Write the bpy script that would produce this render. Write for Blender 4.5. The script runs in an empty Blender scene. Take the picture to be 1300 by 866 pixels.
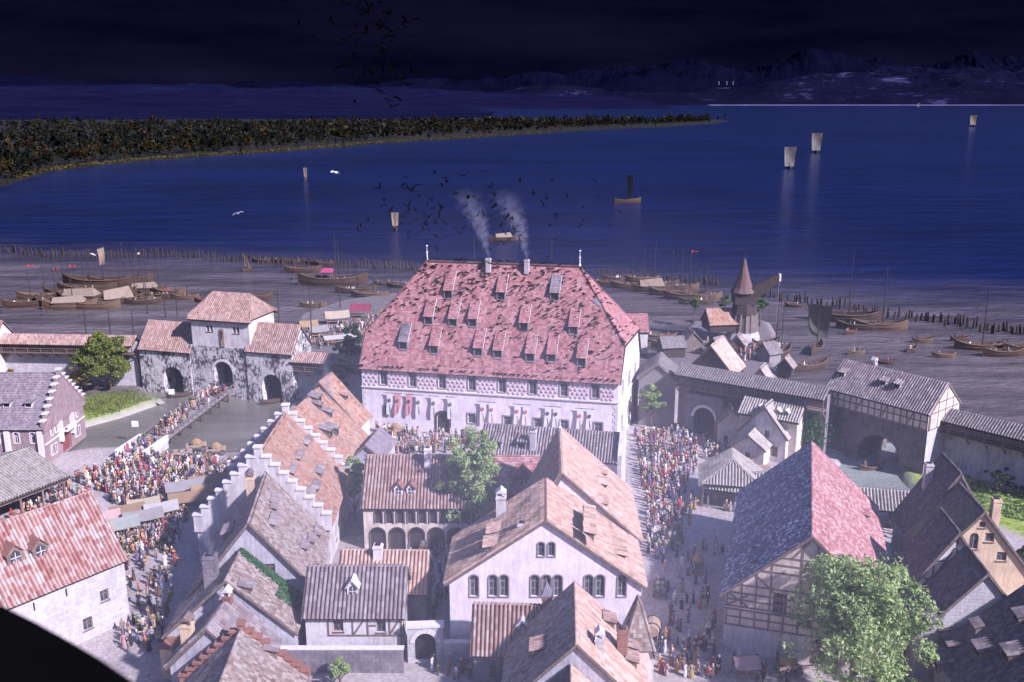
import bpy, bmesh, math, random
import numpy as np
from mathutils import Vector, Matrix, noise
from mathutils.geometry import delaunay_2d_cdt
random.seed(7); RNG = np.random.default_rng(11)
R = math.radians
scn = bpy.context.scene
COL = scn.collection

# ------------------------------------------------------------------ camera
CAM_H = 65.0; F_PX = 1200.0; PITCH = math.atan(305 / F_PX)
cam = bpy.data.cameras.new('camera'); cam.sensor_width = 36; cam.lens = 36 * F_PX / 1300
cam.clip_start = 0.05; cam.clip_end = 80000
cam.dof.use_dof = True; cam.dof.focus_distance = 150; cam.dof.aperture_fstop = 2.4
camo = bpy.data.objects.new('camera', cam); COL.objects.link(camo)
camo.location = (0, 0, CAM_H); camo.rotation_euler = (math.pi / 2 - PITCH, 0, 0)
scn.camera = camo

# ------------------------------------------------------------------ sky, sun, exposure
SUN_EL = 37.0; SUN_AZ = 54.0     # azimuth measured from straight behind the camera towards the right
sun_vec = Vector((math.cos(R(SUN_EL)) * math.sin(R(SUN_AZ)), -math.cos(R(SUN_EL)) * math.cos(R(SUN_AZ)), math.sin(R(SUN_EL))))
w = bpy.data.worlds.new('World'); scn.world = w; w.use_nodes = True
nt = w.node_tree; nt.nodes.clear()
def N(nt, typ, **kw):
    n = nt.nodes.new(typ)
    for k, v in kw.items():
        if k.startswith('i_'):
            k2 = k[2:]
            n.inputs[int(k2) if k2.isdigit() else k2.replace('_', ' ')].default_value = v
        else: setattr(n, k, v)
    return n
def LK(nt, a, b): nt.links.new(a, b)
def mathn(nt, op, a, b=None, clamp=False):
    n = nt.nodes.new('ShaderNodeMath'); n.operation = op; n.use_clamp = clamp
    for i, v in enumerate((a, b)):
        if v is None: continue
        if isinstance(v, (int, float)): n.inputs[i].default_value = v
        else: nt.links.new(v, n.inputs[i])
    return n.outputs[0]
sky = N(nt, 'ShaderNodeTexSky', sky_type='NISHITA', sun_disc=False)
sky.sun_elevation = R(SUN_EL); sky.sun_rotation = math.atan2(sun_vec.x, sun_vec.y)
sky.altitude = 400; sky.air_density = 1.0; sky.dust_density = 0.6; sky.ozone_density = 3.0
tint = N(nt, 'ShaderNodeMix', data_type='RGBA', blend_type='MULTIPLY'); tint.inputs[0].default_value = 1
LK(nt, sky.outputs[0], tint.inputs[6]); tint.inputs[7].default_value = (0.74, 0.68, 1.0, 1)
bgs = N(nt, 'ShaderNodeBackground'); LK(nt, tint.outputs[2], bgs.inputs[0]); bgs.inputs[1].default_value = 0.12
tc = N(nt, 'ShaderNodeTexCoord'); sep = N(nt, 'ShaderNodeSeparateXYZ'); LK(nt, tc.outputs['Generated'], sep.inputs[0])
mp = N(nt, 'ShaderNodeMapping'); mp.inputs['Scale'].default_value = (3, 3, 22); LK(nt, tc.outputs['Generated'], mp.inputs[0])
cn = N(nt, 'ShaderNodeTexNoise', i_Scale=1.0, i_Detail=6.0, i_Roughness=0.6); LK(nt, mp.outputs[0], cn.inputs['Vector'])
cr = N(nt, 'ShaderNodeValToRGB'); LK(nt, cn.outputs[0], cr.inputs[0])
cr.color_ramp.elements[0].position = 0.36; cr.color_ramp.elements[0].color = (0.0006, 0.0007, 0.0050, 1)
cr.color_ramp.elements[1].position = 0.75; cr.color_ramp.elements[1].color = (0.0040, 0.0033, 0.0130, 1)
bgc = N(nt, 'ShaderNodeBackground'); LK(nt, cr.outputs[0], bgc.inputs[0]); bgc.inputs[1].default_value = 1.0
# a dark cloud bank rings the whole horizon and breaks up higher in the sky
hgt = mathn(nt, 'ADD', sep.outputs[2], mathn(nt, 'MULTIPLY', mathn(nt, 'SUBTRACT', cn.outputs[0], 0.5), 0.10))
bank = N(nt, 'ShaderNodeMapRange', interpolation_type='SMOOTHSTEP'); LK(nt, hgt, bank.inputs[0])
bank.inputs[1].default_value = 0.16; bank.inputs[2].default_value = 0.62
mx = N(nt, 'ShaderNodeMixShader'); LK(nt, bank.outputs[0], mx.inputs[0]); LK(nt, bgc.outputs[0], mx.inputs[1]); LK(nt, bgs.outputs[0], mx.inputs[2])
wo = N(nt, 'ShaderNodeOutputWorld'); LK(nt, mx.outputs[0], wo.inputs[0])
sl = bpy.data.lights.new('sun', 'SUN'); sl.energy = 4.5; sl.angle = R(2.0); sl.color = (0.91, 0.845, 1.0)
so = bpy.data.objects.new('sun', sl); COL.objects.link(so); so.rotation_euler = sun_vec.to_track_quat('Z', 'Y').to_euler(); so.location = (0, 0, 200)
vs = scn.view_settings; vs.view_transform = 'Standard'; vs.look = 'None'; vs.exposure = 1.12; vs.gamma = 1.0; vs.use_curve_mapping = False
scn.render.engine = 'CYCLES'; scn.cycles.max_bounces = 6; scn.cycles.transparent_max_bounces = 12
scn.cycles.volume_bounces = 0; scn.cycles.volume_step_rate = 6.0; scn.cycles.volume_max_steps = 48; scn.cycles.use_denoising = True

# ------------------------------------------------------------------ picture-to-place survey helpers (used once to lay out the town plan)
def ray(px, py):
    a = (px - 650) / F_PX; b = -(py - 433) / F_PX
    return (a, math.cos(PITCH) + b * math.sin(PITCH), -math.sin(PITCH) + b * math.cos(PITCH))
def G(px, py, z=0.0):
    d = ray(px, py); t = (z - CAM_H) / d[2]
    return (d[0] * t, d[1] * t, z)
def G2(px, py, z=0.0): return G(px, py, z)[:2]

# ------------------------------------------------------------------ object helpers
FOOT = []      # building footprints (world polygons) people keep out of
def tag(o, label=None, cat=None, group=None, kind=None):
    if label: o['label'] = label
    if cat: o['category'] = cat
    if group: o['group'] = group
    if kind: o['kind'] = kind
    return o
def empty(name, loc=(0, 0, 0), rz=0.0):
    o = bpy.data.objects.new(name, None); COL.objects.link(o); o.location = loc; o.rotation_euler = (0, 0, rz)
    o.empty_display_size = 0.3; return o
def link(name, me, parent=None, loc=None, rot=None):
    o = bpy.data.objects.new(name, me); COL.objects.link(o)
    if parent is not None: o.parent = parent
    if loc is not None: o.location = loc
    if rot is not None: o.rotation_euler = rot
    return o
class MB:
    def __init__(s): s.v = []; s.f = []; s.m = []
    def face(s, pts, m=0):
        n = len(s.v); s.v += [tuple(p) for p in pts]; s.f.append(tuple(range(n, n + len(pts)))); s.m.append(m)
    def raw(s, vs, fs, m=0):
        n = len(s.v); s.v += [tuple(p) for p in vs]; s.f += [tuple(i + n for i in f) for f in fs]; s.m += [m] * len(fs); return s
    def box(s, c, d, m=0, rz=0.0, ax=None):
        hx, hy, hz = d[0] / 2, d[1] / 2, d[2] / 2
        P = [(-hx, -hy, -hz), (hx, -hy, -hz), (hx, hy, -hz), (-hx, hy, -hz), (-hx, -hy, hz), (hx, -hy, hz), (hx, hy, hz), (-hx, hy, hz)]
        if ax is not None:
            X, Y, Z = ax; P = [(c[0] + X[0]*p[0] + Y[0]*p[1] + Z[0]*p[2], c[1] + X[1]*p[0] + Y[1]*p[1] + Z[1]*p[2], c[2] + X[2]*p[0] + Y[2]*p[1] + Z[2]*p[2]) for p in P]
        else:
            cc, ss = math.cos(rz), math.sin(rz); P = [(c[0] + p[0]*cc - p[1]*ss, c[1] + p[0]*ss + p[1]*cc, c[2] + p[2]) for p in P]
        return s.raw(P, [(0,3,2,1), (4,5,6,7), (0,1,5,4), (1,2,6,5), (2,3,7,6), (3,0,4,7)], m)
    def bar(s, a, b, wd, th=None, m=0, up=(0, 0, 1)):
        a, b = Vector(a), Vector(b); d = b - a; L = d.length
        if L < 1e-6: return s
        Z = d / L; u = Vector(up)
        if abs(Z.dot(u)) > 0.98: u = Vector((0, 1, 0)) if abs(Z.y) < 0.9 else Vector((1, 0, 0))
        X = Z.cross(u).normalized(); Y = X.cross(Z).normalized()
        return s.box((a + b) / 2, (wd, th or wd, L), m, ax=(X, Y, Z))
    def tube(s, pts, rad, n=6, m=0, caps=True):
        pts = [Vector(p) for p in pts]; k = len(pts)
        rad = rad if isinstance(rad, (list, tuple)) else [rad] * k
        n0 = len(s.v); prevX = None
        for i, p in enumerate(pts):
            d = (pts[min(i + 1, k - 1)] - pts[max(i - 1, 0)]).normalized()
            u = Vector((0, 0, 1)) if abs(d.z) < 0.95 else Vector((1, 0, 0))
            X = d.cross(u).normalized() if prevX is None else (prevX - d * prevX.dot(d)).normalized()
            prevX = X; Y = d.cross(X)
            for j in range(n):
                t = 2 * math.pi * j / n; q = p + (X * math.cos(t) + Y * math.sin(t)) * rad[i]; s.v.append(tuple(q))
        for i in range(k - 1):
            for j in range(n):
                a = n0 + i * n + j; b = n0 + i * n + (j + 1) % n; s.f.append((a, b, b + n, a + n)); s.m.append(m)
        if caps:
            s.f.append(tuple(n0 + j for j in range(n))[::-1]); s.m.append(m)
            s.f.append(tuple(n0 + (k - 1) * n + j for j in range(n))); s.m.append(m)
        return s
    def lathe(s, prof, n=8, m=0, c=(0, 0, 0), ex=1.0, mats=None):
        n0 = len(s.v)
        for (r, z) in prof:
            for j in range(n):
                t = 2 * math.pi * j / n; s.v.append((c[0] + r * math.cos(t), c[1] + ex * r * math.sin(t), c[2] + z))
        for i in range(len(prof) - 1):
            for j in range(n):
                a = n0 + i * n + j; b = n0 + i * n + (j + 1) % n; s.f.append((a, b, b + n, a + n)); s.m.append(mats[i] if mats else m)
        s.f.append(tuple(n0 + j for j in range(n))[::-1]); s.m.append(mats[0] if mats else m)
        s.f.append(tuple(n0 + (len(prof) - 1) * n + j for j in range(n))); s.m.append(mats[-1] if mats else m)
        return s
    def mesh(s, name, mats):
        me = bpy.data.meshes.new(name); me.from_pydata(s.v, [], s.f)
        mats = mats if isinstance(mats, (list, tuple)) else [mats]
        for m in mats: me.materials.append(m)
        if len(mats) > 1: me.polygons.foreach_set('material_index', s.m)
        me.update(); return me
    def build(s, name, mats, parent=None, smooth=False, loc=None, rot=None):
        me = s.mesh(name, mats)
        if smooth: me.polygons.foreach_set('use_smooth', [True] * len(me.polygons))
        return link(name, me, parent, loc, rot)

# ------------------------------------------------------------------ materials
def newmat(name, rough=0.9, spec=0.2):
    m = bpy.data.materials.new(name); m.use_nodes = True; t = m.node_tree
    b = t.nodes['Principled BSDF']; b.inputs['Roughness'].default_value = rough; b.inputs['Specular IOR Level'].default_value = spec
    return m, t, b
def ramp(t, fac, cols, pos=None):
    r = t.nodes.new('ShaderNodeValToRGB'); e = r.color_ramp.elements
    pos = pos or [i / (len(cols) - 1) for i in range(len(cols))]
    while len(e) < len(cols): e.new(0.5)
    for k, (p, c) in enumerate(zip(pos, cols)): e[k].position = p; e[k].color = (*c, 1)
    t.links.new(fac, r.inputs[0]); return r.outputs[0]
def noisef(t, scale, detail=4, vec=None, rough=0.6, mapscale=None):
    n = t.nodes.new('ShaderNodeTexNoise'); n.inputs['Scale'].default_value = scale; n.inputs['Detail'].default_value = detail; n.inputs['Roughness'].default_value = rough
    v = vec
    if v is None:
        c = t.nodes.new('ShaderNodeTexCoord'); v = c.outputs['Object']
    if mapscale:
        mpn = t.nodes.new('ShaderNodeMapping'); mpn.inputs['Scale'].default_value = mapscale; t.links.new(v, mpn.inputs[0]); v = mpn.outputs[0]
    t.links.new(v, n.inputs['Vector']); return n.outputs[0]
def mixc(t, f, a, b, mode='MIX'):
    n = t.nodes.new('ShaderNodeMix'); n.data_type = 'RGBA'; n.blend_type = mode
    for i, v in ((0, f), (6, a), (7, b)):
        if isinstance(v, (int, float)): n.inputs[i].default_value = v
        elif isinstance(v, tuple): n.inputs[i].default_value = (*v, 1)
        else: t.links.new(v, n.inputs[i])
    return n.outputs[2]
def bump(t, b, h, strength=0.4, dist=0.05):
    n = t.nodes.new('ShaderNodeBump'); n.inputs['Strength'].default_value = strength; n.inputs['Distance'].default_value = dist
    t.links.new(h, n.inputs['Height']); t.links.new(n.outputs[0], b.inputs['Normal'])
def mat_noise(name, cols, scale=1.0, rough=0.9, bmp=0.3, detail=5, mapscale=None, pos=None, spec=0.2, bdist=0.05):
    m, t, b = newmat(name, rough, spec); f = noisef(t, scale, detail, mapscale=mapscale)
    t.links.new(ramp(t, f, cols, pos or [0.25 + 0.5 * i / max(1, len(cols) - 1) for i in range(len(cols))]), b.inputs['Base Color'])
    if bmp: bump(t, b, noisef(t, scale * 6, 4, mapscale=mapscale), bmp, bdist)
    return m
def mat_plaster(name, c, stain, amt=0.5, blocks=0.0, bw=1.2, bh=0.5, lo=0.185, hi=0.345, stz=0.22):
    m, t, b = newmat(name, 0.92, 0.15)
    f1 = noisef(t, 0.35, 6); f2 = noisef(t, 1.6, 6, mapscale=(1.3, 1.3, stz)); f3 = noisef(t, 5, 4)
    base = ramp(t, mathn(t, 'ADD', mathn(t, 'MULTIPLY', f3, 0.45), mathn(t, 'MULTIPLY', noisef(t, 0.9, 6, rough=0.7), 0.55)), [tuple(x * 0.66 for x in c), tuple(x * 0.9 for x in c), c, tuple(min(1, x * 1.06) for x in c)], [0.34, 0.46, 0.56, 0.72])
    mk = mathn(t, 'MULTIPLY', f1, f2); mr = t.nodes.new('ShaderNodeMapRange'); t.links.new(mk, mr.inputs[0])
    mr.inputs[1].default_value = lo; mr.inputs[2].default_value = hi; mr.inputs[4].default_value = amt
    colr = mixc(t, mr.outputs[0], base, stain); hgt = f3
    if blocks:
        c0 = t.nodes.new('ShaderNodeTexCoord'); s0 = t.nodes.new('ShaderNodeSeparateXYZ'); t.links.new(c0.outputs['Object'], s0.inputs[0])
        cb = t.nodes.new('ShaderNodeCombineXYZ'); t.links.new(mathn(t, 'ADD', s0.outputs[0], s0.outputs[1]), cb.inputs[0]); t.links.new(s0.outputs[2], cb.inputs[1])
        nv = t.nodes.new('ShaderNodeTexNoise'); nv.inputs['Scale'].default_value = 0.8; t.links.new(cb.outputs[0], nv.inputs['Vector'])
        av = t.nodes.new('ShaderNodeMix'); av.data_type = 'VECTOR'; av.inputs[0].default_value = 0.12; t.links.new(cb.outputs[0], av.inputs[4]); t.links.new(nv.outputs['Color'], av.inputs[5])
        br = t.nodes.new('ShaderNodeTexBrick'); t.links.new(av.outputs[1], br.inputs['Vector'])
        br.inputs['Scale'].default_value = 1; br.inputs['Brick Width'].default_value = bw; br.inputs['Row Height'].default_value = bh; br.inputs['Mortar Size'].default_value = 0.045; br.inputs['Mortar Smooth'].default_value = 0.3; br.inputs['Bias'].default_value = 0
        br.inputs['Color1'].default_value = (1, 1, 1, 1); br.inputs['Color2'].default_value = (0.55, 0.55, 0.57, 1); br.inputs['Mortar'].default_value = (0.62, 0.6, 0.58, 1)
        colr = mixc(t, blocks, colr, br.outputs['Color'], 'MULTIPLY'); hgt = mathn(t, 'SUBTRACT', f3, br.outputs['Fac'])
    pn = noisef(t, 0.55, 7, rough=0.7, mapscale=(1, 1, 0.8)); pm = t.nodes.new('ShaderNodeMapRange'); t.links.new(pn, pm.inputs[0]); pm.inputs[1].default_value = 0.60; pm.inputs[2].default_value = 0.64; pm.inputs[4].default_value = 0.55 * amt
    colr = mixc(t, pm.outputs[0], colr, tuple(v * 0.6 + s_ * 0.25 for v, s_ in zip(c, stain)))
    t.links.new(colr, b.inputs['Base Color']); bump(t, b, hgt, 0.5, 0.06); return m
def mat_tile(name, cols, pu=0.5, pv=0.7, stain=(0.1, 0.09, 0.09), amt=0.45, moss=None, pos=None, course=0.0):
    m, t, b = newmat(name, 0.88, 0.2)
    uv = t.nodes.new('ShaderNodeUVMap'); s0 = t.nodes.new('ShaderNodeSeparateXYZ'); t.links.new(uv.outputs[0], s0.inputs[0])
    iu = mathn(t, 'FLOOR', mathn(t, 'DIVIDE', s0.outputs[0], pu)); iv = mathn(t, 'FLOOR', mathn(t, 'DIVIDE', s0.outputs[1], pv))
    cb = t.nodes.new('ShaderNodeCombineXYZ'); t.links.new(iu, cb.inputs[0]); t.links.new(iv, cb.inputs[1])
    wn = t.nodes.new('ShaderNodeTexWhiteNoise'); wn.noise_dimensions = '2D'; t.links.new(cb.outputs[0], wn.inputs['Vector'])
    big = noisef(t, 0.22, 5, vec=uv.outputs[0]); streak = noisef(t, 0.9, 5, vec=uv.outputs[0], mapscale=(1.6, 0.25, 1))
    wc = t.nodes.new('ShaderNodeTexWhiteNoise'); wc.noise_dimensions = '1D'; t.links.new(iu, wc.inputs['W'])
    f = mathn(t, 'ADD', mathn(t, 'ADD', mathn(t, 'MULTIPLY', wn.outputs[0], 0.54 if course else 0.42), mathn(t, 'MULTIPLY', wc.outputs[0], 0.16)), mathn(t, 'MULTIPLY', mathn(t, 'ADD', big, streak), 0.30))
    colr = ramp(t, f, cols, pos)
    mr = t.nodes.new('ShaderNodeMapRange'); t.links.new(mathn(t, 'MULTIPLY', big, streak), mr.inputs[0]); mr.inputs[1].default_value = 0.24; mr.inputs[2].default_value = 0.42; mr.inputs[4].default_value = amt
    colr = mixc(t, mr.outputs[0], colr, stain)
    if moss:
        mn = noisef(t, 0.5, 5, vec=uv.outputs[0]); mr2 = t.nodes.new('ShaderNodeMapRange'); t.links.new(mn, mr2.inputs[0]); mr2.inputs[1].default_value = 0.52; mr2.inputs[2].default_value = 0.68; mr2.inputs[4].default_value = 0.8
        colr = mixc(t, mr2.outputs[0], colr, moss)
    t.links.new(colr, b.inputs['Base Color'])
    h = noisef(t, 7, 3, vec=uv.outputs[0])
    if course:
        fr = mathn(t, 'FRACT', mathn(t, 'DIVIDE', s0.outputs[1], pv)); h = mathn(t, 'ADD', mathn(t, 'MULTIPLY', h, 0.6), mathn(t, 'MULTIPLY', mathn(t, 'SUBTRACT', 1.0, fr), course)); h = mathn(t, 'ADD', h, mathn(t, 'MULTIPLY', wn.outputs[0], 0.5))
    bump(t, b, h, 0.6, 0.05); return m
M = {}
M['white'] = mat_plaster('white_lime_plaster', (0.64, 0.60, 0.60), (0.36, 0.32, 0.31), 0.75)
M['pinkwhite'] = mat_plaster('rosy_lime_plaster', (0.82, 0.74, 0.77), (0.58, 0.48, 0.50), 0.7)
M['grey'] = mat_plaster('grey_lime_plaster', (0.48, 0.46, 0.50), (0.24, 0.22, 0.25), 0.8)
M['cream'] = mat_plaster('cream_plaster', (0.70, 0.60, 0.52), (0.36, 0.29, 0.25), 0.75)
M['ochre'] = mat_plaster('ochre_plaster', (0.66, 0.50, 0.33), (0.38, 0.28, 0.21), 0.75)
M['gatestone'] = mat_plaster('blackened_ashlar', (0.66, 0.62, 0.60), (0.08, 0.075, 0.085), 1.0, 0.5, 1.1, 0.5, lo=0.215, hi=0.30, stz=0.75)
M['redstone'] = mat_plaster('reddish_sandstone', (0.36, 0.27, 0.27), (0.24, 0.17, 0.18), 0.6, 0.45, 0.9, 0.42)
M['darkstone'] = mat_plaster('dark_rubble', (0.26, 0.23, 0.25), (0.13, 0.11, 0.13), 0.7, 0.6, 0.8, 0.45)
M['brownstone'] = mat_plaster('brown_block_masonry', (0.22, 0.18, 0.18), (0.11, 0.09, 0.10), 0.7, 0.65, 0.9, 0.5)
M['palestone'] = mat_plaster('pale_rubble', (0.56, 0.53, 0.54), (0.36, 0.33, 0.34), 0.6, 0.4, 0.7, 0.38)
M['trim'] = mat_noise('pale_cut_stone', [(0.52, 0.48, 0.48), (0.68, 0.64, 0.64)], 2.0)
M['brick'] = mat_plaster('brick_red', (0.36, 0.17, 0.13), (0.2, 0.12, 0.11), 0.5, 0.6, 0.5, 0.2)
M['wood'] = mat_noise('weathered_timber', [(0.09, 0.065, 0.055), (0.17, 0.125, 0.105), (0.25, 0.20, 0.175)], 1.2, mapscale=(3, 3, 0.6), bmp=0.5)
M['darkwood'] = mat_noise('dark_timber', [(0.03, 0.022, 0.022), (0.07, 0.05, 0.045)], 1.6, mapscale=(3, 3, 0.6), bmp=0.5)
M['greywood'] = mat_noise('silvered_boards', [(0.16, 0.14, 0.15), (0.30, 0.27, 0.27)], 1.2, mapscale=(5, 5, 0.4), bmp=0.5)
M['boatwood'] = mat_noise('tarred_boat_planks', [(0.03, 0.02, 0.018), (0.065, 0.042, 0.032), (0.105, 0.068, 0.05)], 0.8, mapscale=(0.6, 3, 6), bmp=0.5)
M['boatpale'] = mat_noise('pale_boat_planks', [(0.085, 0.055, 0.038), (0.16, 0.11, 0.07)], 0.8, mapscale=(0.6, 3, 6), bmp=0.5)
M['reddoor'] = mat_noise('red_painted_door', [(0.17, 0.05, 0.045), (0.26, 0.08, 0.07)], 2.0)
M['deckplank'] = mat_noise('grimy_plank', [(0.08, 0.055, 0.04), (0.15, 0.105, 0.075)], 1.5, mapscale=(1, 4, 4))
M['plank'] = mat_noise('bare_plank', [(0.24, 0.17, 0.12), (0.36, 0.27, 0.20)], 1.5, mapscale=(1, 4, 4))
def mat_glass():
    m, t, b = newmat('leaded_glass', 0.25, 0.5); f = noisef(t, 3, 3)
    t.links.new(ramp(t, f, [(0.025, 0.028, 0.04), (0.10, 0.11, 0.135)], [0.35, 0.7]), b.inputs['Base Color']); bump(t, b, noisef(t, 9, 2), 0.3, 0.02); return m
M['glass'] = mat_glass()
M['void'] = mat_noise('unlit_interior', [(0.012, 0.010, 0.012), (0.03, 0.024, 0.024)], 1.0, bmp=0)
# roof tiles
M['t_hall'] = mat_tile('hall_roof_tiles', [(0.14, 0.05, 0.052), (0.245, 0.095, 0.095), (0.33, 0.15, 0.145), (0.40, 0.23, 0.22)], 0.5, 0.45, (0.15, 0.075, 0.085), 0.6, pos=[0.12, 0.42, 0.68, 0.95], course=1.0)
M['t_warm'] = mat_tile('warm_pan_tiles', [(0.115, 0.058, 0.050), (0.259, 0.151, 0.122), (0.338, 0.230, 0.194), (0.432, 0.346, 0.302)], pos=[0.1, 0.4, 0.65, 0.95])
M['t_church'] = mat_tile('peach_pan_tiles', [(0.15, 0.085, 0.065), (0.36, 0.235, 0.18), (0.47, 0.325, 0.25), (0.56, 0.45, 0.38)], stain=(0.26, 0.15, 0.12), amt=0.5, pos=[0.12, 0.38, 0.65, 0.92])
M['t_red'] = mat_tile('red_and_white_pan_tiles', [(0.144, 0.065, 0.058), (0.302, 0.137, 0.115), (0.374, 0.245, 0.216), (0.475, 0.410, 0.389)], pos=[0.12, 0.4, 0.62, 0.85])
M['t_barnred'] = mat_tile('barn_red_tiles', [(0.15, 0.055, 0.055), (0.25, 0.10, 0.095), (0.33, 0.16, 0.15), (0.45, 0.31, 0.30)], 0.4, 0.36, (0.16, 0.08, 0.08), 0.55, pos=[0.15, 0.42, 0.68, 0.93], course=0.8)
M['t_blue'] = mat_tile('slate_blue_tiles', [(0.042, 0.044, 0.078), (0.082, 0.086, 0.135), (0.16, 0.165, 0.225), (0.58, 0.58, 0.62)], 0.35, 0.34, (0.045, 0.048, 0.08), 0.5, pos=[0.2, 0.54, 0.78, 0.93], course=0.8)
M['t_orange'] = mat_tile('rust_orange_flat_tiles', [(0.085, 0.05, 0.04), (0.25, 0.125, 0.08), (0.35, 0.19, 0.125), (0.34, 0.27, 0.23)], 0.35, 0.5, (0.15, 0.10, 0.085), 0.6, pos=[0.12, 0.42, 0.66, 0.92], course=0.9)
M['t_greybrown'] = mat_tile('weathered_brown_tiles', [(0.06, 0.048, 0.044), (0.17, 0.12, 0.098), (0.26, 0.195, 0.165), (0.36, 0.31, 0.28)], 0.35, 0.5, (0.15, 0.14, 0.125), 0.55, pos=[0.12, 0.4, 0.66, 0.92], course=0.9)
M['t_dark'] = mat_tile('dark_mossy_tiles', [(0.032, 0.027, 0.035), (0.072, 0.059, 0.068), (0.112, 0.092, 0.100), (0.176, 0.152, 0.160)], 0.35, 0.45, (0.05, 0.05, 0.05), 0.5, pos=[0.1, 0.42, 0.7, 0.95], course=0.9)
M['t_moss'] = mat_tile('moss_covered_tiles', [(0.045, 0.041, 0.036), (0.090, 0.081, 0.068), (0.144, 0.126, 0.108), (0.180, 0.162, 0.135)], 0.35, 0.45, (0.05, 0.05, 0.05), 0.4, moss=(0.17, 0.27, 0.05), pos=[0.1, 0.4, 0.7, 0.95], course=0.9)
M['t_slate'] = mat_tile('mauve_slates', [(0.088, 0.068, 0.080), (0.160, 0.132, 0.148), (0.216, 0.176, 0.192), (0.272, 0.232, 0.240)], 0.4, 0.4, (0.13, 0.11, 0.13), 0.5, pos=[0.1, 0.42, 0.7, 0.95], course=0.8)
M['t_pale'] = mat_tile('pale_shingles', [(0.158, 0.137, 0.122), (0.259, 0.230, 0.202), (0.346, 0.310, 0.274), (0.418, 0.389, 0.353)], 0.42, 0.5, (0.24, 0.2, 0.18), 0.4, pos=[0.1, 0.4, 0.66, 0.95])
M['t_bluepan'] = mat_tile('bluish_brown_pan_tiles', [(0.094, 0.068, 0.072), (0.187, 0.144, 0.144), (0.259, 0.216, 0.216), (0.374, 0.338, 0.331)], pos=[0.1, 0.4, 0.68, 0.95])
M['t_darkpan'] = mat_tile('dark_pan_tiles', [(0.05, 0.04, 0.045), (0.10, 0.08, 0.085), (0.16, 0.13, 0.135), (0.30, 0.26, 0.26)], pos=[0.1, 0.42, 0.7, 0.95])
M['t_shingle'] = mat_tile('grey_wood_shingles', [(0.072, 0.061, 0.065), (0.137, 0.119, 0.119), (0.194, 0.173, 0.169), (0.259, 0.238, 0.230)], 0.3, 0.6, (0.12, 0.1, 0.1), 0.5, pos=[0.1, 0.4, 0.68, 0.95])
def mat_leaf(name, cols):
    m, t, b = newmat(name, 0.6, 0.25); g = t.nodes.new('ShaderNodeNewGeometry')
    f = mathn(t, 'ADD', mathn(t, 'MULTIPLY', g.outputs['Random Per Island'], 0.55), mathn(t, 'MULTIPLY', noisef(t, 0.35, 3), 0.45))
    c = ramp(t, f, cols); t.links.new(c, b.inputs['Base Color'])
    tr = t.nodes.new('ShaderNodeBsdfTranslucent'); t.links.new(c, tr.inputs[0]); ms = t.nodes.new('ShaderNodeMixShader'); ms.inputs[0].default_value = 0.3
    o = t.nodes['Material Output']; t.links.new(b.outputs[0], ms.inputs[1]); t.links.new(tr.outputs[0], ms.inputs[2]); t.links.new(ms.outputs[0], o.inputs[0]); return m
M['leaf'] = mat_leaf('green_leaves', [(0.05, 0.10, 0.03), (0.10, 0.18, 0.05), (0.17, 0.26, 0.09)])
M['leaf_pale'] = mat_leaf('pale_leaves', [(0.12, 0.20, 0.065), (0.29, 0.40, 0.15), (0.55, 0.61, 0.28)])
M['leaf_olive'] = mat_leaf('olive_leaves', [(0.08, 0.10, 0.02), (0.16, 0.20, 0.04), (0.26, 0.27, 0.06)])
M['leaf_gold'] = mat_leaf('golden_leaves', [(0.10, 0.09, 0.02), (0.21, 0.17, 0.035), (0.30, 0.24, 0.06)])
M['leaf_dark'] = mat_leaf('dark_leaves', [(0.012, 0.03, 0.016), (0.025, 0.055, 0.025), (0.045, 0.085, 0.035)])
M['ivy'] = mat_leaf('ivy_leaves', [(0.025, 0.085, 0.03), (0.05, 0.15, 0.05), (0.10, 0.22, 0.07)])
M['bark'] = mat_noise('bark', [(0.07, 0.05, 0.04), (0.16, 0.12, 0.10)], 2.0, mapscale=(3, 3, 0.6), bmp=0.6)
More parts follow.
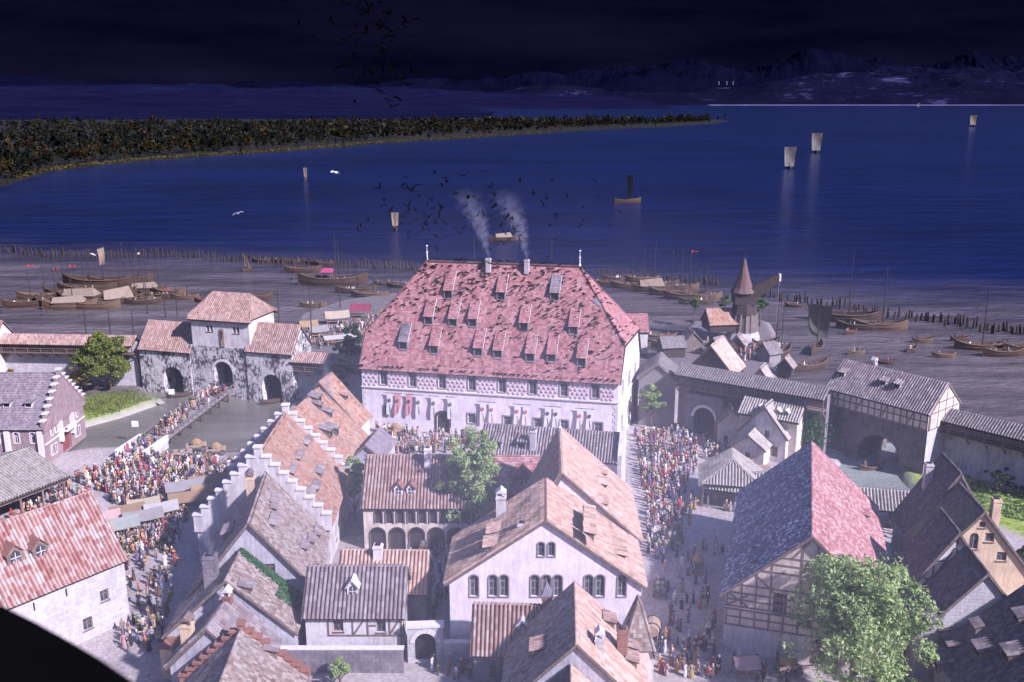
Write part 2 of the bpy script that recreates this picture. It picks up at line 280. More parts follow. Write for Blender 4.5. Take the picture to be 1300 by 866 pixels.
# ------------------------------------------------------------------ roofs, walls, windows, dormers, chimneys
RIB = dict(pu=0.5, pv=0.7, amp=0.30, lift=0.03)     # round pan tiles
FLAT = dict(pu=0.7, pv=0.5, amp=0.0, lift=0.05)      # flat tiles laid in courses
def sag(p): return 0.07 * noise.noise(Vector((p[0] * 0.16, p[1] * 0.16, p[2] * 0.16 + 3.7)))
def tile_mesh(name, P, mat, pu=0.42, pv=0.6, amp=0.11, lift=0.03, wob=1.0):
    """tiled surface over a convex planar polygon; P[0]->P[1] runs along the eave with the outside on the a x b side"""
    P = [Vector(p) for p in P]; a = (P[1] - P[0]).normalized()
    nrm = Vector((0, 0, 0))
    for i in range(1, len(P) - 1): nrm += (P[i] - P[0]).cross(P[i + 1] - P[0])
    nrm.normalize(); b = nrm.cross(a)
    q = np.array([((p - P[0]).dot(a), (p - P[0]).dot(b)) for p in P])
    bmin, bmax = q[:, 1].min(), q[:, 1].max(); amin, amax = q[:, 0].min(), q[:, 0].max()
    na = max(1, int(round((amax - amin) / pu))); nb = max(1, int(round((bmax - bmin) / pv)))
    sub = 5 if amp > 0 else 1
    A = np.linspace(amin, amax, na * sub + 1); Bs = np.linspace(bmin, bmax, nb + 1)
    hc = np.array([0, 0.05, 0.85, 1.0, 0.85]) * amp if amp > 0 else np.array([0.0])
    hcol = np.concatenate([np.tile(hc, na), [0.0]])
    rows = []; lifts = []; bv = []
    for j in range(nb):
        bv += [Bs[j], Bs[j + 1]]; lifts += [lift, 0.0]
    bv = np.array(bv); lifts = np.array(lifts)
    def lim(bb):
        xs = []
        for i in range(len(q)):
            (a0, b0), (a1, b1) = q[i], q[(i + 1) % len(q)]
            if abs(b1 - b0) < 1e-9:
                if abs(b0 - bb) < 1e-6: xs += [a0, a1]
            elif min(b0, b1) - 1e-6 <= bb <= max(b0, b1) + 1e-6: xs.append(a0 + (a1 - a0) * (bb - b0) / (b1 - b0))
        return min(xs), max(xs)
    nr, ncl = len(bv), len(A)
    rj = RNG.normal(0, 0.012, (nr, na + 1)) if amp > 0 else np.zeros((nr, na + 1))
    verts = np.zeros((nr, ncl, 3)); uv = np.zeros((nr, ncl, 2)); avals = np.zeros((nr, ncl))
    a_, b_, n_, p0 = np.array(a), np.array(b), np.array(nrm), np.array(P[0])
    for j in range(nr):
        lo, hi = lim(bv[j]); ac = np.clip(A, lo, hi); avals[j] = ac
        h = hcol + lifts[j] + np.repeat(rj[j], sub)[:ncl]
        verts[j] = p0 + np.outer(ac, a_) + bv[j] * b_ + np.outer(h, n_); uv[j, :, 0] = A; uv[j, :, 1] = bv[j] + (1e-3 if j % 2 == 0 else -1e-3)
    V = verts.reshape(-1, 3)
    if wob:
        ph = RNG.uniform(0, 6, 4)
        aa = avals.reshape(-1); bb = np.repeat(bv, ncl)
        edge = np.clip(np.minimum(bb - bmin, bmax - bb) / 1.0, 0, 1)
        V = V + (wob * 0.06 * (np.sin(aa * 0.55 + ph[0]) * np.sin(bb * 0.7 + ph[1]) + 0.5 * np.sin(aa * 1.7 + ph[2]) * np.cos(bb * 1.3 + ph[3])) * edge)[:, None] * n_
    idx = np.arange(nr * ncl).reshape(nr, ncl)
    Q = np.stack([idx[:-1, :-1], idx[:-1, 1:], idx[1:, 1:], idx[1:, :-1]], -1).reshape(-1, 4)
    w1 = avals[:-1, 1:] - avals[:-1, :-1]; w2 = avals[1:, 1:] - avals[1:, :-1]
    Q = Q[((w1 + w2).reshape(-1) > 1e-4)]
    me = bpy.data.meshes.new(name); nf = len(Q)
    me.vertices.add(len(V)); me.vertices.foreach_set('co', V.astype(np.float32).ravel())
    me.loops.add(nf * 4); me.loops.foreach_set('vertex_index', Q.ravel().astype(np.int32))
    me.polygons.add(nf); me.polygons.foreach_set('loop_start', np.arange(0, nf * 4, 4, dtype=np.int32)); me.polygons.foreach_set('loop_total', np.full(nf, 4, dtype=np.int32))
    me.polygons.foreach_set('use_smooth', np.zeros(nf, bool)); ul = me.uv_layers.new(name='UVMap'); off = RNG.integers(0, 400, 2) * np.array([pu, pv])
    sc = (amax - amin) / na / pu, (bmax - bmin) / nb / pv
    uvv = uv.reshape(-1, 2) / np.array(sc) + off
    ul.data.foreach_set('uv', uvv[Q.ravel()].astype(np.float32).ravel())
    me.materials.append(mat); me.update(calc_edges=True); return me
def slab(mb, P, th, m=0):
    """closed slab of thickness th hanging below polygon P"""
    P = [Vector(p) for p in P]; n = Vector((0, 0, 0))
    for i in range(1, len(P) - 1): n += (P[i] - P[0]).cross(P[i + 1] - P[0])
    n.normalize(); Q = [p - n * th for p in P]; k = len(P)
    mb.raw(P + Q, [tuple(range(k)), tuple(range(2 * k - 1, k - 1, -1))] + [(i, i + k, (i + 1) % k + k, (i + 1) % k) for i in range(k)], m)
def roof_slope(parent, P, mat, style, name='roof_slope', deck=True, wob=1.0):
    o = link(name, tile_mesh(name, P, mat, wob=wob, **style), parent); o['kind'] = 'stuff'
    if deck:
        mb = MB(); n = (Vector(P[1]) - Vector(P[0])).cross(Vector(P[2]) - Vector(P[0])).normalized()
        slab(mb, [Vector(p) - n * (0.05 + 0.1 * wob) for p in P], 0.16); mb.build('roof_deck', M['darkwood'], parent)
    return o
def cap_row(parent, a, b, mat, r=0.17, name='ridge_cap', seg=0.7):
    a, b = Vector(a), Vector(b); L = (b - a).length; k = max(2, int(L / seg)); pts = []; rad = []
    for i in range(k):
        p = a + (b - a) * (i / k); q = a + (b - a) * ((i + 0.93) / k); pts += [p, q]; rad += [r, r * 0.86]
    mb = MB(); mb.tube(pts, rad, 6); o = mb.build(name, mat, parent)
    uvl = o.data.uv_layers.new(name='UVMap')
    co = [0.0] * (len(o.data.loops) * 2); vi = [0] * len(o.data.loops); o.data.loops.foreach_get('vertex_index', vi)
    for li, v in enumerate(vi): co[2 * li] = (v // 12) * 0.42 + 0.1; co[2 * li + 1] = 0.3
    uvl.data.foreach_set('uv', co); return o
def arch_pts(w, h, n=8):
    """arched opening: bottom centre at origin"""
    r = w / 2; pts = [(-r, 0), (r, 0), (r, h - r)]
    for i in range(1, n): t = math.pi * i / n; pts.append((r * math.cos(t), h - r + r * math.sin(t)))
    pts.append((-r, h - r)); return pts
def rect_pts(w, h): return [(-w / 2, 0), (w / 2, 0), (w / 2, h), (-w / 2, h)]
def hole_pts(hs):
    s, z, w, h, k = hs[:5]; base = arch_pts(w, h) if k.startswith('arch') else rect_pts(w, h)
    return [(s + a, z + b) for a, b in base]
def wallface(mb, outline, holes, fn, depth=0.35, m=0, mr=None, depths=None):
    """outer skin triangulated with real openings plus reveals; fn(s, z, d) -> 3D with d the depth into the wall"""
    vs = [Vector(p) for p in outline]; faces = [list(range(len(outline)))]
    edges = []
    for h in holes:
        n0 = len(vs); vs += [Vector(p) for p in h]; edges += [(n0 + i, n0 + (i + 1) % len(h)) for i in range(len(h))]
    o = delaunay_2d_cdt(vs, edges, [list(range(len(outline)))], 1, 1e-5)
    V, Fs = o[0], o[2]
    def inside(p, poly):
        c = False; j = len(poly) - 1
        for i in range(len(poly)):
            (xi, yi), (xj, yj) = poly[i], poly[j]
            if (yi > p[1]) != (yj > p[1]) and p[0] < (xj - xi) * (p[1] - yi) / (yj - yi) + xi: c = not c
            j = i
        return c
    fs = []
    for f in Fs:
        c = sum((V[i] for i in f), Vector((0, 0))) / len(f)
        if not any(inside(c, h) for h in holes): fs.append(tuple(f))
    mb.raw([fn(v[0], v[1], 0.0) for v in V], fs, m)
    for hi_, h in enumerate(holes):
        k = len(h); depth = depths[hi_] if depths else 0.35
        for i in range(k):
            a, b = h[i], h[(i + 1) % k]
            mb.face([fn(a[0], a[1], 0), fn(a[0], a[1], depth), fn(b[0], b[1], depth), fn(b[0], b[1], 0)], m if mr is None else mr)
def opening(parent, hs, fn, frame_mat, pane_mat, name='window', depth=0.28, surround=0.0):
    """frame + mullions (the part) and its pane (sub-part) set into an opening; optional cut stone surround"""
    s, z, w, h, k = hs[:5]; pts = hole_pts(hs); mb = MB(); d0 = depth - 0.1
    t = min(0.12, w * 0.12)
    def bx(s0, z0, s1, z1, da, db):
        P = [fn(s0, z0, da), fn(s1, z0, da), fn(s1, z1, da), fn(s0, z1, da), fn(s0, z0, db), fn(s1, z0, db), fn(s1, z1, db), fn(s0, z1, db)]
        mb.raw(P, [(0,1,2,3), (7,6,5,4), (0,4,5,1), (1,5,6,2), (2,6,7,3), (3,7,4,0)])
    nm = 1 if w < 1.7 else 2
    if name == 'window':
        bx(s - w/2 + 0.003, z + 0.003, s - w/2 + t, z + h * (0.75 if 'arch' in k else 1) - 0.003, d0, d0 + 0.09); bx(s + w/2 - t, z + 0.003, s + w/2 - 0.003, z + h * (0.75 if 'arch' in k else 1) - 0.003, d0, d0 + 0.09)
        for i in range(nm):
            c = s - w/2 + w * (i + 1) / (nm + 1); bx(c - t/2, z + 0.004, c + t/2, z + h - 0.02, d0 + 0.01, d0 + 0.085)
        for fz in ((0.62,) if h < 2.4 else (0.35, 0.68)): bx(s - w/2 + t, z + h*fz - t/2, s + w/2 - t, z + h*fz + t/2, d0 + 0.02, d0 + 0.08)
        bx(s - w/2 - 0.12, z - 0.16, s + w/2 + 0.12, z - 0.005, -0.10, 0.04)
    else:
        n = max(2, int(w / 0.35))
        for i in range(n): a = s - w/2 + w * i / n; bx(a + 0.015, z + 0.004, a + w / n - 0.015, z + h * (0.72 if 'arch' in k else 1) - 0.01, d0, d0 + 0.07)
    if surround:
        big = [(s + (a - s) * (1 + 2 * surround / w), z + (b - z) * (1 + surround / h)) for a, b in pts]; kk = len(pts)
        for i in range(1, kk):
            a, b = pts[i], pts[(i + 1) % kk]; A_, B_ = big[i], big[(i + 1) % kk]
            if i == 0: continue
            mb.raw([fn(*a, -0.07), fn(*b, -0.07), fn(*B_, -0.07), fn(*A_, -0.07), fn(*A_, 0.02), fn(*B_, 0.02)], [(0, 1, 2, 3), (3, 2, 5, 4)])
    o = mb.build(name, frame_mat, parent)
    p = MB(); p.face([fn(a, b, depth - 0.03) for a, b in pts]); p.build('pane' if name == 'window' else 'door_recess', pane_mat, o)
    return o
def foot(cx, cy, rz, x0, x1, y0, y1, mg=0.4):
    c, s = math.cos(rz), math.sin(rz)
    FOOT.append([(cx + x*c - y*s, cy + x*s + y*c) for x, y in ((x0-mg, y0-mg), (x1+mg, y0-mg), (x1+mg, y1+mg), (x0-mg, y1+mg))])
def faces_fn(hwl, hwr, L):
    return {'near': lambda s, z, d: (s, d, z), 'far': lambda s, z, d: (-s, L - d, z),
            'right': lambda s, z, d: (hwr - d, s, z), 'left': lambda s, z, d: (-hwl + d, L - s, z)}
def house(name, label, near, axis, hw, L, ze, zr, roofm, wallm, style=RIB, hwl=None, over=0.5, verge=0.3, base=-0.3,
          holes=None, frame='wood', cat='house', group=None, roofl=None, surround=0.0, hips=(0, 0), capm=None, barge=True, wallname='walls', gable=None, gface='near', deep=3.0, hr=1.0):
    """gabled house: ridge along local +y from the near gable, x across; hips=(near,far) height of a half hip below the ridge"""
    hwl = hwl or hw; rz = R(axis - 90)
    root = empty(name, (near[0], near[1], 0), rz); tag(root, label, cat, group)
    foot(near[0], near[1], rz, -hwl, hw, 0, L)
    holes = holes or {}; fns = faces_fn(hwl, hw, L); mb = MB(); mr_ = (zr - ze) / hw; ml_ = (zr - ze) / hwl
    for fc in ('near', 'far', 'right', 'left'):
        hs = holes.get(fc, [])
        if fc in ('near', 'far'):
            wl, wr = (hwl, hw) if fc == 'near' else (hw, hwl); hp = hips[0 if fc == 'near' else 1]
            if hp >= (zr - ze) * 0.99: out = [(-wl, base), (wr, base), (wr, ze), (-wl, ze)]
            elif hp: fr = hp / (zr - ze); out = [(-wl, base), (wr, base), (wr, ze), (wr * fr, zr - hp), (-wl * fr, zr - hp), (-wl, ze)]
            else: out = [(-wl, base), (wr, base), (wr, ze), (0, zr), (-wl, ze)]
        else: out = [(0, base), (L, base), (L, ze), (0, ze)]
        wallface(mb, out, [hole_pts(h) for h in hs], fns[fc], m=1 if (gable and fc == gface) else 0, depths=[deep if 'deep' in h[4] else 0.35 for h in hs])
        for h in hs:
            if 'through' in h[4]: continue
            if 'deep' in h[4]:
                q = MB(); q.face([fns[fc](a, b, deep - 0.02) for a, b in hole_pts(h)]); q.build('passage_end', M[h[5]] if len(h) > 5 else M['void'], root); continue
            opening(root, h, fns[fc], M[h[5]] if len(h) > 5 else M[frame], M['void'] if h[4].endswith('door') else M['glass'], 'door' if h[4].endswith('door') else 'window', surround=surround)
    mb.build(wallname, [wallm, gable or wallm], root)
    # roof planes
    yn, yf = -verge, L + verge
    nh = hr * hips[0] / max(mr_, 0.1); fh = hr * hips[1] / max(mr_, 0.1)
    up = 0.12
    zre = zr + up; zer = ze + up - over * mr_; zel = ze + up - over * ml_; zh0 = zr + up - hips[0]; zh1 = zr + up - hips[1]
    xr, xl = hw + over, -hwl - over
    def side(xs, ze_, mm, hwx, rm, flip):
        P = [(xs, yn, ze_), (xs, yf, ze_)]
        sgn = 1 if xs > 0 else -1
        if hips[1]: P += [(sgn * hips[1] / mm, yf, zh1), (0, yf - fh, zre)]
        else: P += [(0, yf, zre)]
        if hips[0]: P += [(0, yn + nh, zre), (sgn * hips[0] / mm, yn, zh0)]
        else: P += [(0, yn, zre)]
        if flip: P = [P[1], P[0]] + P[2:][::-1]
        return roof_slope(root, P, rm, style)
    side(xr, zer, mr_, hw, roofm, False); side(xl, zel, ml_, hwl, roofl or roofm, True)
    if hips[0]:
        roof_slope(root, [(-hips[0] / ml_, yn, zh0), (hips[0] / mr_, yn, zh0), (0, yn + nh, zre)], roofm, style, 'hip_slope')
        for sg, mm in ((1, mr_), (-1, ml_)): cap_row(root, (sg * hips[0] / mm, yn, zh0), (0, yn + nh, zre), capm or roofm, name='hip_cap')
    if hips[1]:
        roof_slope(root, [(hips[1] / mr_, yf, zh1), (-hips[1] / ml_, yf, zh1), (0, yf - fh, zre)], roofm, style, 'hip_slope')
        for sg, mm in ((1, mr_), (-1, ml_)): cap_row(root, (sg * hips[1] / mm, yf, zh1), (0, yf - fh, zre), capm or roofm, name='hip_cap')
    cap_row(root, (0, yn + (nh or 0), zre + 0.03), (0, yf - (fh or 0), zre + 0.03), capm or roofm)
    if barge:
        for yy, hp in ((yn - 0.03, hips[0]), (yf + 0.03, hips[1])):
            for xs, ze_, mm in ((xr, zer, mr_), (xl, zel, ml_)):
                top = (0, yy, zre - 0.12) if not hp else ((1 if xs > 0 else -1) * hp / mm, yy, zre - hp - 0.12)
                b = MB(); b.bar((xs, yy, ze_ - 0.12), top, 0.07, 0.28, up=(1, 0, 0)); b.build('bargeboard', M['wood'], root)
    root['_h'] = 0; del root['_h']
    return root, dict(hw=hw, hwl=hwl, L=L, ze=ze, zr=zr, mr=mr_, ml=ml_, fns=fns, up=up)
def dormer(root, g, side, y, zf, w=1.6, h=1.2, m2=0.25, roofm=None, style=RIB, wallm=None, name='dormer', pane='void'):
    """catslide dormer on the left/right slope: front foot at height zf on the slope"""
    sg = 1 if side == 'right' else -1; mm = g['mr'] if sg > 0 else g['ml']; hw = g['hw'] if sg > 0 else g['hwl']
    zr = g['zr'] + g['up']; x0 = (zr - zf) / mm; r = h / max(0.15, (mm - m2 * mm)); m2s = m2 * mm
    c = (sg * x0, y, zf + 0.02); mb = MB()
    f0, f1 = y - w / 2, y + w / 2; xb = sg * (x0 - r)
    zt = zf + h; zbk = zt + m2s * r
    for yy in (f0, f1): mb.face([(sg * x0, yy, zf - 0.1), (sg * x0, yy, zt), (xb, yy, zbk)])
    for (ya, yb, za, zb) in ((f0, f0 + w*0.12, zf - 0.1, zt), (f1 - w*0.12, f1, zf - 0.1, zt), (f0 + w*0.12, f1 - w*0.12, zf - 0.1, zf + h*0.2), (f0 + w*0.12, f1 - w*0.12, zf + h*0.85, zt)):
        mb.face([(sg * x0, ya, za), (sg * x0, yb, za), (sg * x0, yb, zb), (sg * x0, ya, zb)])
    o = mb.build(name, wallm or M['grey'], root)
    p = MB(); p.face([(sg * (x0 - 0.12), f0 + w*0.1, zf), (sg * (x0 - 0.12), f1 - w*0.1, zf), (sg * (x0 - 0.12), f1 - w*0.1, zt), (sg * (x0 - 0.12), f0 + w*0.1, zt)]); p.build('pane', M[pane], o)
    e = 0.25; P = [(sg * (x0 + e), f0 - 0.15, zt - m2s*e + 0.08), (sg * (x0 + e), f1 + 0.15, zt - m2s*e + 0.08), (xb, f1 + 0.15, zbk + 0.08), (xb, f0 - 0.15, zbk + 0.08)]
    if sg < 0: P = [P[1], P[0], P[3], P[2]]
    ro = link('dormer_roof', tile_mesh('dormer_roof', P, roofm or M['t_warm'], wob=0, **style), o); ro['kind'] = 'stuff'
    s_ = MB(); n = (Vector(P[1]) - Vector(P[0])).cross(Vector(P[2]) - Vector(P[0])).normalized(); slab(s_, [Vector(q) - n * 0.03 for q in P], 0.08); s_.build('dormer_deck', M['darkwood'], o)
    return o
def gdormer(root, g, side, y, zf, w=1.5, h=1.2, rise=0.8, roofm=None, wallm=None):
    """small gabled dormer"""
    sg = 1 if side == 'right' else -1; mm = g['mr'] if sg > 0 else g['ml']; zr = g['zr'] + g['up']; x0 = (zr - zf) / mm
    f0, f1 = y - w/2, y + w/2; zt = zf + h; za = zt + rise; rb = h / mm; ra = (h + rise) / mm; mb = MB()
    for yy in (f0, f1): mb.face([(sg*x0, yy, zf-0.1), (sg*x0, yy, zt), (sg*(x0-rb), yy, zt)])
    mb.face([(sg*x0, f0, zf-0.1), (sg*x0, f1, zf-0.1), (sg*x0, f1, zt), (sg*x0, y, za), (sg*x0, f0, zt)])
    o = mb.build('dormer', wallm or M['white'], root)
    p = MB(); p.face([(sg*(x0+0.02), y - w*0.3, zf+0.15), (sg*(x0+0.02), y + w*0.3, zf+0.15), (sg*(x0+0.02), y + w*0.3, zt), (sg*(x0+0.02), y, zt + rise*0.4), (sg*(x0+0.02), y - w*0.3, zt)]); p.build('pane', M['glass'], o)
    b = MB(); b.box((sg*(x0+0.05), y, zf + 0.1 + h*0.5), (0.06, 0.07, h)); b.box((sg*(x0+0.052), y, zf + 0.1 + h*0.5), (0.05, w*0.6, 0.07)); b.build('mullion', M['trim'], o)
    for s2 in (-1, 1):
        ye = y + s2*(w/2 + 0.15); e = 0.25
        P = [(sg*(x0+e), ye, zt - 0.15*rise + 0.06), (sg*(x0-rb*0.9), ye, zt - 0.15*rise + 0.06), (sg*(x0-ra), y, za + 0.06), (sg*(x0+e), y, za + 0.06)]
        if sg * s2 > 0: P = [P[1], P[0], P[3], P[2]]
        q = MB(); slab(q, P, 0.1); q.build('dormer_roof', roofm, o)
    return o
def chimney(root, x, y, z0, h, w=0.9, d=0.9, m='brick', cap='gable', capm=None):
    mb = MB(); mb.box((x, y, z0 + h/2), (w, d, h)); mb.box((x, y, z0 + h - 0.25), (w + 0.16, d + 0.16, 0.2)); o = mb.build('chimney', M[m], root)
    c = MB(); zt = z0 + h
    if cap == 'gable':
        for sx in (-1, 1):
            for sy in (-1, 1): c.box((x + sx*(w/2 - 0.1), y + sy*(d/2 - 0.1), zt + 0.25), (0.18, 0.18, 0.5))
        c.raw([(x - w/2 - .1, y - d/2 - .1, zt + .5), (x + w/2 + .1, y - d/2 - .1, zt + .5), (x + w/2 + .1, y + d/2 + .1, zt + .5), (x - w/2 - .1, y + d/2 + .1, zt + .5), (x, y - d/2 - .1, zt + 1.1), (x, y + d/2 + .1, zt + 1.1)],
              [(0, 1, 4), (1, 2, 5, 4), (2, 3, 5), (3, 0, 4, 5), (3, 2, 1, 0)])
    elif cap == 'spire':
        c.box((x, y, zt + 0.1), (w + 0.2, d + 0.2, 0.2)); c.raw([(x - w/2, y - d/2, zt + .2), (x + w/2, y - d/2, zt + .2), (x + w/2, y + d/2, zt + .2), (x - w/2, y + d/2, zt + .2), (x, y, zt + 1.7)], [(0, 1, 4), (1, 2, 4), (2, 3, 4), (3, 0, 4)])
    else:
        c.box((x, y, zt + 0.06), (w * 0.6, d * 0.6, 0.12))
    c.build('chimney_cap', capm or M['trim'] if cap != 'flat' else M['void'], o); return o
def beams(root, fn, segs, mat='darkwood', wd=0.24, proud=0.05):
    """half timbering: every beam a piece of its own; segs in wall coordinates (s0,z0,s1,z1)"""
    for sgm in segs:
        s0, z0, s1, z1 = sgm[:4]; mb = MB(); dx, dz = s1 - s0, z1 - z0; L = math.hypot(dx, dz); nx, nz = -dz / L * wd / 2, dx / L * wd / 2
        pr = proud + random.uniform(0, 0.02)
        q = [(s0 + nx, z0 + nz), (s1 + nx, z1 + nz), (s1 - nx, z1 - nz), (s0 - nx, z0 - nz)]
        P = [fn(a, b, -pr) for a, b in q] + [fn(a, b, 0.02) for a, b in q]
        mb.raw(P, [(0, 1, 2, 3), (0, 4, 5, 1), (1, 5, 6, 2), (2, 6, 7, 3), (3, 7, 4, 0)]); mb.build('beam', M[mat], root)
def leafmass(pts, size, mat, name, parent=None, flat=None, seed=1):
    """many small bent leaf clumps; pts: Nx3 array of centres"""
    rg = np.random.default_rng(seed); n = len(pts); pts = np.asarray(pts, float)
    d1 = rg.normal(size=(n, 3)); d1 /= np.linalg.norm(d1, axis=1)[:, None]; d2 = rg.normal(size=(n, 3)); d2 -= (d2 * d1).sum(1)[:, None] * d1; d2 /= np.linalg.norm(d2, axis=1)[:, None]
    if flat is not None: d1[:, 2] *= flat; d2[:, 2] *= flat
    d3 = np.cross(d1, d2)
    sz = size * rg.uniform(0.6, 1.4, n)[:, None]
    a = pts - d1 * sz; b = pts + d2 * sz * 0.55 + d3 * sz * 0.2; c = pts + d1 * sz; d = pts - d2 * sz * 0.55 + d3 * sz * 0.2
    V = np.stack([a, b, c, d], 1).reshape(-1, 3); Q = np.arange(4 * n, dtype=np.int32)
    me = bpy.data.meshes.new(name); me.vertices.add(4 * n); me.vertices.foreach_set('co', V.astype(np.float32).ravel()); me.loops.add(4 * n); me.loops.foreach_set('vertex_index', Q)
    me.polygons.add(n); me.polygons.foreach_set('loop_start', np.arange(0, 4 * n, 4, dtype=np.int32)); me.polygons.foreach_set('loop_total', np.full(n, 4, dtype=np.int32))
    me.polygons.foreach_set('use_smooth', np.zeros(n, bool)); me.materials.append(mat); me.update(calc_edges=True); return link(name, me, parent)
def crown_points(n, rx, ry, rz_, nclump, seed, squash=0.75):
    rg = np.random.default_rng(seed); out = []
    for k in range(nclump):
        v = rg.normal(size=3); v /= np.linalg.norm(v); v[2] = v[2] if v[2] > -0.55 else -v[2]
        rr = rg.uniform(0.3, 1.02); c = v * rr * np.array([rx, ry, rz_]); cr_ = rg.uniform(0.10, 0.27) * min(rx, rz_)
        m = n // nclump; p = rg.normal(size=(m, 3)); p /= np.linalg.norm(p, axis=1)[:, None]; p *= (rg.uniform(0.35, 1.0, m) ** 0.5)[:, None]
        p[:, 2] *= squash; out.append(c + p * cr_)
    return np.concatenate(out)
def tree(label, loc, rx, rzz, hbase, mat, n=6000, ncl=40, size=0.28, seed=1, group=None, name='tree', ry=None, squash=0.75):
    root = empty(name, loc); tag(root, label, 'tree', group); rg = random.Random(seed); mb = MB(); hc = hbase + rzz
    mb.tube([(0, 0, -0.4), (0.05, 0, hbase * 0.6), (-0.05, 0.1, hbase + rzz * 0.4), (0.1, 0, hbase + rzz * 1.3)], [0.05 * rx + 0.12, 0.04 * rx + 0.1, 0.03 * rx + 0.06, 0.03], 7)
    tr = mb.build('trunk', M['bark'], root, smooth=True)
    for i in range(7):
        a = 6.28 * i / 7 + rg.uniform(-.3, .3); z0 = hbase + rzz * rg.uniform(0.0, 0.8); e = rg.uniform(0.5, 0.8); l = MB()
        l.tube([(0, 0, z0), (math.cos(a) * rx * e * 0.5, math.sin(a) * rx * e * 0.5, z0 + rzz * 0.25), (math.cos(a) * rx * e, math.sin(a) * rx * e, z0 + rzz * rg.uniform(0.3, 0.6))], [0.025 * rx + 0.05, 0.015 * rx + 0.03, 0.02], 5); l.build('limb', M['bark'], tr, smooth=True)
    pts = crown_points(n, rx, ry or rx, rzz, ncl, seed, squash); pts[:, 2] += hc
    leafmass(pts, size, mat, 'crown', root, seed=seed); return root

def wl(near, axis, face, px, py, hwl=0, hw=0, L=0):
    """survey: where the sight line through a picture point meets a wall of a house -> (s, z) on that wall"""
    rz = R(axis - 90); c, s = math.cos(rz), math.sin(rz); d = ray(px, py)
    o = (-near[0], -near[1]); ox, oy = o[0]*c + o[1]*s, -o[0]*s + o[1]*c; dx, dy = d[0]*c + d[1]*s, -d[0]*s + d[1]*c
    if face == 'near': t = (0 - oy) / dy; return (ox + dx*t, CAM_H + d[2]*t)
    if face == 'far': t = (L - oy) / dy; return (-(ox + dx*t), CAM_H + d[2]*t)
    if face == 'right': t = (hw - ox) / dx; return (oy + dy*t, CAM_H + d[2]*t)
    t = (-hwl - ox) / dx; return (L - (oy + dy*t), CAM_H + d[2]*t)
def slope_at(near, axis, side, px, py, hw, ze, zr):
    """survey: (y, z) where a sight line meets a roof slope"""
    rz = R(axis - 90); c, s = math.cos(rz), math.sin(rz); d = ray(px, py); sg = 1 if side == 'right' else -1
    o = (-near[0], -near[1]); ox, oy = o[0]*c + o[1]*s, -o[0]*s + o[1]*c; dx, dy = d[0]*c + d[1]*s, -d[0]*s + d[1]*c; m = (zr - ze) / hw
    t = (zr - CAM_H - m * sg * ox) / (d[2] + m * sg * dx); return (oy + dy*t, CAM_H + d[2]*t)
def prism(mb, pts, fn, d0, d1, m=0):
    """outline in wall coordinates extruded between two depths"""
    k = len(pts); P = [fn(a, b, d0) for a, b in pts] + [fn(a, b, d1) for a, b in pts]
    mb.raw(P, [tuple(range(k)), tuple(range(2*k - 1, k - 1, -1))] + [(i, i + k, (i + 1) % k + k, (i + 1) % k) for i in range(k)], m)
def step_gable(root, g, face, n=6, mat=None, extra=0.9, th=0.7, cm=None, base=None):
    """crow-stepped parapet gable standing over the roof verge, each coping stone its own piece"""
    fn = g['fns'][face]; wl_, wr_ = (g['hwl'], g['hw']) if face == 'near' else (g['hw'], g['hwl'])
    ze, zr = g['ze'], g['zr']; b0 = ze - 1.0 if base is None else base; pts = [(-wl_ - 0.3, b0), (wr_ + 0.3, b0)]; st = []
    for sgn, ww in ((1, wr_ + 0.3), (-1, wl_ + 0.3)):
        cols = []
        for i in range(n):
            a0 = ww * (1 - i / (n + 0.45)); a1 = ww * (1 - (i + 1) / (n + 0.45)); cols.append((sgn * a0, sgn * a1, ze + extra + (zr - ze) * (i + 0.55) / (n + 0.45)))
        st.append(cols)
    for a0, a1, z in st[0]: pts += [(a0, z), (a1, z)]
    zt = zr + extra + 0.3; aR, aL = st[0][-1][1], st[1][-1][1]; pts += [(aR, zt), (aL, zt)]
    for a0, a1, z in reversed(st[1]): pts += [(a1, z), (a0, z)]
    mb = MB(); prism(mb, pts, fn, -0.35, th - 0.35); mb.build('stepped_gable', mat or M['white'], root)
    for a0, a1, z in st[0] + st[1] + [(aR, aL, zt)]:
        lo, hi = min(a0, a1) - 0.12, max(a0, a1) + 0.12; q = MB(); prism(q, [(lo, z + 0.004), (hi, z + 0.004), (hi, z + 0.26), (lo, z + 0.26)], fn, -0.5, th - 0.2); q.build('coping_stone', cm or M['trim'], root)
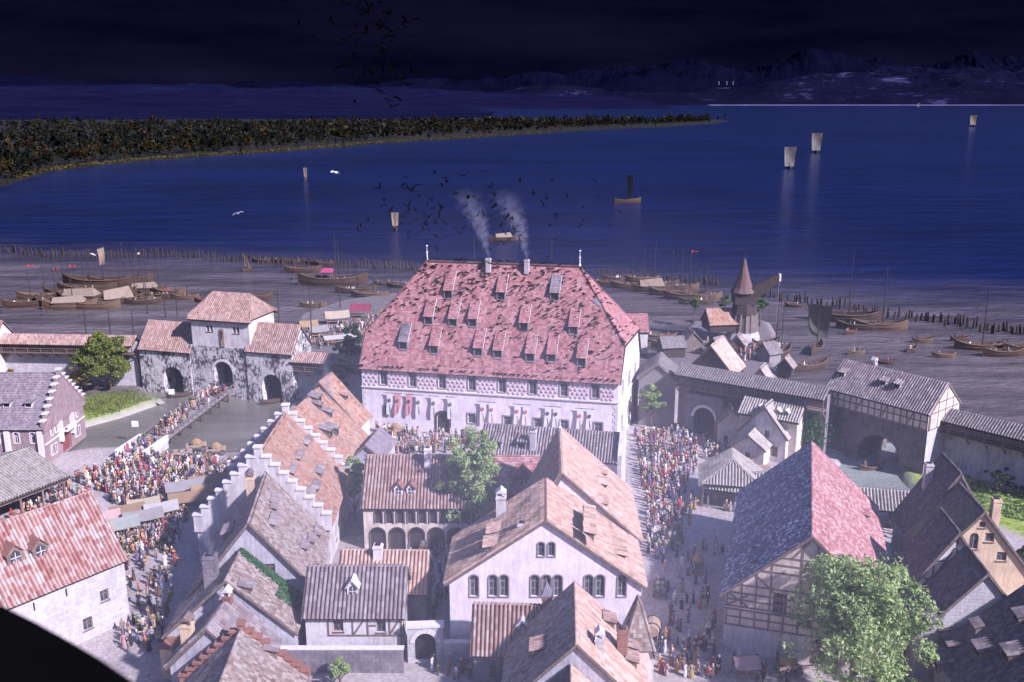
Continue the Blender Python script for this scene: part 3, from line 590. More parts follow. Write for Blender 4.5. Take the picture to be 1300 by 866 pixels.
def block(name, label, cat, org, ang, W, D, z0, z1, mat, holes=(), deep=3.0, top=None, group=None):
    """masonry block: front face along local x at y=0 with openings"""
    root = empty(name, (org[0], org[1], 0), R(ang)); tag(root, label, cat, group); foot(org[0], org[1], R(ang), 0, W, 0, D); mb = MB(); f = lambda s, z, d: (s, d, z)
    wallface(mb, [(0, z0), (W, z0), (W, z1), (0, z1)], [hole_pts(h) for h in holes], f, depths=[deep] * len(holes))
    mb.face([(W, 0, z0), (W, D, z0), (W, D, z1), (W, 0, z1)]); mb.face([(W, D, z0), (0, D, z0), (0, D, z1), (W, D, z1)]); mb.face([(0, D, z0), (0, 0, z0), (0, 0, z1), (0, D, z1)]); mb.face([(0, 0, z1), (W, 0, z1), (W, D, z1), (0, D, z1)])
    mb.build('masonry', mat, root)
    for h in holes:
        q = MB(); q.face([f(a, b, deep - 0.02) for a, b in hole_pts(h)]); q.build('passage_end', M[h[5]] if len(h) > 5 else M['void'], root)
        if 'arch' in h[4]:
            pts = hole_pts(h)[2:]; s0, z_, w_ = h[0], h[1], h[2]; zc = h[1] + h[3] - w_ / 2; r = w_ / 2
            for i in range(9):
                t0, t1 = math.pi * (i + 0.04) / 9, math.pi * (i + 0.96) / 9; v = MB()
                prism(v, [(s0 + r*math.cos(t0), zc + r*math.sin(t0)), (s0 + (r+.55)*math.cos(t0), zc + (r+.55)*math.sin(t0)), (s0 + (r+.55)*math.cos(t1), zc + (r+.55)*math.sin(t1)), (s0 + r*math.cos(t1), zc + r*math.sin(t1))], f, -0.08, 0.1); v.build('arch_stone', M['trim'], root)
    return root
def wall_gallery(name, label, p0, p1, zw, zeave, zridge, th, wallm, roofm, z0=-1.5, depth=2.2, group=None, post=3.0):
    """town wall with a roofed timber wall-walk on the town side"""
    dx, dy = p1[0] - p0[0], p1[1] - p0[1]; L = math.hypot(dx, dy); root = empty(name, (p0[0], p0[1], 0), math.atan2(dy, dx)); tag(root, label, 'town wall', group); foot(p0[0], p0[1], math.atan2(dy, dx), 0, L, -depth, th)
    mb = MB(); mb.box((L/2, th/2, (z0 + zeave) / 2), (L, th, zeave - z0)); mb.build('masonry', wallm, root)
    fl = MB(); fl.box((L/2, -depth/2, zw), (L - 0.01, depth - 0.01, 0.2)); fl.build('walkway', M['wood'], root)
    n = max(2, int(L / post))
    for i in range(n + 1):
        x = 0.15 + (L - 0.3) * i / n; b = MB(); b.bar((x, -depth + 0.15, zw + 0.1), (x, -depth + 0.15, zeave), 0.2); b.build('post', M['wood'], root)
        b = MB(); b.bar((x, -0.05, zw - 1.6), (x, -depth + 0.3, zw - 0.1), 0.18); b.build('bracket', M['wood'], root)
        if i < n:
            b = MB(); b.bar((x + 0.1, -depth + 0.15, zeave - 0.9), (x + 0.9, -depth + 0.15, zeave - 0.05), 0.12); b.build('brace', M['wood'], root)
    for zz, tt in ((zw + 0.55, 0.1), (zw + 1.05, 0.16)):
        b = MB(); b.box((L/2, -depth + 0.04, zz), (L, 0.08, tt)); b.build('rail', M['wood'], root)
    mid = th / 2 - 0.2
    roof_slope(root, [(-0.1, -depth - 0.4, zeave - 0.25), (L + 0.1, -depth - 0.4, zeave - 0.25), (L + 0.1, mid, zridge), (-0.1, mid, zridge)], roofm, RIB)
    roof_slope(root, [(L + 0.1, th + 0.5, zeave - 0.2), (-0.1, th + 0.5, zeave - 0.2), (-0.1, mid, zridge), (L + 0.1, mid, zridge)], roofm, RIB)
    cap_row(root, (-0.1, mid, zridge + 0.03), (L + 0.1, mid, zridge + 0.03), roofm); return root
def posts_under(root, pts, z, wd=0.25, z0=-0.2):
    for x, y in pts: b = MB(); b.bar((x, y, z0), (x, y, z), wd); b.build('post', M['wood'], root)
# ------------------------------------------------------------------ the setting: ground, lake, moat, far shore, hills
def poly_sd(X, Y, poly):
    """signed distance to a polygon, positive inside"""
    P = np.array(poly, float); ins = np.zeros(X.shape, bool); dm = np.full(X.shape, 1e9); n = len(P); j = n - 1
    for i in range(n):
        x0, y0 = P[j]; x1, y1 = P[i]
        c = ((y1 > Y) != (y0 > Y)) & (X < (x0 - x1) * (Y - y1) / ((y0 - y1) if y0 != y1 else 1e-9) + x1); ins ^= c
        dx, dy = x1 - x0, y1 - y0; t = np.clip(((X - x0) * dx + (Y - y0) * dy) / (dx * dx + dy * dy + 1e-9), 0, 1)
        dm = np.minimum(dm, np.hypot(X - x0 - t * dx, Y - y0 - t * dy)); j = i
    return np.where(ins, dm, -dm)
LAKE = [(-20000, 228), (-300, 230), (-86, 226)] + [G2(*p) for p in ((372, 428), (384, 398), (440, 380), (500, 372), (560, 378))] + [(0, 252), (22, 236), (34, 225), G2(862, 432), G2(885, 404), G2(930, 398), G2(975, 408), G2(990, 436), G2(985, 462), (57, 200), (70, 178), (88, 158), (140, 100), (300, -100), (20000, -8000), (20000, 30000), (-20000, 30000)]
MOAT = [G2(*p) for p in ((60, 552), (112, 536), (150, 526), (205, 507), (178, 494), (230, 470), (360, 470), (376, 506), (352, 540), (322, 572), (262, 577), (205, 578), (190, 566), (150, 566), (112, 568), (70, 575))]
POOL = [G2(*p) for p in ((1052, 596), (1084, 560), (1140, 560), (1150, 606), (1186, 640), (1120, 640), (1066, 622))]
GRASS1 = [G2(*p) for p in ((60, 520), (100, 500), (178, 494), (205, 507), (150, 526), (112, 536))]
GRASS2 = [G2(*p) for p in ((1140, 600), (1165, 590), (1310, 630), (1320, 690), (1220, 650), (1180, 630))]
def axis_coords(lo, hi, n, outs): return np.array(sorted([-o for o in outs[0]] + list(np.linspace(lo, hi, n)) + list(outs[1])))
gx = axis_coords(-170, 170, 300, ([12000, 4000, 1200, 500, 280], [280, 500, 1200, 4000, 12000])); gy = axis_coords(70, 340, 260, ([9000, 3000, 900, 200], [420, 700]))
gy = np.array(sorted(set(list(gy) + [0.0, 40.0])))
X, Y = np.meshgrid(gx, gy, indexing='ij')
WAT = np.maximum.reduce([poly_sd(X, Y, p) for p in (LAKE, MOAT, POOL)])
nz = np.vectorize(lambda x, y: noise.noise(Vector((x * 0.13, y * 0.13, 0))))(X, Y)
Z = np.where(WAT > 0, -np.minimum(3.0, WAT * 0.9 + 0.15), 0.0) + np.where(WAT > -6, 0.0, 0.10 * nz)
gr = np.clip(np.maximum(poly_sd(X, Y, GRASS1), poly_sd(X, Y, GRASS2)) / 1.2 + 0.6, 0, 1); bankm = np.clip(1 - np.abs(WAT) / 2.0, 0, 1)
Z = Z + gr * (0.25 + 0.35 * nz) * (WAT < 0)
def grid_mesh(name, X, Y, Z, mats):
    nx, ny = X.shape; V = np.stack([X, Y, Z], -1).reshape(-1, 3); I = np.arange(nx * ny).reshape(nx, ny)
    Q = np.stack([I[:-1, :-1], I[1:, :-1], I[1:, 1:], I[:-1, 1:]], -1).reshape(-1, 4); me = bpy.data.meshes.new(name); nf = len(Q)
    me.vertices.add(len(V)); me.vertices.foreach_set('co', V.astype(np.float32).ravel()); me.loops.add(nf * 4); me.loops.foreach_set('vertex_index', Q.astype(np.int32).ravel())
    me.polygons.add(nf); me.polygons.foreach_set('loop_start', np.arange(0, nf * 4, 4, dtype=np.int32)); me.polygons.foreach_set('loop_total', np.full(nf, 4, dtype=np.int32))
    me.polygons.foreach_set('use_smooth', np.ones(nf, bool)); me.materials.append(mats); me.update(calc_edges=True); return me
def mat_ground():
    m, t, b = newmat('trodden_earth_and_cobbles', 0.95, 0.1)
    n1 = noisef(t, 0.10, 6); n2 = noisef(t, 0.8, 5); vo = t.nodes.new('ShaderNodeTexVoronoi'); vo.inputs['Scale'].default_value = 1.8
    c = t.nodes.new('ShaderNodeTexCoord'); t.links.new(c.outputs['Object'], vo.inputs['Vector'])
    earth = ramp(t, mathn(t, 'ADD', mathn(t, 'MULTIPLY', n1, 0.6), mathn(t, 'MULTIPLY', n2, 0.4)), [(0.24, 0.205, 0.20), (0.38, 0.33, 0.31), (0.48, 0.42, 0.39)], [0.3, 0.5, 0.7])
    earth = mixc(t, 0.25, earth, ramp(t, vo.outputs['Distance'], [(0.5, 0.47, 0.47), (0.12, 0.1, 0.1)], [0.1, 0.6]))
    at = t.nodes.new('ShaderNodeAttribute'); at.attribute_name = 'grass'
    gcol = ramp(t, noisef(t, 0.7, 5), [(0.10, 0.14, 0.03), (0.20, 0.27, 0.05), (0.32, 0.35, 0.10)], [0.3, 0.5, 0.72])
    colr = mixc(t, at.outputs['Fac'], earth, gcol)
    am = t.nodes.new('ShaderNodeAttribute'); am.attribute_name = 'mud'; colr = mixc(t, mathn(t, 'MULTIPLY', am.outputs['Fac'], 0.85), colr, ramp(t, n2, [(0.06, 0.05, 0.055), (0.15, 0.125, 0.125)], [0.3, 0.7]))
    ab = t.nodes.new('ShaderNodeAttribute'); ab.attribute_name = 'bank'
    colr = mixc(t, mathn(t, 'MULTIPLY', ab.outputs['Fac'], noisef(t, 1.1, 4)), colr, (0.30, 0.27, 0.25))
    t.links.new(colr, b.inputs['Base Color']); bump(t, b, mathn(t, 'ADD', n2, vo.outputs['Distance']), 0.6, 0.08); return m
gme = grid_mesh('ground', X, Y, Z, mat_ground())
mud = np.clip((Y - 0.06 * X - 203) / 8, 0, 1) * (Y < 400)
for nm, arr in (('grass', gr), ('bank', bankm), ('mud', mud)):
    a = gme.attributes.new(nm, 'FLOAT', 'POINT'); a.data.foreach_set('value', arr.astype(np.float32).ravel())
ground = link('ground', gme); ground['kind'] = 'structure'
def mat_water(name, deep, shallow, near, far_, wave, rough=0.12, wd=0.9, swell=0.0):
    m, t, b = newmat(name, rough, 0.5); b.inputs['IOR'].default_value = 1.33
    g = t.nodes.new('ShaderNodeNewGeometry'); s = t.nodes.new('ShaderNodeSeparateXYZ'); t.links.new(g.outputs['Position'], s.inputs[0])
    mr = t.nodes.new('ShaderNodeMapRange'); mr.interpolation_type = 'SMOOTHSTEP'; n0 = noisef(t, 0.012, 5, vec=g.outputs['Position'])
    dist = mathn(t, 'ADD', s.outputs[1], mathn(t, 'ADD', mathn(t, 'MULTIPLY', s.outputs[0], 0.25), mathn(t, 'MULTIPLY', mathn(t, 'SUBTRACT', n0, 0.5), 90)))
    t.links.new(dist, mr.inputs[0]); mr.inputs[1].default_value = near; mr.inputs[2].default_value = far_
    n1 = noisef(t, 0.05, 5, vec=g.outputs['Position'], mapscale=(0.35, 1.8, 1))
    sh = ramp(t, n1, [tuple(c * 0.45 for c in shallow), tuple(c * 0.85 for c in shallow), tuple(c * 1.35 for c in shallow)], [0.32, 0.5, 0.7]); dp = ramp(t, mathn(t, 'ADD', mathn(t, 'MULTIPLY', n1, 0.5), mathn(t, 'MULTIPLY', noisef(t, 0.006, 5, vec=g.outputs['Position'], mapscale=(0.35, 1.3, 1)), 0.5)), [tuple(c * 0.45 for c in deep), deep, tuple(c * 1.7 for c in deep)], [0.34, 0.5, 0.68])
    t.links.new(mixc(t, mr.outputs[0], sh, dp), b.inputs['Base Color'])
    h = mathn(t, 'ADD', noisef(t, wave, 4, vec=g.outputs['Position'], mapscale=(0.7, 1.4, 1)), mathn(t, 'MULTIPLY', noisef(t, wave * 0.22, 3, vec=g.outputs['Position']), 1.5))
    h = mathn(t, 'ADD', h, mathn(t, 'MULTIPLY', noisef(t, wave * 0.07, 4, vec=g.outputs['Position'], mapscale=(0.5, 1.5, 1)), swell))
    bump(t, b, h, 0.8, wd); return m
lk = MB(); lk.face([(-40000, 60, -0.9), (40000, 60, -0.9), (40000, 60000, -0.9), (-40000, 60000, -0.9)]); lk.face([(60, -9000, -0.9), (40000, -9000, -0.9), (40000, 60, -0.9), (60, 60, -0.9)])
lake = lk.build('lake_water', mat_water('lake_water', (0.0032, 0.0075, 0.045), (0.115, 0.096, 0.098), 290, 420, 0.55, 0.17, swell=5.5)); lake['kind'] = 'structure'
# moat water sheets sit a little above the lake level and inside their basins
def water_sheet(name, poly, z, mat):
    mb = MB(); mb.face([(p[0], p[1], z) for p in poly]); o = mb.build(name, mat); o['kind'] = 'structure'; bm = bmesh.new(); bm.from_mesh(o.data); bmesh.ops.triangulate(bm, faces=bm.faces); bm.to_mesh(o.data); bm.free()
    if o.data.polygons[0].normal.z < 0: o.data.flip_normals()
def grow(poly, d):
    c = np.mean(poly, axis=0); return [(p[0] + (p[0] - c[0]) / np.hypot(*(p - c)) * d, p[1] + (p[1] - c[1]) / np.hypot(*(p - c)) * d) for p in np.array(poly)]
mw = mat_water('moat_water', (0.12, 0.112, 0.092), (0.12, 0.112, 0.092), 0, 10, 1.2, 0.06, wd=0.16)
water_sheet('moat_water', grow(MOAT, 1.5), -0.78, mw); water_sheet('pool_water', grow(POOL, 1.2), -0.78, mat_water('pool_water', (0.22, 0.24, 0.22), (0.22, 0.24, 0.22), 0, 10, 2.0, wd=0.25))
# wooded peninsula across the bay
shore = [G2(*p, -0.9) for p in ((-260, 262), (-60, 246), (0, 238), (30, 228), (60, 219), (110, 212), (180, 205), (260, 199), (340, 194), (430, 187), (500, 181), (570, 177), (660, 171), (760, 165), (850, 161), (905, 157), (926, 154))]
back = [G2(*p, -0.9) for p in ((915, 152.4), (800, 151.2), (600, 150.6), (300, 150.2), (-200, 149.8), (-900, 149.5))]
PEN = shore + back + [(-4000, 1200)]
px_ = np.linspace(-2600, 900, 260); py_ = np.concatenate([np.linspace(380, 1400, 130), np.linspace(1420, 7000, 110)])
PX, PY = np.meshgrid(px_, py_, indexing='ij'); sd = poly_sd(PX, PY, PEN)
PZ = np.where(sd > 0, np.minimum(4.0, 0.06 * sd) - 0.6, np.maximum(-6, 0.1 * sd) - 1.0)
pen = link('peninsula_ground', grid_mesh('peninsula_ground', PX, PY, PZ, mat_noise('reedy_shore', [(0.004, 0.0045, 0.003), (0.009, 0.0085, 0.005), (0.018, 0.015, 0.010)], 0.02))); pen['kind'] = 'structure'
# hills beyond the lake
def ridge(name, y0, y1, xs, hf, mat, seed, nd=26):
    ys = np.linspace(0, 1, nd); HX, T = np.meshgrid(xs, ys, indexing='ij'); HY = y0 + (y1 - y0) * T
    rgh = np.vectorize(lambda x, y: noise.fractal(Vector((x / 2600 + seed, y / 2600, seed)), 0.9, 2.1, 7))(HX, HY)
    prof = np.sin(np.clip(T * 1.25, 0, 1) * math.pi / 2) ** 0.8
    HZ = np.maximum(-8, hf(HX) * prof * (0.75 + 0.42 * rgh) + 30 * rgh * prof - 6 * (T < 0.02)); o = link(name, grid_mesh(name, HX, HY, HZ, mat)); o['kind'] = 'structure'; o.data.polygons.foreach_set('use_smooth', np.zeros(len(o.data.polygons), bool)); return o
def mat_hill(name, dark, lite, lo, hi, scale):
    m, t, b = newmat(name, 1.0, 0.0); g = t.nodes.new('ShaderNodeNewGeometry'); f = mathn(t, 'ADD', mathn(t, 'MULTIPLY', noisef(t, scale, 7, vec=g.outputs['Position'], mapscale=(1, 1, 3), rough=0.7), 0.75), mathn(t, 'MULTIPLY', noisef(t, scale * 7, 4, vec=g.outputs['Position'], mapscale=(1, 1, 3)), 0.25))
    t.links.new(ramp(t, f, [dark, tuple(d * 1.6 for d in dark), lite], [lo - 0.15, lo, hi]), b.inputs['Base Color']); return m
hx = np.linspace(-16000, 22000, 420)
ridge('far_shore_hills', 15000, 19500, np.linspace(-2500, 22000, 330), lambda x: 330 + 480 * np.clip((x - 1500) / 8000, 0, 1), mat_hill('snow_dusted_hills', (0.0035, 0.0036, 0.012), (0.075, 0.075, 0.17), 0.56, 0.72, 0.0011), 4.2)
ridge('distant_mountains', 24000, 30000, hx, lambda x: 900 + 260 * np.sin(x / 5000.) + 650 * np.clip((x - 3000) / 12000, 0, 1), mat_hill('far_mountains', (0.0016, 0.0018, 0.007), (0.004, 0.004, 0.013), 0.55, 0.8, 0.0005), 9.1)
ridge('wooded_far_hills', 7800, 12000, np.linspace(-9000, 1300, 220), lambda x: 240 - 130 * np.clip((x + 1500) / 2600, 0, 1), mat_hill('night_blue_woods', (0.0035, 0.004, 0.015), (0.011, 0.012, 0.03), 0.5, 0.8, 0.002), 2.7)
ridge('wooded_near_hills', 3150, 8200, np.linspace(-7000, -100, 160), lambda x: 120 * np.clip((-x - 100) / 1800, 0.02, 1), bpy.data.materials['night_blue_woods'], 5.5)
fs = MB(); [fs.raw([(3000 + 300*i, 14560 + 200*abs(math.sin(i*1.7 + math.sin(i*0.6))), -0.7), (3300 + 300*i, 14560 + 200*abs(math.sin((i + 1)*1.7 + math.sin((i + 1)*0.6))), -0.7), (3300 + 300*i, 15050, 4), (3000 + 300*i, 15050, 4)], [(0, 1, 2, 3)]) for i in range(70)]; o = fs.build('far_shore', mat_noise('pale_far_beach', [(0.10, 0.10, 0.2), (0.34, 0.32, 0.52)], 0.0016, bmp=0)); o['kind'] = 'structure'
# ------------------------------------------------------------------ the great trading hall
def build_hall():
    A = G2(462, 542); rz = R(-12.2); root = empty('trading_hall', (A[0], A[1], 0), rz); tag(root, 'huge pale trading hall with a steep red half-hipped roof full of dormers', 'building')
    K = 0.101; W, D, ze, zr, zh = 52.0, 21.5, 13.4, 33.0, 19.2; ym = D / 2
    P = lambda x, y, z: (x + K * y, y, z)
    FOOT.append([(A[0] + x*math.cos(rz) - y*math.sin(rz), A[1] + x*math.sin(rz) + y*math.cos(rz)) for x, y in ((-1, -1), (W + 1, -1), (W + 4, D + 1), (1, D + 1))])
    m = (zr - ze) / ym; yh = (zh - ze) / m; rx0, rx1 = 11.0 - K*ym, 42.6 - K*ym
    front = lambda s, z, d: P(s, d, z); right = lambda s, z, d: P(W - d, s, z)
    up = [(4.6 + 6.14*k, 9.4, 1.45, 2.6, 'rect') for k in range(8)]
    lo = [(4.9, 2.7, 0.9, 2.0, 'rect')] + [(x, 2.5, 1.5, 1.9, 'rect') for x in (22.9, 30.2, 36.3, 41.6, 48.3)]
    door = (16.9, 0.0, 2.4, 4.2, 'archdoor')
    sd_up = [(4 + 6.5*k, 9.4, 1.3, 2.6, 'rect') for k in range(3)]; sd_lo = [(4 + 6.5*k, 2.6, 1.2, 2.2, 'rect') for k in range(3)]
    mb = MB(); H_ = up + lo + [door]; wallface(mb, [(0, -0.5), (W, -0.5), (W, ze), (0, ze)], [hole_pts(h) for h in H_], front)
    side_out = [(0, -0.5), (D, -0.5), (D, ze), (D - yh, zh), (yh, zh), (0, ze)]
    wallface(mb, side_out, [hole_pts(h) for h in sd_up + sd_lo], right)
    wallface(mb, [(D - a, b) for a, b in side_out][::-1], [], lambda s, z, d: P(d, D - s, z) if False else P(d, s, z)); wallface(mb, [(0, -0.5), (W, -0.5), (W, ze), (0, ze)], [], lambda s, z, d: P(W - s, D - d, z))
    mb.build('walls', M['pinkwhite'], root)
    for h in up + lo: opening(root, h, front, M['greywood'], M['glass'], surround=0.28)
    for h in sd_up + sd_lo: opening(root, h, right, M['greywood'], M['glass'], surround=0.25)
    opening(root, door, front, M['darkwood'], M['void'], 'door', surround=0.5)
    sc = MB(); sc.box((W/2, -0.12, 8.75), (W + 0.3, 0.26, 0.28)); sc.build('string_course', M['trim'], root)
    ev = MB(); ev.box((W/2, -0.1, ze - 0.55), (W + 0.3, 0.22, 0.3)); ev.build('eaves_moulding', M['darkwood'], root)
    s2 = MB(); s2.bar(P(W + 0.1, -0.2, 8.75), P(W + 0.1, D, 8.75), 0.24, 0.28); s2.build('string_course', M['trim'], root)
    # quoins
    for i in range(12):
        for cx, sg in ((0, 1), (W, -1)):
            wq = 0.95 if i % 2 else 0.6; q = MB(); q.box((cx + sg*wq/2 - sg*0.06, 0.0, 0.35 + i*0.68), (wq, 0.14, 0.6)); q.build('quoin', M['trim'], root)
    # painted lozenge ornament between the upper windows: raised crescents
    bays = [(0.5, 3.5)] + [(5.9 + 6.14*k, 9.3 + 6.14*k + 0.3) for k in range(7)] + [(48.9, 51.4)]
    for b0, b1 in bays:
        mb = MB(); n = max(3, int((b1 - b0) / 0.82)); dx = (b1 - b0) / n
        for r in range(5):
            for c in range(n):
                x = b0 + dx*(c + 0.25 + (0.45 if r % 2 else 0)); z = 9.35 + r*0.78; pts = []
                if x > b1: continue
                for i in range(6): t = 2.0 + i*0.62; pts.append((x + 0.36*math.cos(t), z + 0.33*math.sin(t)))
                for i in range(5, -1, -1): t = 2.0 + i*0.62; pts.append((x + 0.06 + 0.24*math.cos(t), z + 0.06 + 0.2*math.sin(t)))
                for i in range(5):
                    q = [pts[i], pts[i+1], pts[10-i], pts[11-i]]; mb.raw([front(a, b, -0.1) for a, b in q] + [front(a, b, 0.02) for a, b in q], [(0,1,2,3), (0,4,5,1), (1,5,6,2), (2,6,7,3), (3,7,4,0)], random.choice((0, 0, 0, 1)))
        mb.build('painted_ornament', [M['ornament'], M['ornament_red']], root)['kind'] = 'stuff'
    # roof
    o = 0.55; yo, zo = -o, ze - o*m + 0.15; u = 0.15; hf = FLAT
    fr = [P(-0.4, yo, zo), P(W + 0.4, yo, zo), P(W + 0.4, yh, zh + u), P(rx1, ym, zr + u), P(rx0, ym, zr + u), P(-0.4, yh, zh + u)]
    bk = [P(W + 0.4, D - yo, zo), P(-0.4, D - yo, zo), P(-0.4, D - yh, zh + u), P(rx0, ym, zr + u), P(rx1, ym, zr + u), P(W + 0.4, D - yh, zh + u)]
    roof_slope(root, fr, M['t_hall'], dict(pu=1.3, pv=0.9, amp=0, lift=0.03), wob=1.4); roof_slope(root, bk, M['t_hall'], dict(pu=1.3, pv=0.9, amp=0, lift=0.03))
    roof_slope(root, [P(W + 0.4, yh, zh + u), P(W + 0.4, D - yh, zh + u), P(rx1, ym, zr + u)], M['t_hall'], hf, 'hip_slope'); roof_slope(root, [P(-0.4, D - yh, zh + u), P(-0.4, yh, zh + u), P(rx0, ym, zr + u)], M['t_hall'], hf, 'hip_slope')
    for a, b in ((P(W + 0.4, yh, zh + u), P(rx1, ym, zr + u)), (P(-0.4, yh, zh + u), P(rx0, ym, zr + u)), (P(W + 0.4, D - yh, zh + u), P(rx1, ym, zr + u)), (P(rx0, ym, zr + u), P(rx1, ym, zr + u))): cap_row(root, a, b, M['capdark'], 0.2, seg=1.0, name='ridge_cap')
    for xx, nm in ((W + 0.44, 'bargeboard'), (-0.44, 'bargeboard')):
        b = MB(); b.bar(P(xx, yo, zo - 0.15), P(xx, yh, zh), 0.08, 0.3, up=(1, 0, 0)); b.build(nm, M['darkwood'], root)
    hs = MB(); hs.bar(P(W + 0.5, yh, zh - 0.1), P(W + 0.5, D - yh, zh - 0.1), 0.12, 0.25); hs.build('hip_eaves_board', M['darkwood'], root)
    # dormers
    g = dict(mr=m, hw=ym, zr=zr, up=u)
    def dm(px, py, w=1.8, h=2.0, slatey=False):
        d = ray(px, py); c, s = math.cos(rz), math.sin(rz); ox, oy = -A[0]*c - A[1]*s, A[0]*s - A[1]*c; dx, dy = d[0]*c + d[1]*s, -d[0]*s + d[1]*c
        t = (ze + u + m*oy - CAM_H) / (d[2] - m*dy); x = ox + dx*t; y = oy + dy*t; z = CAM_H + d[2]*t
        f0, f1 = x - w/2, x + w/2; m2 = 0.60*m; r = h / (m - m2); zt = z + h; q = MB()
        for xx in (f0, f1): q.face([(xx, y, z - 0.1), (xx, y, zt), (xx, y + r, zt + m2*r)])
        for a0, a1, b0, b1 in ((f0, f0 + .2, z - .1, zt), (f1 - .2, f1, z - .1, zt), (f0 + .2, f1 - .2, z - .1, z + .3), (f0 + .2, f1 - .2, zt - .2, zt)): q.face([(a0, y, b0), (a1, y, b0), (a1, y, b1), (a0, y, b1)])
        dmo = q.build('dormer', M['greywood'], root); p = MB(); p.face([(f0 + .15, y + .15, z), (f1 - .15, y + .15, z), (f1 - .15, y + .15, zt), (f0 + .15, y + .15, zt)]); p.build('pane', M['void'], dmo)
        sh = MB(); sh.box((x, y - 0.08, z + 0.1), (w * 0.8, 0.2, 0.1)); sh.build('sill', M['greywood'], dmo)
        e = 0.25; rp = [(f0 - .12, y - e, zt - m2*e + .06), (f1 + .12, y - e, zt - m2*e + .06), (f1 + .12, y + r, zt + m2*r + .06), (f0 - .12, y + r, zt + m2*r + .06)]
        link('dormer_roof', tile_mesh('dormer_roof', rp, M['t_slate'] if slatey else M['t_hall'], wob=0, **FLAT), dmo)['kind'] = 'stuff'
        k = MB(); n = (Vector(rp[1]) - Vector(rp[0])).cross(Vector(rp[2]) - Vector(rp[0])).normalized(); slab(k, [Vector(v) - n*.03 for v in rp], 0.08); k.build('dormer_deck', M['darkwood'], dmo)
        v = MB(); v.bar((f1 + .14, y - e, zt - m2*e + .1), (f1 + .14, y + r, zt + m2*r + .1), 0.07, 0.12); v.build('verge_strip', M['trim'], dmo)
    for i, (a, b) in enumerate(((569, 380), (636, 382), (704, 383), (544, 413), (575, 416), (600, 416), (665, 421), (728, 426), (512, 445), (551, 450), (607, 453), (632, 456), (673, 460), (700, 461), (738, 466))): dm(a, b, slatey=i in (2, 8))
    for yy, zz in ((7.4, 26), (8.4, 22.2), (12.5, 22.2)):  # dormers of the right hip
        mh = (zr - zh) / (W - rx1 + 0.4); xx = W - (zz - zh) / mh + K*yy; q = MB(); q.raw([(xx, yy - .8, zz), (xx, yy + .8, zz), (xx, yy, zz + 1.3), (xx - 2.2, yy, zz + 1.3)], [(0, 1, 2), (0, 2, 3), (1, 3, 2)]); q.build('hip_dormer', M['t_slate2'], root)
    # chimneys and finials
    for cx in (628, 676):
        d = ray(cx, 327); s_ = (cx - 548) / 192.0; x = rx0 + (rx1 - rx0)*s_ + K*ym
        chimney(root, x, ym - 0.9, zr - 1.6, 2.9, 0.9, 0.9, 'palestone', 'flat')
    for x in (rx0, rx1):
        f = MB(); f.lathe([(0.28, 0), (0.3, 0.3), (0.16, 0.5), (0.13, 1.6), (0.26, 1.8), (0.08, 2.0), (0.05, 2.9)], 8, c=(x + K*ym, ym, zr + 0.1)); f.lathe([(0.02, 0), (0.22, 0.15), (0.22, 0.3), (0.02, 0.45)], 8, c=(x + K*ym, ym, zr + 3.0)); f.build('finial', M['trim'], root)
    return A, rz, P, dict(W=W, ym=ym, ze=ze, zr=zr, m=m, rx0=rx0, rx1=rx1, K=K, u=u, yh=yh, zh=zh)
M['ornament'] = mat_noise('mauve_painted_relief', [(0.26, 0.19, 0.24), (0.36, 0.27, 0.32)], 2.0, bmp=0); M['ornament_red'] = mat_noise('red_painted_relief', [(0.45, 0.13, 0.14), (0.55, 0.2, 0.2)], 2.0, bmp=0)
M['capdark'] = mat_noise('sooty_ridge_tiles', [(0.10, 0.05, 0.06), (0.22, 0.10, 0.10)], 1.0); M['t_slate2'] = mat_noise('lead_sheet', [(0.16, 0.14, 0.18), (0.26, 0.23, 0.28)], 1.0)
HALL = build_hall()
def hall_world(x, y, z): A, rz = HALL[0], HALL[1]; return (A[0] + x*math.cos(rz) - y*math.sin(rz), A[1] + x*math.sin(rz) + y*math.cos(rz), z)
# banners hung on the hall front
def banner(x, col, emb, label, slant=0.0, h=4.6, w=1.25, tail=True, zt=7.75):
    root = empty('banner', hall_world(x, -0.45, zt - h), HALL[1]); tag(root, label, 'banner', 'banners on the trading hall front'); mb = MB(); n = 8; V = []
    for i in range(n + 1):
        t = i / n; ww = w if (not tail or t < 0.55) else w * (1 - 0.55*(t - 0.55) / 0.45); off = slant*t + 0.08*math.sin(t*5); V += [(-w/2 + off, 0.06*math.sin(t*7), h*(1 - t)), (-w/2 + off + ww, 0.06*math.sin(t*7 + 1), h*(1 - t))]
    F_ = [(2*i, 2*i + 1, 2*i + 3, 2*i + 2) for i in range(n)]; V2 = [(a, b + 0.03, c) for a, b, c in V]; k = len(V)
    mb.raw(V + V2, F_ + [tuple(j + k for j in f)[::-1] for f in F_]); mb.build('cloth', M[col], root)
    p = MB(); p.tube([(-w/2 - 0.35, 0.05, h + 0.05), (w/2 + 0.35, 0.05, h + 0.05)], 0.06, 6); p.build('pole', M['darkwood'], root)
    e = MB(); pts = [(-0.3, 0.35), (0.3, 0.35), (0.3, -0.05), (0, -0.42), (-0.3, -0.05)] if emb[0] == 's' else [(0.32*math.cos(i*0.7854), 0.42*math.sin(i*0.7854)) for i in range(8)]
    prism(e, [(a + slant*0.3, b + h*0.68) for a, b in pts], lambda s, z, d: (s, d, z), -0.10, -0.05); e.build('emblem', M[emb[2:]], root)
    if tail: q = MB(); q.bar((0.0 + slant*0.45, -0.07, h*0.5), (0.25 + slant*0.9, -0.07, 0.5), 0.09, 0.03); q.build('stripe', M[emb[2:]], root)
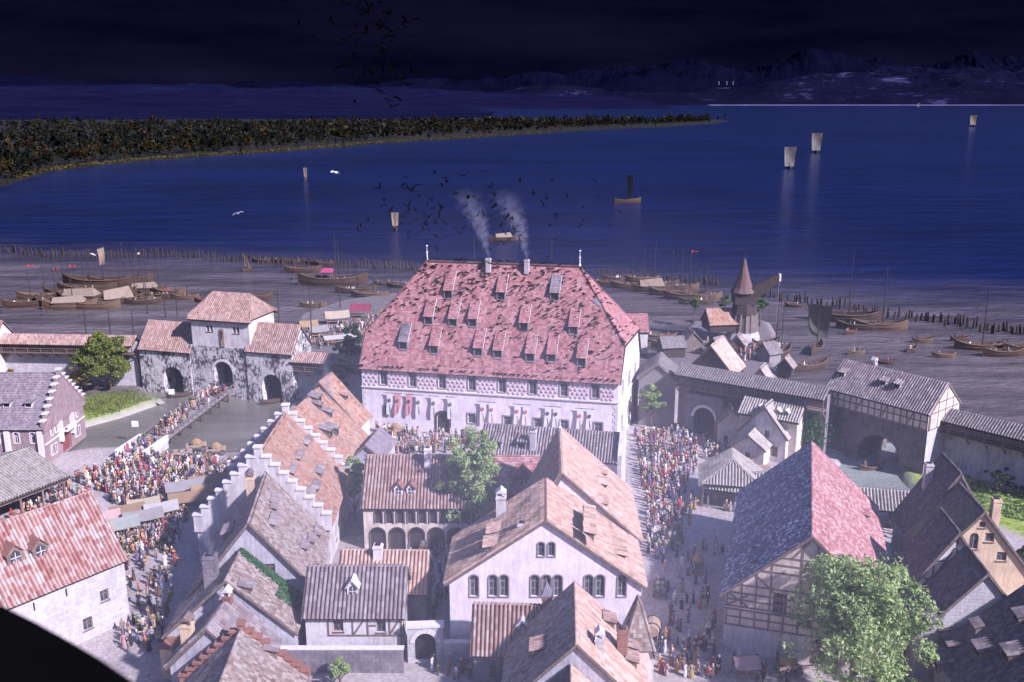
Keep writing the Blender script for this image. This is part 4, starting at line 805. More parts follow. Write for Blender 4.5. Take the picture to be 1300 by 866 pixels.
for nm, c in (('b_white', (0.78, 0.75, 0.76)), ('b_pink', (0.70, 0.33, 0.36)), ('e_dark', (0.10, 0.07, 0.08)), ('e_red', (0.55, 0.16, 0.12)), ('e_olive', (0.2, 0.15, 0.09))): M[nm] = mat_noise(nm + '_cloth', [tuple(v*0.88 for v in c), c], 1.5, bmp=0.15)
for x, c, e, lab in ((5.9, 'b_white', 'o:e_dark', 'white banner with a dark round emblem, leftmost on the hall front'), (7.6, 'b_pink', 'o:e_olive', 'pink banner second from the left on the hall front'), (10.0, 'b_pink', 'o:e_dark', 'pink banner with a dark emblem, third from the left on the hall'), (12.0, 'b_white', 'o:e_olive', 'white banner with an olive emblem, left of the hall door'),
                   (15.2, 'b_white', 'o:e_olive', 'white banner hanging at the left jamb of the hall door'), (18.6, 'b_white', 'o:e_olive', 'white banner hanging at the right jamb of the hall door'), (25.3, 'b_white', 's:e_red', 'white banner with a red shield, left one of the pair right of the door'), (27.1, 'b_white', 's:e_red', 'white banner with a red shield, right one of the pair right of the door'),
                   (32.3, 'b_white', 's:e_red', 'white banner with a small red shield, middle of the hall front, left of its pair'), (34.0, 'b_white', 's:e_red', 'white banner with a small red shield, middle of the hall front, right of its pair'), (38.4, 'b_white', 's:e_dark', 'white banner with a dark shield, left of the last but one pair'), (40.0, 'b_white', 's:e_dark', 'white banner with a dark shield, right of the last but one pair'), (44.7, 'b_white', 'o:e_red', 'white banner with a small red disc near the right hall corner'), (46.6, 'b_white', 's:e_dark', 'rightmost white banner on the hall front, with a dark patch')):
    banner(x, c, e, lab, slant=random.uniform(-0.1, 0.12), zt=7.75 if x < 22 else 7.2)

# ------------------------------------------------------------------ gatehouse, town walls, moat bridge
GA = G2(180, 492); GANG = -15.3; gu = (math.cos(R(GANG)), math.sin(R(GANG))); gv = (-gu[1], gu[0])
def gp(u, v): return (GA[0] + gu[0]*u + gv[0]*v, GA[1] + gu[1]*u + gv[1]*v)
house('gatehouse_wing', 'left wing of the moat gatehouse, stained stone with an arch and tiled roof', gp(0.3, 4.7), GANG, 4.7, 13.3, 9.6, 15.0, M['t_warm'], M['gatestone'], base=-2.0, holes={'right': [(8.4, -1.6, 5.2, 7.2, 'archdeep')]}, deep=4.5, cat='gatehouse', over=0.4)
block('gate_arch_block', 'middle stone block of the moat gatehouse with the bridge arch', 'gatehouse', gp(13.75, 0.3), GANG, 14.2, 10.5, -2.0, 11.2, M['gatestone'], [(8.0, 1.6, 4.7, 6.2, 'arch')], deep=4.0)
tw_, tg = house('gate_tower', 'white upper tower of the moat gatehouse with a hipped brown roof', gp(14.4, 6.0), GANG, 5.6, 14.6, 17.7, 22.4, M['t_warm'], M['white'], base=11.2, hips=(4.7, 4.7), hr=0.62, cat='gatehouse', over=0.7, verge=0.7, barge=False,
      holes={'right': [(4.2, 14.6, 0.7, 1.4, 'rect'), (5.1, 14.6, 0.7, 1.4, 'rect'), (10.9, 14.6, 0.7, 1.4, 'rect'), (11.8, 14.6, 0.7, 1.4, 'rect')]})
cr_ = MB(); cr_.box((5.75, 7.9, 13.4), (0.25, 0.9, 4.2)); cr_.build('shrine_board', M['plank'], tw_)
cr2 = MB(); cr2.box((5.95, 7.9, 14.2), (0.12, 0.12, 1.8)); cr2.box((5.95, 7.9, 14.6), (0.12, 0.75, 0.12)); cr2.build('cross', M['darkwood'], tw_)
house('gatehouse_wing', 'right wing of the moat gatehouse, stained stone with a boat arch and tiled roof', gp(28.1, 4.7), GANG, 4.7, 11.2, 11.0, 16.2, M['t_warm'], M['gatestone'], base=-2.0, holes={'right': [(5.9, -1.6, 4.9, 7.4, 'archdeep')]}, deep=4.5, cat='gatehouse', over=0.4)
wall_gallery('town_wall', 'pale town wall with a roofed timber walkway, left of the gatehouse', (-150, 217), (-87.5, 213), 8.2, 10.4, 11.9, 1.6, M['palestone'], M['t_warm'])
wall_gallery('town_wall', 'short town wall with a roofed walkway between gatehouse and hall', (-48.6, 203.5), (-30, 200), 7.0, 9.2, 10.6, 1.6, M['palestone'], M['t_warm'])
wall_gallery('town_wall', 'town wall with a long timber gallery above the street gate', (33.8, 183.3), (58.2, 166.4), 9.6, 12.2, 13.6, 1.8, M['darkstone'], M['t_shingle'], z0=-0.4)
wall_gallery('town_wall', 'grey town wall with a roofed walkway at the right edge', (77.0, 163.0), (113, 124.5), 7.4, 9.8, 11.2, 1.8, M['grey'], M['t_shingle'])
house('wall_turret', 'small wall turret with a tiled roof at the left edge', (-127.0, 215.5), 0, 4.0, 7.5, 11.5, 15.0, M['t_warm'], M['white'], base=-1, cat='tower')
# right water gate with half timbered upper storey
TN = (77.3, 160.8); TA = 129.3; TH = 5.3; TL = 20.3
s0, _ = wl(TN, TA, 'left', 1083, 580, hwl=TH, L=TL); s1, _ = wl(TN, TA, 'left', 1146, 592, hwl=TH, L=TL)
tg_, tgg = house('water_gate', 'stone water gate with half timbered storey and long tiled roof', TN, TA, TH, TL, 11.9, 16.3, M['t_bluepan'], M['brownstone'], base=-2.0, cat='gatehouse', holes={'left': [((s0 + s1)/2, -1.6, abs(s1 - s0) * 0.86, 6.9, 'archdeepthrough')], 'right': [(TL - (s0 + s1)/2, -1.6, abs(s1 - s0) * 0.86, 6.9, 'archdeepthrough')]}, deep=TH, gable=M['palestone'])
up = MB()
for fc, a, b in (('left', -0.02, TL + 0.02), ('near', -TH, TH)):
    fn = tgg['fns'][fc]; prism(up, [(a, 8.6), (b, 8.6), (b, 11.85), (a, 11.85)] if fc == 'left' else [(a, 8.6), (b, 8.6), (b, 11.9), (0, 16.2), (a, 11.9)], fn, -0.22, 0.05)
up.build('plaster_infill', M['cream'], tg_)
fnl = lambda s, z, d: tgg['fns']['left'](s, z, d - 0.22); fnn = lambda s, z, d: tgg['fns']['near'](s, z, d - 0.22); sg_ = [(0, 8.75, TL, 8.75), (0, 11.6, TL, 11.6), (0, 10.2, TL, 10.2)]
for i in range(17):
    x = 0.15 + (TL - 0.3) * i / 16; sg_.append((x, 8.8, x, 11.6))
    if i % 4 == 1: sg_.append((x, 8.9, x + 1.2, 11.5))
beams(tg_, fnl, sg_, 'wood', 0.22); beams(tg_, fnn, [(-TH, 8.75, TH, 8.75), (-TH, 11.7, TH, 11.7), (-TH + .15, 8.8, -TH + .15, 11.7), (TH - .15, 8.8, TH - .15, 11.7), (0, 8.8, 0, 15.6), (-2.6, 8.8, -2.6, 13.6), (2.6, 8.8, 2.6, 13.6), (-3, 13.4, 3, 13.4)], 'wood', 0.18)
for px_, py_2 in ((1068, 479), (1120, 490), (1138, 494)):
    y_, z_ = slope_at(TN, TA, 'left', px_, py_2, TH, 11.9, 16.3); dormer(tg_, tgg, 'left', y_, z_, 1.4, 0.9, 0.3, M['t_bluepan'], wallm=M['white'])
chimney(tg_, 0.6, 14.5, 15.2, 1.8, 0.8, 0.8, 'palestone', 'gable')
# street gate arch and lodge in the right town wall
block('street_gate', 'round street gate full of people under the timber gallery', 'gate', (34.6, 180.2), -34.9, 8.0, 2.4, -0.3, 8.6, M['darkstone'], [(4.2, 0, 4.4, 6.2, 'arch')], deep=1.6)
l_, lg = house('wall_lodge', 'grey boarded lodge beside the hall at the end of the gallery', (29.6, 184.5), 78, 3.6, 9, 10.2, 13.2, M['t_shingle'], M['greywood'], base=-0.3)
# timber bridge over the moat
bs = G(196, 560, 0.4); be = (*gp(21.8, -0.4), 1.65); bdir = Vector((be[0] - bs[0], be[1] - bs[1], 0)); BL = bdir.length
br = empty('moat_bridge', (bs[0], bs[1], 0), math.atan2(bdir.y, bdir.x)); tag(br, 'long timber bridge crossing the moat to the gatehouse', 'bridge'); bz = lambda x: 0.7 + (be[2] - 0.7) * x / BL
BW = 5.2
npl = int(BL / 0.45); mbp = MB()
for i in range(npl):
    x = BL * (i + 0.5) / npl; mbp.box((x, random.uniform(-.05, .05), bz(x) + random.uniform(-.015, .015)), (BL / npl - 0.04, BW, 0.12))
mbp.build('deck_planks', M['greywood'], br)['kind'] = 'stuff'
for sy in (-1, 1):
    b = MB(); b.bar((0, sy*BW*0.42, bz(0) - 0.25), (BL, sy*BW*0.42, bz(BL) - 0.25), 0.35, 0.35); b.build('girder', M['wood'], br)
    b = MB(); b.bar((0, sy*BW*0.49, bz(0) + 1.05), (BL, sy*BW*0.49, bz(BL) + 1.05), 0.12, 0.16); b.build('handrail', M['wood'], br)
    for i in range(15):
        x = BL * (i + 0.5) / 15; b = MB(); b.bar((x, sy*BW*0.49, bz(x)), (x, sy*BW*0.49, bz(x) + 1.05), 0.14); b.build('baluster', M['wood'], br)
    for i in range(7):
        x = BL * (i + 0.5) / 7; b = MB(); b.tube([(x, sy*BW*0.4, -3), (x, sy*BW*0.38, bz(x) - 0.1)], 0.22, 7); b.build('pile', M['darkwood'], br)
for i in range(7):
    x = BL * (i + 0.5) / 7; b = MB(); b.bar((x, -BW*0.46, bz(x) - 0.55), (x, BW*0.46, bz(x) - 0.55), 0.3); b.build('crossbeam', M['darkwood'], br)
ab = empty('bridge_abutment', (bs[0], bs[1], 0), math.atan2(bdir.y, bdir.x)); tag(ab, 'pale stone bridge head with parapets on the market side', 'bridge')
b = MB(); b.box((-4.6, 0, -0.85), (9.2, 5.8, 2.9)); b.build('masonry', M['palestone'], ab)
for sy in (-1, 1): b = MB(); b.box((-4.5, sy*2.75, 1.1), (9.0, 0.5, 1.0)); b.build('parapet', M['trim'], ab); b = MB(); b.box((-4.5, sy*2.75, 1.68), (9.2, 0.65, 0.14)); b.build('parapet_coping', M['trim'], ab)
for i, (px_, py_2) in enumerate(((219, 510), (173, 552))):
    p = G(px_, py_2, 1.0); r_ = empty('notice_board', (p[0], p[1], 0)); tag(r_, ('white notice board on a post beside the moat bridge', 'white notice board at the bridge head')[i], 'sign'); b = MB(); b.bar((0, 0, -1), (0, 0, 2.8), 0.12); b.build('post', M['wood'], r_); b = MB(); b.box((0, -0.1, 3.3), (1.3, 0.06, 1.2)); b.build('board', M['b_white'], r_)
# ------------------------------------------------------------------ left side houses
SN = (-85.4, 171.0); SH = 8.2
sh_, sg = house('stone_house', 'reddish stone house with stepped gable and mauve slate roof beside the moat', SN, 180, SH, 24, 7.4, 15.2, M['t_slate'], M['redstone'], FLAT, hips=(0, 0), frame='trim', surround=0.2,
   holes={'near': [(-5.6, 1.2, 0.9, 1.7, 'rect'), (-4.5, 1.2, 0.9, 1.7, 'rect'), (4.2, 1.2, 0.9, 1.7, 'rect'), (5.3, 1.2, 0.9, 1.7, 'rect'), (-5.2, 4.9, 0.7, 1.7, 'rect'), (-3.6, 4.9, 0.7, 1.7, 'rect'), (3.4, 4.9, 0.7, 1.7, 'rect'), (5.2, 4.9, 0.7, 1.7, 'rect'), (-1.1, 9.2, 0.7, 2.0, 'rect'), (0, 9.2, 0.7, 2.0, 'rect'), (1.1, 9.2, 0.7, 2.0, 'rect'), (0, 12.4, 0.5, 1.2, 'rect'), (0, 0, 3.0, 3.0, 'rectdoor', 'reddoor')],
          'left': [(24 - x, 4.4, 0.9, 2.0, 'arch') for x in (2.0, 5.0, 8.6, 10.2, 14, 17)] + [(24 - x, 1.0, 1.0, 1.5, 'arch') for x in (3.0, 9.0, 12)]})
step_gable(sh_, sg, 'near', 7, M['redstone'], 0.5, 0.6, M['trim'])
for z_ in (4.0, 8.2): b = MB(); b.box((0, -0.1, z_), (2*SH - (0 if z_ < 5 else 1.6), 0.2, 0.24)); b.build('string_course', M['trim'], sh_)
for x in (-2.4, 2.4): b = MB(); b.box((x, -0.35, 4.6), (0.7, 0.7, 4.0)); b.build('gate_pillar', M['trim'], sh_)
b = MB(); b.box((0, -0.7, 4.4), (3.6, 1.4, 0.3)); b.box((0, -1.35, 5.0), (3.6, 0.1, 0.9)); b.build('balcony', M['trim'], sh_)
for y_, z_ in ((3.6, 10.2), (7.6, 10.2), (13, 10.2)): dormer(sh_, sg, 'left', y_, z_, 1.3, 0.9, 0.3, M['t_slate'], FLAT, M['trim'])
for x_ in (0.6, 6.6): b = MB(); b.box((-SH - 0.3, x_, 4.2), (0.6, 0.8, 5.0)); b.build('buttress', M['trim'], sh_)
SHN = (-94.3, 130.1)
ms, mg = house('market_hall', 'open market hall with a broad pale tiled roof at the left edge', SHN, 61.9, 9.4, 24.5, 4.2, 7.4, M['t_pale'], M['wood'], base=3.4, cat='market hall', verge=0.5); posts_under(ms, [(9.2, 0.4 + 3.95*i) for i in range(7)] + [(-9.2, 0.4 + 3.95*i) for i in range(7)] + [(0, 24.2), (4.6, 24.2), (-4.6, 24.2)], 3.5, 0.3)
FOOT.pop()
RN = (-70.2, 92.6)
rh, rg_ = house('white_house', 'white rubble house with red and white tiled roof and two dormers, lower left', RN, 52.6, 6.5, 26, 9.0, 16.0, M['t_red'], M['palestone'], over=0.55, holes={'right': [(23.0, 4.2, 1.1, 1.5, 'rect'), (20.5, 1.4, 1.2, 1.6, 'rect')], 'far': [(-2.4, 7.0, 0.7, 1.4, 'rect'), (-0.2, 9.6, 0.7, 1.3, 'rect'), (-1.6, 4.2, 0.7, 1.4, 'rect'), (-4.2, 0, 2.4, 4.2, 'archdoor')]})
for px_, py_2 in ((20, 715), (52, 707)):
    y_, z_ = slope_at(RN, 52.6, 'right', px_, py_2, 6.5, 9, 16); gdormer(rh, rg_, 'right', y_, z_, 1.9, 1.3, 1.0, M['t_red_s'] if 't_red_s' in M else M['brick'], M['wood'])
for px_, py_2 in ((43, 770), (84, 752)): s_, z_ = wl(RN, 52.6, 'right', px_, py_2, hw=6.5); b = MB(); fn = rg_['fns']['right']; prism(b, [(s_ - .08, z_ - .5), (s_ + .08, z_ - .5), (s_ + .08, z_ + .5), (s_ - .08, z_ + .5)], fn, -0.1, 0.02); b.build('wall_anchor', M['darkwood'], rh)
# terrace of gabled houses between market and hall
T1 = (-35.5, 124.3)
t1, g1 = house('stepped_gable_house', 'tall house with two white stepped gables and an orange tiled roof', T1, 91.5, 9.4, 18.8, 6.5, 17.0, M['t_orange'], M['white'], FLAT, verge=0.0, barge=False, holes={'right': [(5, 1.5, 1.2, 2.2, 'arch'), (11, 2.0, 1.0, 1.6, 'rect')]})
step_gable(t1, g1, 'near', 8, M['white'], 0.8); step_gable(t1, g1, 'far', 8, M['white'], 0.8)
def patches(root, near, axis, side, hw, ze, zr, g, pts, rm, style=RIB):
    for px_, py_2, w_, h_ in pts:
        y_, z_ = slope_at(near, axis, side, px_, py_2, hw, ze, zr); dormer(root, g, side, y_, z_, w_, h_, 0.3, rm, style, M['wood'])
patches(t1, T1, 91.5, 'right', 9.4, 6.5, 17, g1, ((409, 603, 2.6, 0.7), (404, 622, 2.6, 0.7), (396, 634, 3.0, 0.7), (392, 564, 3.2, 0.5), (382, 582, 3.2, 0.5), (374, 600, 3.2, 0.5)), M['t_bluepan'])
T2 = (-32.4, 107.3)
t2, g2 = house('plastered_gable_house', 'grey plastered gable house with weathered brown roof and ivy below its gable', T2, 97, 7.6, 15.4, 5.5, 14.8, M['t_greybrown'], M['grey'], FLAT, verge=0.5, over=0.7,
   holes={'near': [(*wl(T2, 97, 'near', 343, 727), 1.3, 1.2, 'rect'), (*wl(T2, 97, 'near', 396, 795), 1.0, 1.7, 'rect', 'reddoor'), (*wl(T2, 97, 'near', 409, 794), 0.9, 1.7, 'rect')], 'far': []})
patches(t2, T2, 97, 'right', 7.6, 5.5, 14.8, g2, ((350, 640, 1.8, 0.6), (350, 648, 1.8, 0.6), (350, 662, 1.8, 0.6), (348, 668, 1.9, 0.6), (406, 681, 2.2, 0.7), (398, 690, 2.2, 0.7), (389, 699, 2.0, 0.7)), M['t_bluepan'])
patches(t2, T2, 97, 'left', 7.6, 5.5, 14.8, g2, ((287, 682, 2.8, 1.0),), M['t_bluepan'])
chimney(t2, -1.6, 12.5, 11.5, 4.2, 1.0, 1.0, 'ochre', 'gable', M['wood'])
T3 = (-33.1, 99.2)
t3, g3 = house('ivy_roof_house', 'low house with patched brown roof edged by a strip of ivy', T3, 92.5, 7.4, 7.6, 4.5, 11.2, M['t_greybrown'], M['grey'], FLAT, holes={'right': [(4, 1.8, 0.9, 1.4, 'rect')]})
patches(t3, T3, 92.5, 'right', 7.4, 4.5, 11.2, g3, ((318, 752, 1.4, 0.9),), M['t_bluepan'])
chimney(t3, -3.0, 4.6, 6.0, 6.2, 1.5, 1.5, 'darkstone', 'flat')
ivp = []; rgi = np.random.default_rng(5)
for i in range(2600):
    x = rgi.uniform(0.1, 7.4); yy = 7.3 - abs(rgi.normal(0, 0.55)) * (0.5 + x / 7); z = 11.4 - (6.7 / 7.4) * x + rgi.uniform(0, 0.45); ivp.append((x, yy, z))
for i in range(500): x = rgi.uniform(4.8, 7.4); ivp.append((x, rgi.uniform(3.5, 7), 11.45 - (6.7 / 7.4) * x + rgi.uniform(0, 0.15)))
iv = empty('ivy', (T3[0], T3[1], 0), R(2.5)); tag(iv, 'strip of green ivy along the top of the patched brown roof', 'plant'); leafmass(ivp, 0.2, M['ivy'], 'foliage', iv, seed=3)
T4 = (-33.0, 91.6)
t4, g4 = house('narrow_tiled_house', 'narrow house with sandy ribbed roof and ochre chimney, bottom left', T4, 86, 4.6, 6.6, 5.0, 9.6, M['t_bluepan'], M['grey'], holes={'left': [(3, 1.5, 1, 1.5, 'rect')]})
chimney(t4, -3.0, 1.6, 5.2, 4.0, 1.2, 1.2, 'ochre', 'gable', M['wood']); chimney(t4, 0.2, 5.6, 9.0, 1.5, 0.9, 0.9, 'brick', 'gable')
T5 = (-28.2, 79.5)
t5, g5 = house('brick_gable_house', 'house with brick stepped gable and dark patched roof at the bottom edge', T5, 94, 6.6, 11.0, 4.2, 10.2, M['t_greybrown'], M['grey'], FLAT); step_gable(t5, g5, 'far', 8, M['brick'], 0.3, 0.6, M['brick'])
patches(t5, T5, 94, 'right', 6.6, 4.2, 10.2, g5, ((352, 830, 2.2, 0.9),), M['t_bluepan'])
gw = empty('garden_wall', (*G2(266, 764, 4), 0), 0); p2 = G2(210, 824, 4); p1 = G2(266, 764, 4); tag(gw, 'brown sunlit wall with a tiled coping beside the dark lane', 'wall'); b = MB(); b.bar((0, 0, 1.8), (p2[0] - p1[0], p2[1] - p1[1], 1.8), 1.5, 4.2); b.build('masonry', M['ochre'], gw); b = MB(); b.bar((0, 0, 4.0), (p2[0] - p1[0], p2[1] - p1[1], 4.0), 1.9, 0.25); b.build('coping', M['t_greyplain'] if 't_greyplain' in M else M['brick'], gw)
# houses behind the terrace towards the hall
m0, mg0 = house('orange_roof_house', 'narrow house with a steep orange roof left of the hall', (-35.4, 166.6), 79, 7.2, 6.0, 7.0, 14.8, M['t_orange'], M['white'], FLAT, holes={'near': [(4.4, 5.0, 0.8, 1.2, 'rect')], 'right': [(3, 3, 0.9, 1.4, 'rect')]})
patches(m0, (-35.4, 166.6), 79, 'right', 7.2, 7, 14.8, mg0, ((440, 508, 1.4, 1.0),), M['t_orange'], FLAT)
m1, mg1 = house('patched_roof_house', 'house with a broad patched orange roof behind the stepped gable', (-37.3, 147.5), 82, 8.6, 16.5, 6.0, 14.4, M['t_orange'], M['grey'], FLAT, holes={'near': [(4, 4.5, 0.9, 1.3, 'rect')], 'right': [(4, 2, 0.9, 1.4, 'rect'), (9, 2, 0.9, 1.4, 'rect')]})
patches(m1, (-37.3, 147.5), 82, 'right', 8.6, 6, 14.4, mg1, ((405, 512, 2.2, 1.2), (407, 520, 1.2, 1.0), (420, 530, 1.2, 1.1), (420, 556, 1.4, 1.4), (428, 553, 1.2, 1.4)), M['t_bluepan'])
m2_, mg2_ = house('grey_lean_house', 'small grey house with slate roof between orange roofs and the hall square', (-25.2, 153.5), 82, 2.6, 9.0, 5.2, 7.4, M['t_slate'], M['grey'], FLAT, holes={'right': [(3, 2.2, 0.9, 1.3, 'rect')], 'near': [(0, 2.4, 0.8, 1.2, 'rect'), (0, 5.0, 0.6, 0.8, 'rect')]})
# half timbered house and neighbours in the lower left centre
HN = (-24.6, 104.7)
ht, hg = house('half_timbered_house', 'small half timbered house with ribbed roof and one gabled dormer', HN, 0, 3.9, 11.6, 5.9, 10.0, M['t_bluepan'], M['white'], holes={'right': [(3.9, 3.6, 1.2, 1.8, 'rect', 'reddoor'), (9.0, 3.5, 1.1, 1.8, 'rect')], 'far': [(-1.6, 3.4, 0.9, 1.4, 'rect')]})
beams(ht, hg['fns']['right'], [(2.6, 3.1, 11.6, 3.1), (2.6, 5.6, 11.6, 5.6), (2.7, 3.1, 2.7, 5.6), (5.6, 3.1, 5.6, 5.6), (7.4, 3.1, 7.4, 5.6), (11.4, 0, 11.4, 5.6), (5.7, 3.2, 7.2, 5.5), (10.0, 3.1, 10.0, 5.6), (10.0, 3.2, 11.3, 5.4), (7.5, 4.4, 8.4, 4.4)], 'wood', 0.2)
beams(ht, hg['fns']['far'], [(-3.9, 3.1, 3.9, 3.1), (-3.9, 5.7, 3.9, 5.7), (0, 3.1, 0, 9.4), (-3.7, 0, -3.7, 5.7), (3.7, 0, 3.7, 5.7), (-3.6, 3.2, -2, 5.6), (2, 3.2, 2, 7.6), (-2, 5.7, -2, 7.6)], 'wood', 0.18)
y_, z_ = slope_at(HN, 0, 'right', 448, 757, 3.9, 5.9, 10); gdormer(ht, hg, 'right', y_, z_, 1.3, 1.2, 0.9, M['t_bluepan_s'] if 't_bluepan_s' in M else M['trim'])
bh, bhg = house('tan_roof_house', 'low house with tan ribbed roof and stubby chimney behind the half timbered house', (-21.6, 110.6), -1.5, 3.4, 10.8, 5.6, 9.2, M['t_church'], M['darkstone'], holes={'far': [(0, 1.6, 0.8, 1.2, 'rect')]}); chimney(bh, 0.6, 4.6, 8.0, 2.4, 1.1, 1.1, 'pinkwhite', 'flat')
gwl = empty('courtyard_wall', (-27.5, 98.0, 0), 0); tag(gwl, 'grey rubble yard wall in front of the half timbered house', 'wall'); b = MB(); b.box((7.4, 0, 1.4), (14.8, 0.6, 3.4)); b.build('masonry', M['darkstone'], gwl); b = MB(); b.box((7.4, 0, 3.18), (15.0, 0.8, 0.16)); b.build('coping', M['trim'], gwl)
ag = block('arched_gateway', 'round stone gateway with a pale arch beside the half timbered house', 'gate', (-12.4, 99.8), 4, 4.2, 1.0, -0.2, 4.6, M['palestone'], [(2.1, 0, 2.5, 3.9, 'arch')], deep=0.8)
b = MB(); b.box((2.1, 0.5, 4.75), (4.5, 1.3, 0.3)); b.build('coping', M['trim'], ag)
w2 = empty('yard_wall', (-8.1, 100.0, 0), 0); tag(w2, 'sunlit stone wall between the arched gateway and the white church', 'wall'); b = MB(); b.box((1.9, 0, 1.2), (3.8, 0.6, 3.0)); b.build('masonry', M['palestone'], w2); b = MB(); b.box((1.9, 0, 2.78), (3.9, 0.75, 0.15)); b.build('coping', M['trim'], w2)
# cloister and roofs towards the hall
CN = (-22.0, 135.6)
cl, cg = house('cloister', 'cloister range with two tiers of round arches under a brown ribbed roof', CN, 0, 6.4, 16.0, 7.0, 12.4, M['t_warm'], M['cream'], frame='darkwood', holes={'right': [(2.2 + 1.62*i, 4.2, 1.0, 2.0, 'archdoor') for i in range(9)] + [(2.0 + 2.9*i, 0.0, 2.2, 3.5, 'archdoor') for i in range(5)]}, surround=0.18)
for px_ in (506, 522): y_, z_ = slope_at(CN, 0, 'right', px_, 628, 6.4, 7, 12.4); gdormer(cl, cg, 'right', y_, z_, 1.3, 1.0, 0.8, M['brick'], M['pinkwhite'])
chimney(cl, 1.6, 9.3, 11.2, 3.2, 1.0, 1.0, 'pinkwhite', 'flat')
ce, ceg = house('red_patch_house', 'small house with a reddish patched roof beside the church tower roof', (-5.6, 136.8), 0, 5.0, 9.6, 8.0, 11.8, M['t_barnred'], M['cream'], FLAT); gdormer(ce, ceg, 'right', 7.4, 9.0, 3.0, 0.8, 1.4, M['brick'], M['brick'])
b5, b5g = house('long_range', 'long low range with ribbed roof and two dormers in front of the hall', (-4.8, 155.6), -11.9, 3.6, 23.6, 7.0, 10.5, M['t_bluepan'], M['pinkwhite'], holes={'right': [(3, 3, 1, 1.5, 'rect'), (7, 3, 1, 1.5, 'rect')]}, verge=0.0)
for px_ in (631, 662): y_, z_ = slope_at((-4.8, 155.6), -11.9, 'right', px_, 572, 3.6, 7, 10.5); dormer(b5, b5g, 'right', y_, z_, 1.7, 1.5, 0.3, M['t_bluepan'])
chimney(b5, 3.0, 9.2, 7.6, 3.6, 1.0, 1.0, 'palestone', 'flat'); fn = b5g['fns']['far']; b = MB(); prism(b, [(-4.2, -0.2), (4.2, -0.2), (4.2, 8.2), (0.6, 11.8), (-0.6, 11.8), (-4.2, 8.2)], fn, -0.7, 0.0); b.build('parapet_gable', M['white'], b5)
lh, lhg = house('low_link_roof', 'low brown roof between cloister tree and the hall square', (-21.5, 145.6), -3, 3.2, 11, 4.6, 7.0, M['t_warm'], M['cream'])
# big white gabled church
KN = (3.9, 100.9); KA = 88.2
win = []
for cx in (602, 626, 640, 679, 693.5, 708, 747, 761.5, 789): s_, z_ = wl(KN, KA, 'near', cx, 757); win.append((s_, z_, 0.98, 2.75, 'arch'))
for cx in (687, 700): s_, z_ = wl(KN, KA, 'near', cx, 706); win.append((s_, z_, 0.75, 1.75, 'arch'))
ch, cg2 = house('white_church', 'big white gabled church front with rows of arched windows', KN, KA, 11.3, 11.8, 10.0, 18.0, M['t_church'], M['pinkwhite'], holes={'near': win}, cat='church', frame='greywood', surround=0.14, over=0.6, verge=0.35, capm=M['capdark'])
patches(ch, KN, KA, 'left', 11.3, 10, 18.0, cg2, ((622, 680, 2.4, 0.8), (618, 697, 2.6, 0.8)), M['t_church']); patches(ch, KN, KA, 'right', 11.3, 10, 18.0, cg2, ((791, 697, 1.8, 0.8), (791, 709, 1.8, 0.8)), M['t_church'])
chimney(ch, -5.6, 9.6, 12.4, 4.4, 1.2, 1.2, 'white', 'gable', M['trim']); chimney(ch, -2.8, 2.2, 14.4, 2.2, 1.0, 1.0, 'white', 'flat')
KN2 = (6.4, 112.9)
c2_, cg3 = house('church_nave', 'taller rear nave of the church with long peach tiled roof', KN2, KA, 9.9, 16.5, 10.0, 18.9, M['t_church'], M['pinkwhite'], cat='church', over=0.6, hwl=4.6)
patches(c2_, KN2, KA, 'right', 9.9, 10, 18.9, cg3, ((767, 605, 2.3, 0.8), (768, 619, 2.3, 0.8), (768, 643, 2.3, 0.8), (752, 658, 2.2, 0.8), (752, 669, 2.2, 0.8), (752, 681, 2.2, 0.8)), M['t_church'])
b = MB(); b.lathe([(0.3, 0), (0.3, .2), (0.1, .4), (0.1, 1.0), (0.02, 1.4)], 6, c=(0, 16.6, 19.0)); b.build('finial', M['trim'], c2_)
# roofs at the bottom centre
f1, fg1 = house('brown_roof_house', 'small house with brown ribbed roof and tiny dormer before the church', (-4.2, 97.6), -3, 2.7, 8.8, 5.0, 9.0, M['t_warm'], M['darkstone'], holes={'right': [(2.2, 1.4, 0.7, 1.6, 'rect')]})
y_, z_ = slope_at((-4.2, 97.6), -3, 'right', 663, 802, 2.7, 5, 9); gdormer(f1, fg1, 'right', y_, z_, 1.1, 0.8, 0.7, M['trim']); chimney(f1, 0.2, 8.2, 7.0, 3.6, 1.1, 1.1, 'brick', 'spire', M['t_slate2'])
f2, fg2 = house('steep_roof_house', 'steep roofed house with purple left and pink right slope, bottom centre', (6.4, 83.5), 87, 7.2, 12.0, 5.6, 12.8, M['t_church'], M['grey'], FLAT, roofl=M['t_greybrown'], holes={'near': [(2, 7, 1, 1.4, 'rect')]})
patches(f2, (6.4, 83.5), 87, 'right', 7.2, 5.6, 12.8, fg2, ((778, 795, 1.7, 0.9), (806, 828, 1.6, 0.9), (806, 845, 1.6, 0.9)), M['t_warm']); patches(f2, (6.4, 83.5), 87, 'left', 7.2, 5.6, 12.8, fg2, ((677, 830, 2.2, 1.0),), M['t_warm'])
chimney(f2, 5.0, 6.4, 7.2, 3.6, 1.1, 1.1, 'brick', 'flat'); chimney(f2, 2.4, 3.0, 9.4, 2.4, 0.9, 0.9, 'palestone', 'gable')
f3, fg3 = house('spire_turret', 'slim stair turret with pointed roof beside the church corner', (14.0, 92.6), 90, 1.7, 3.4, 6.2, 11.8, M['t_greybrown'], M['cream'], FLAT, hips=(5.6, 5.6), barge=False, cat='tower', over=0.25, verge=0.25)
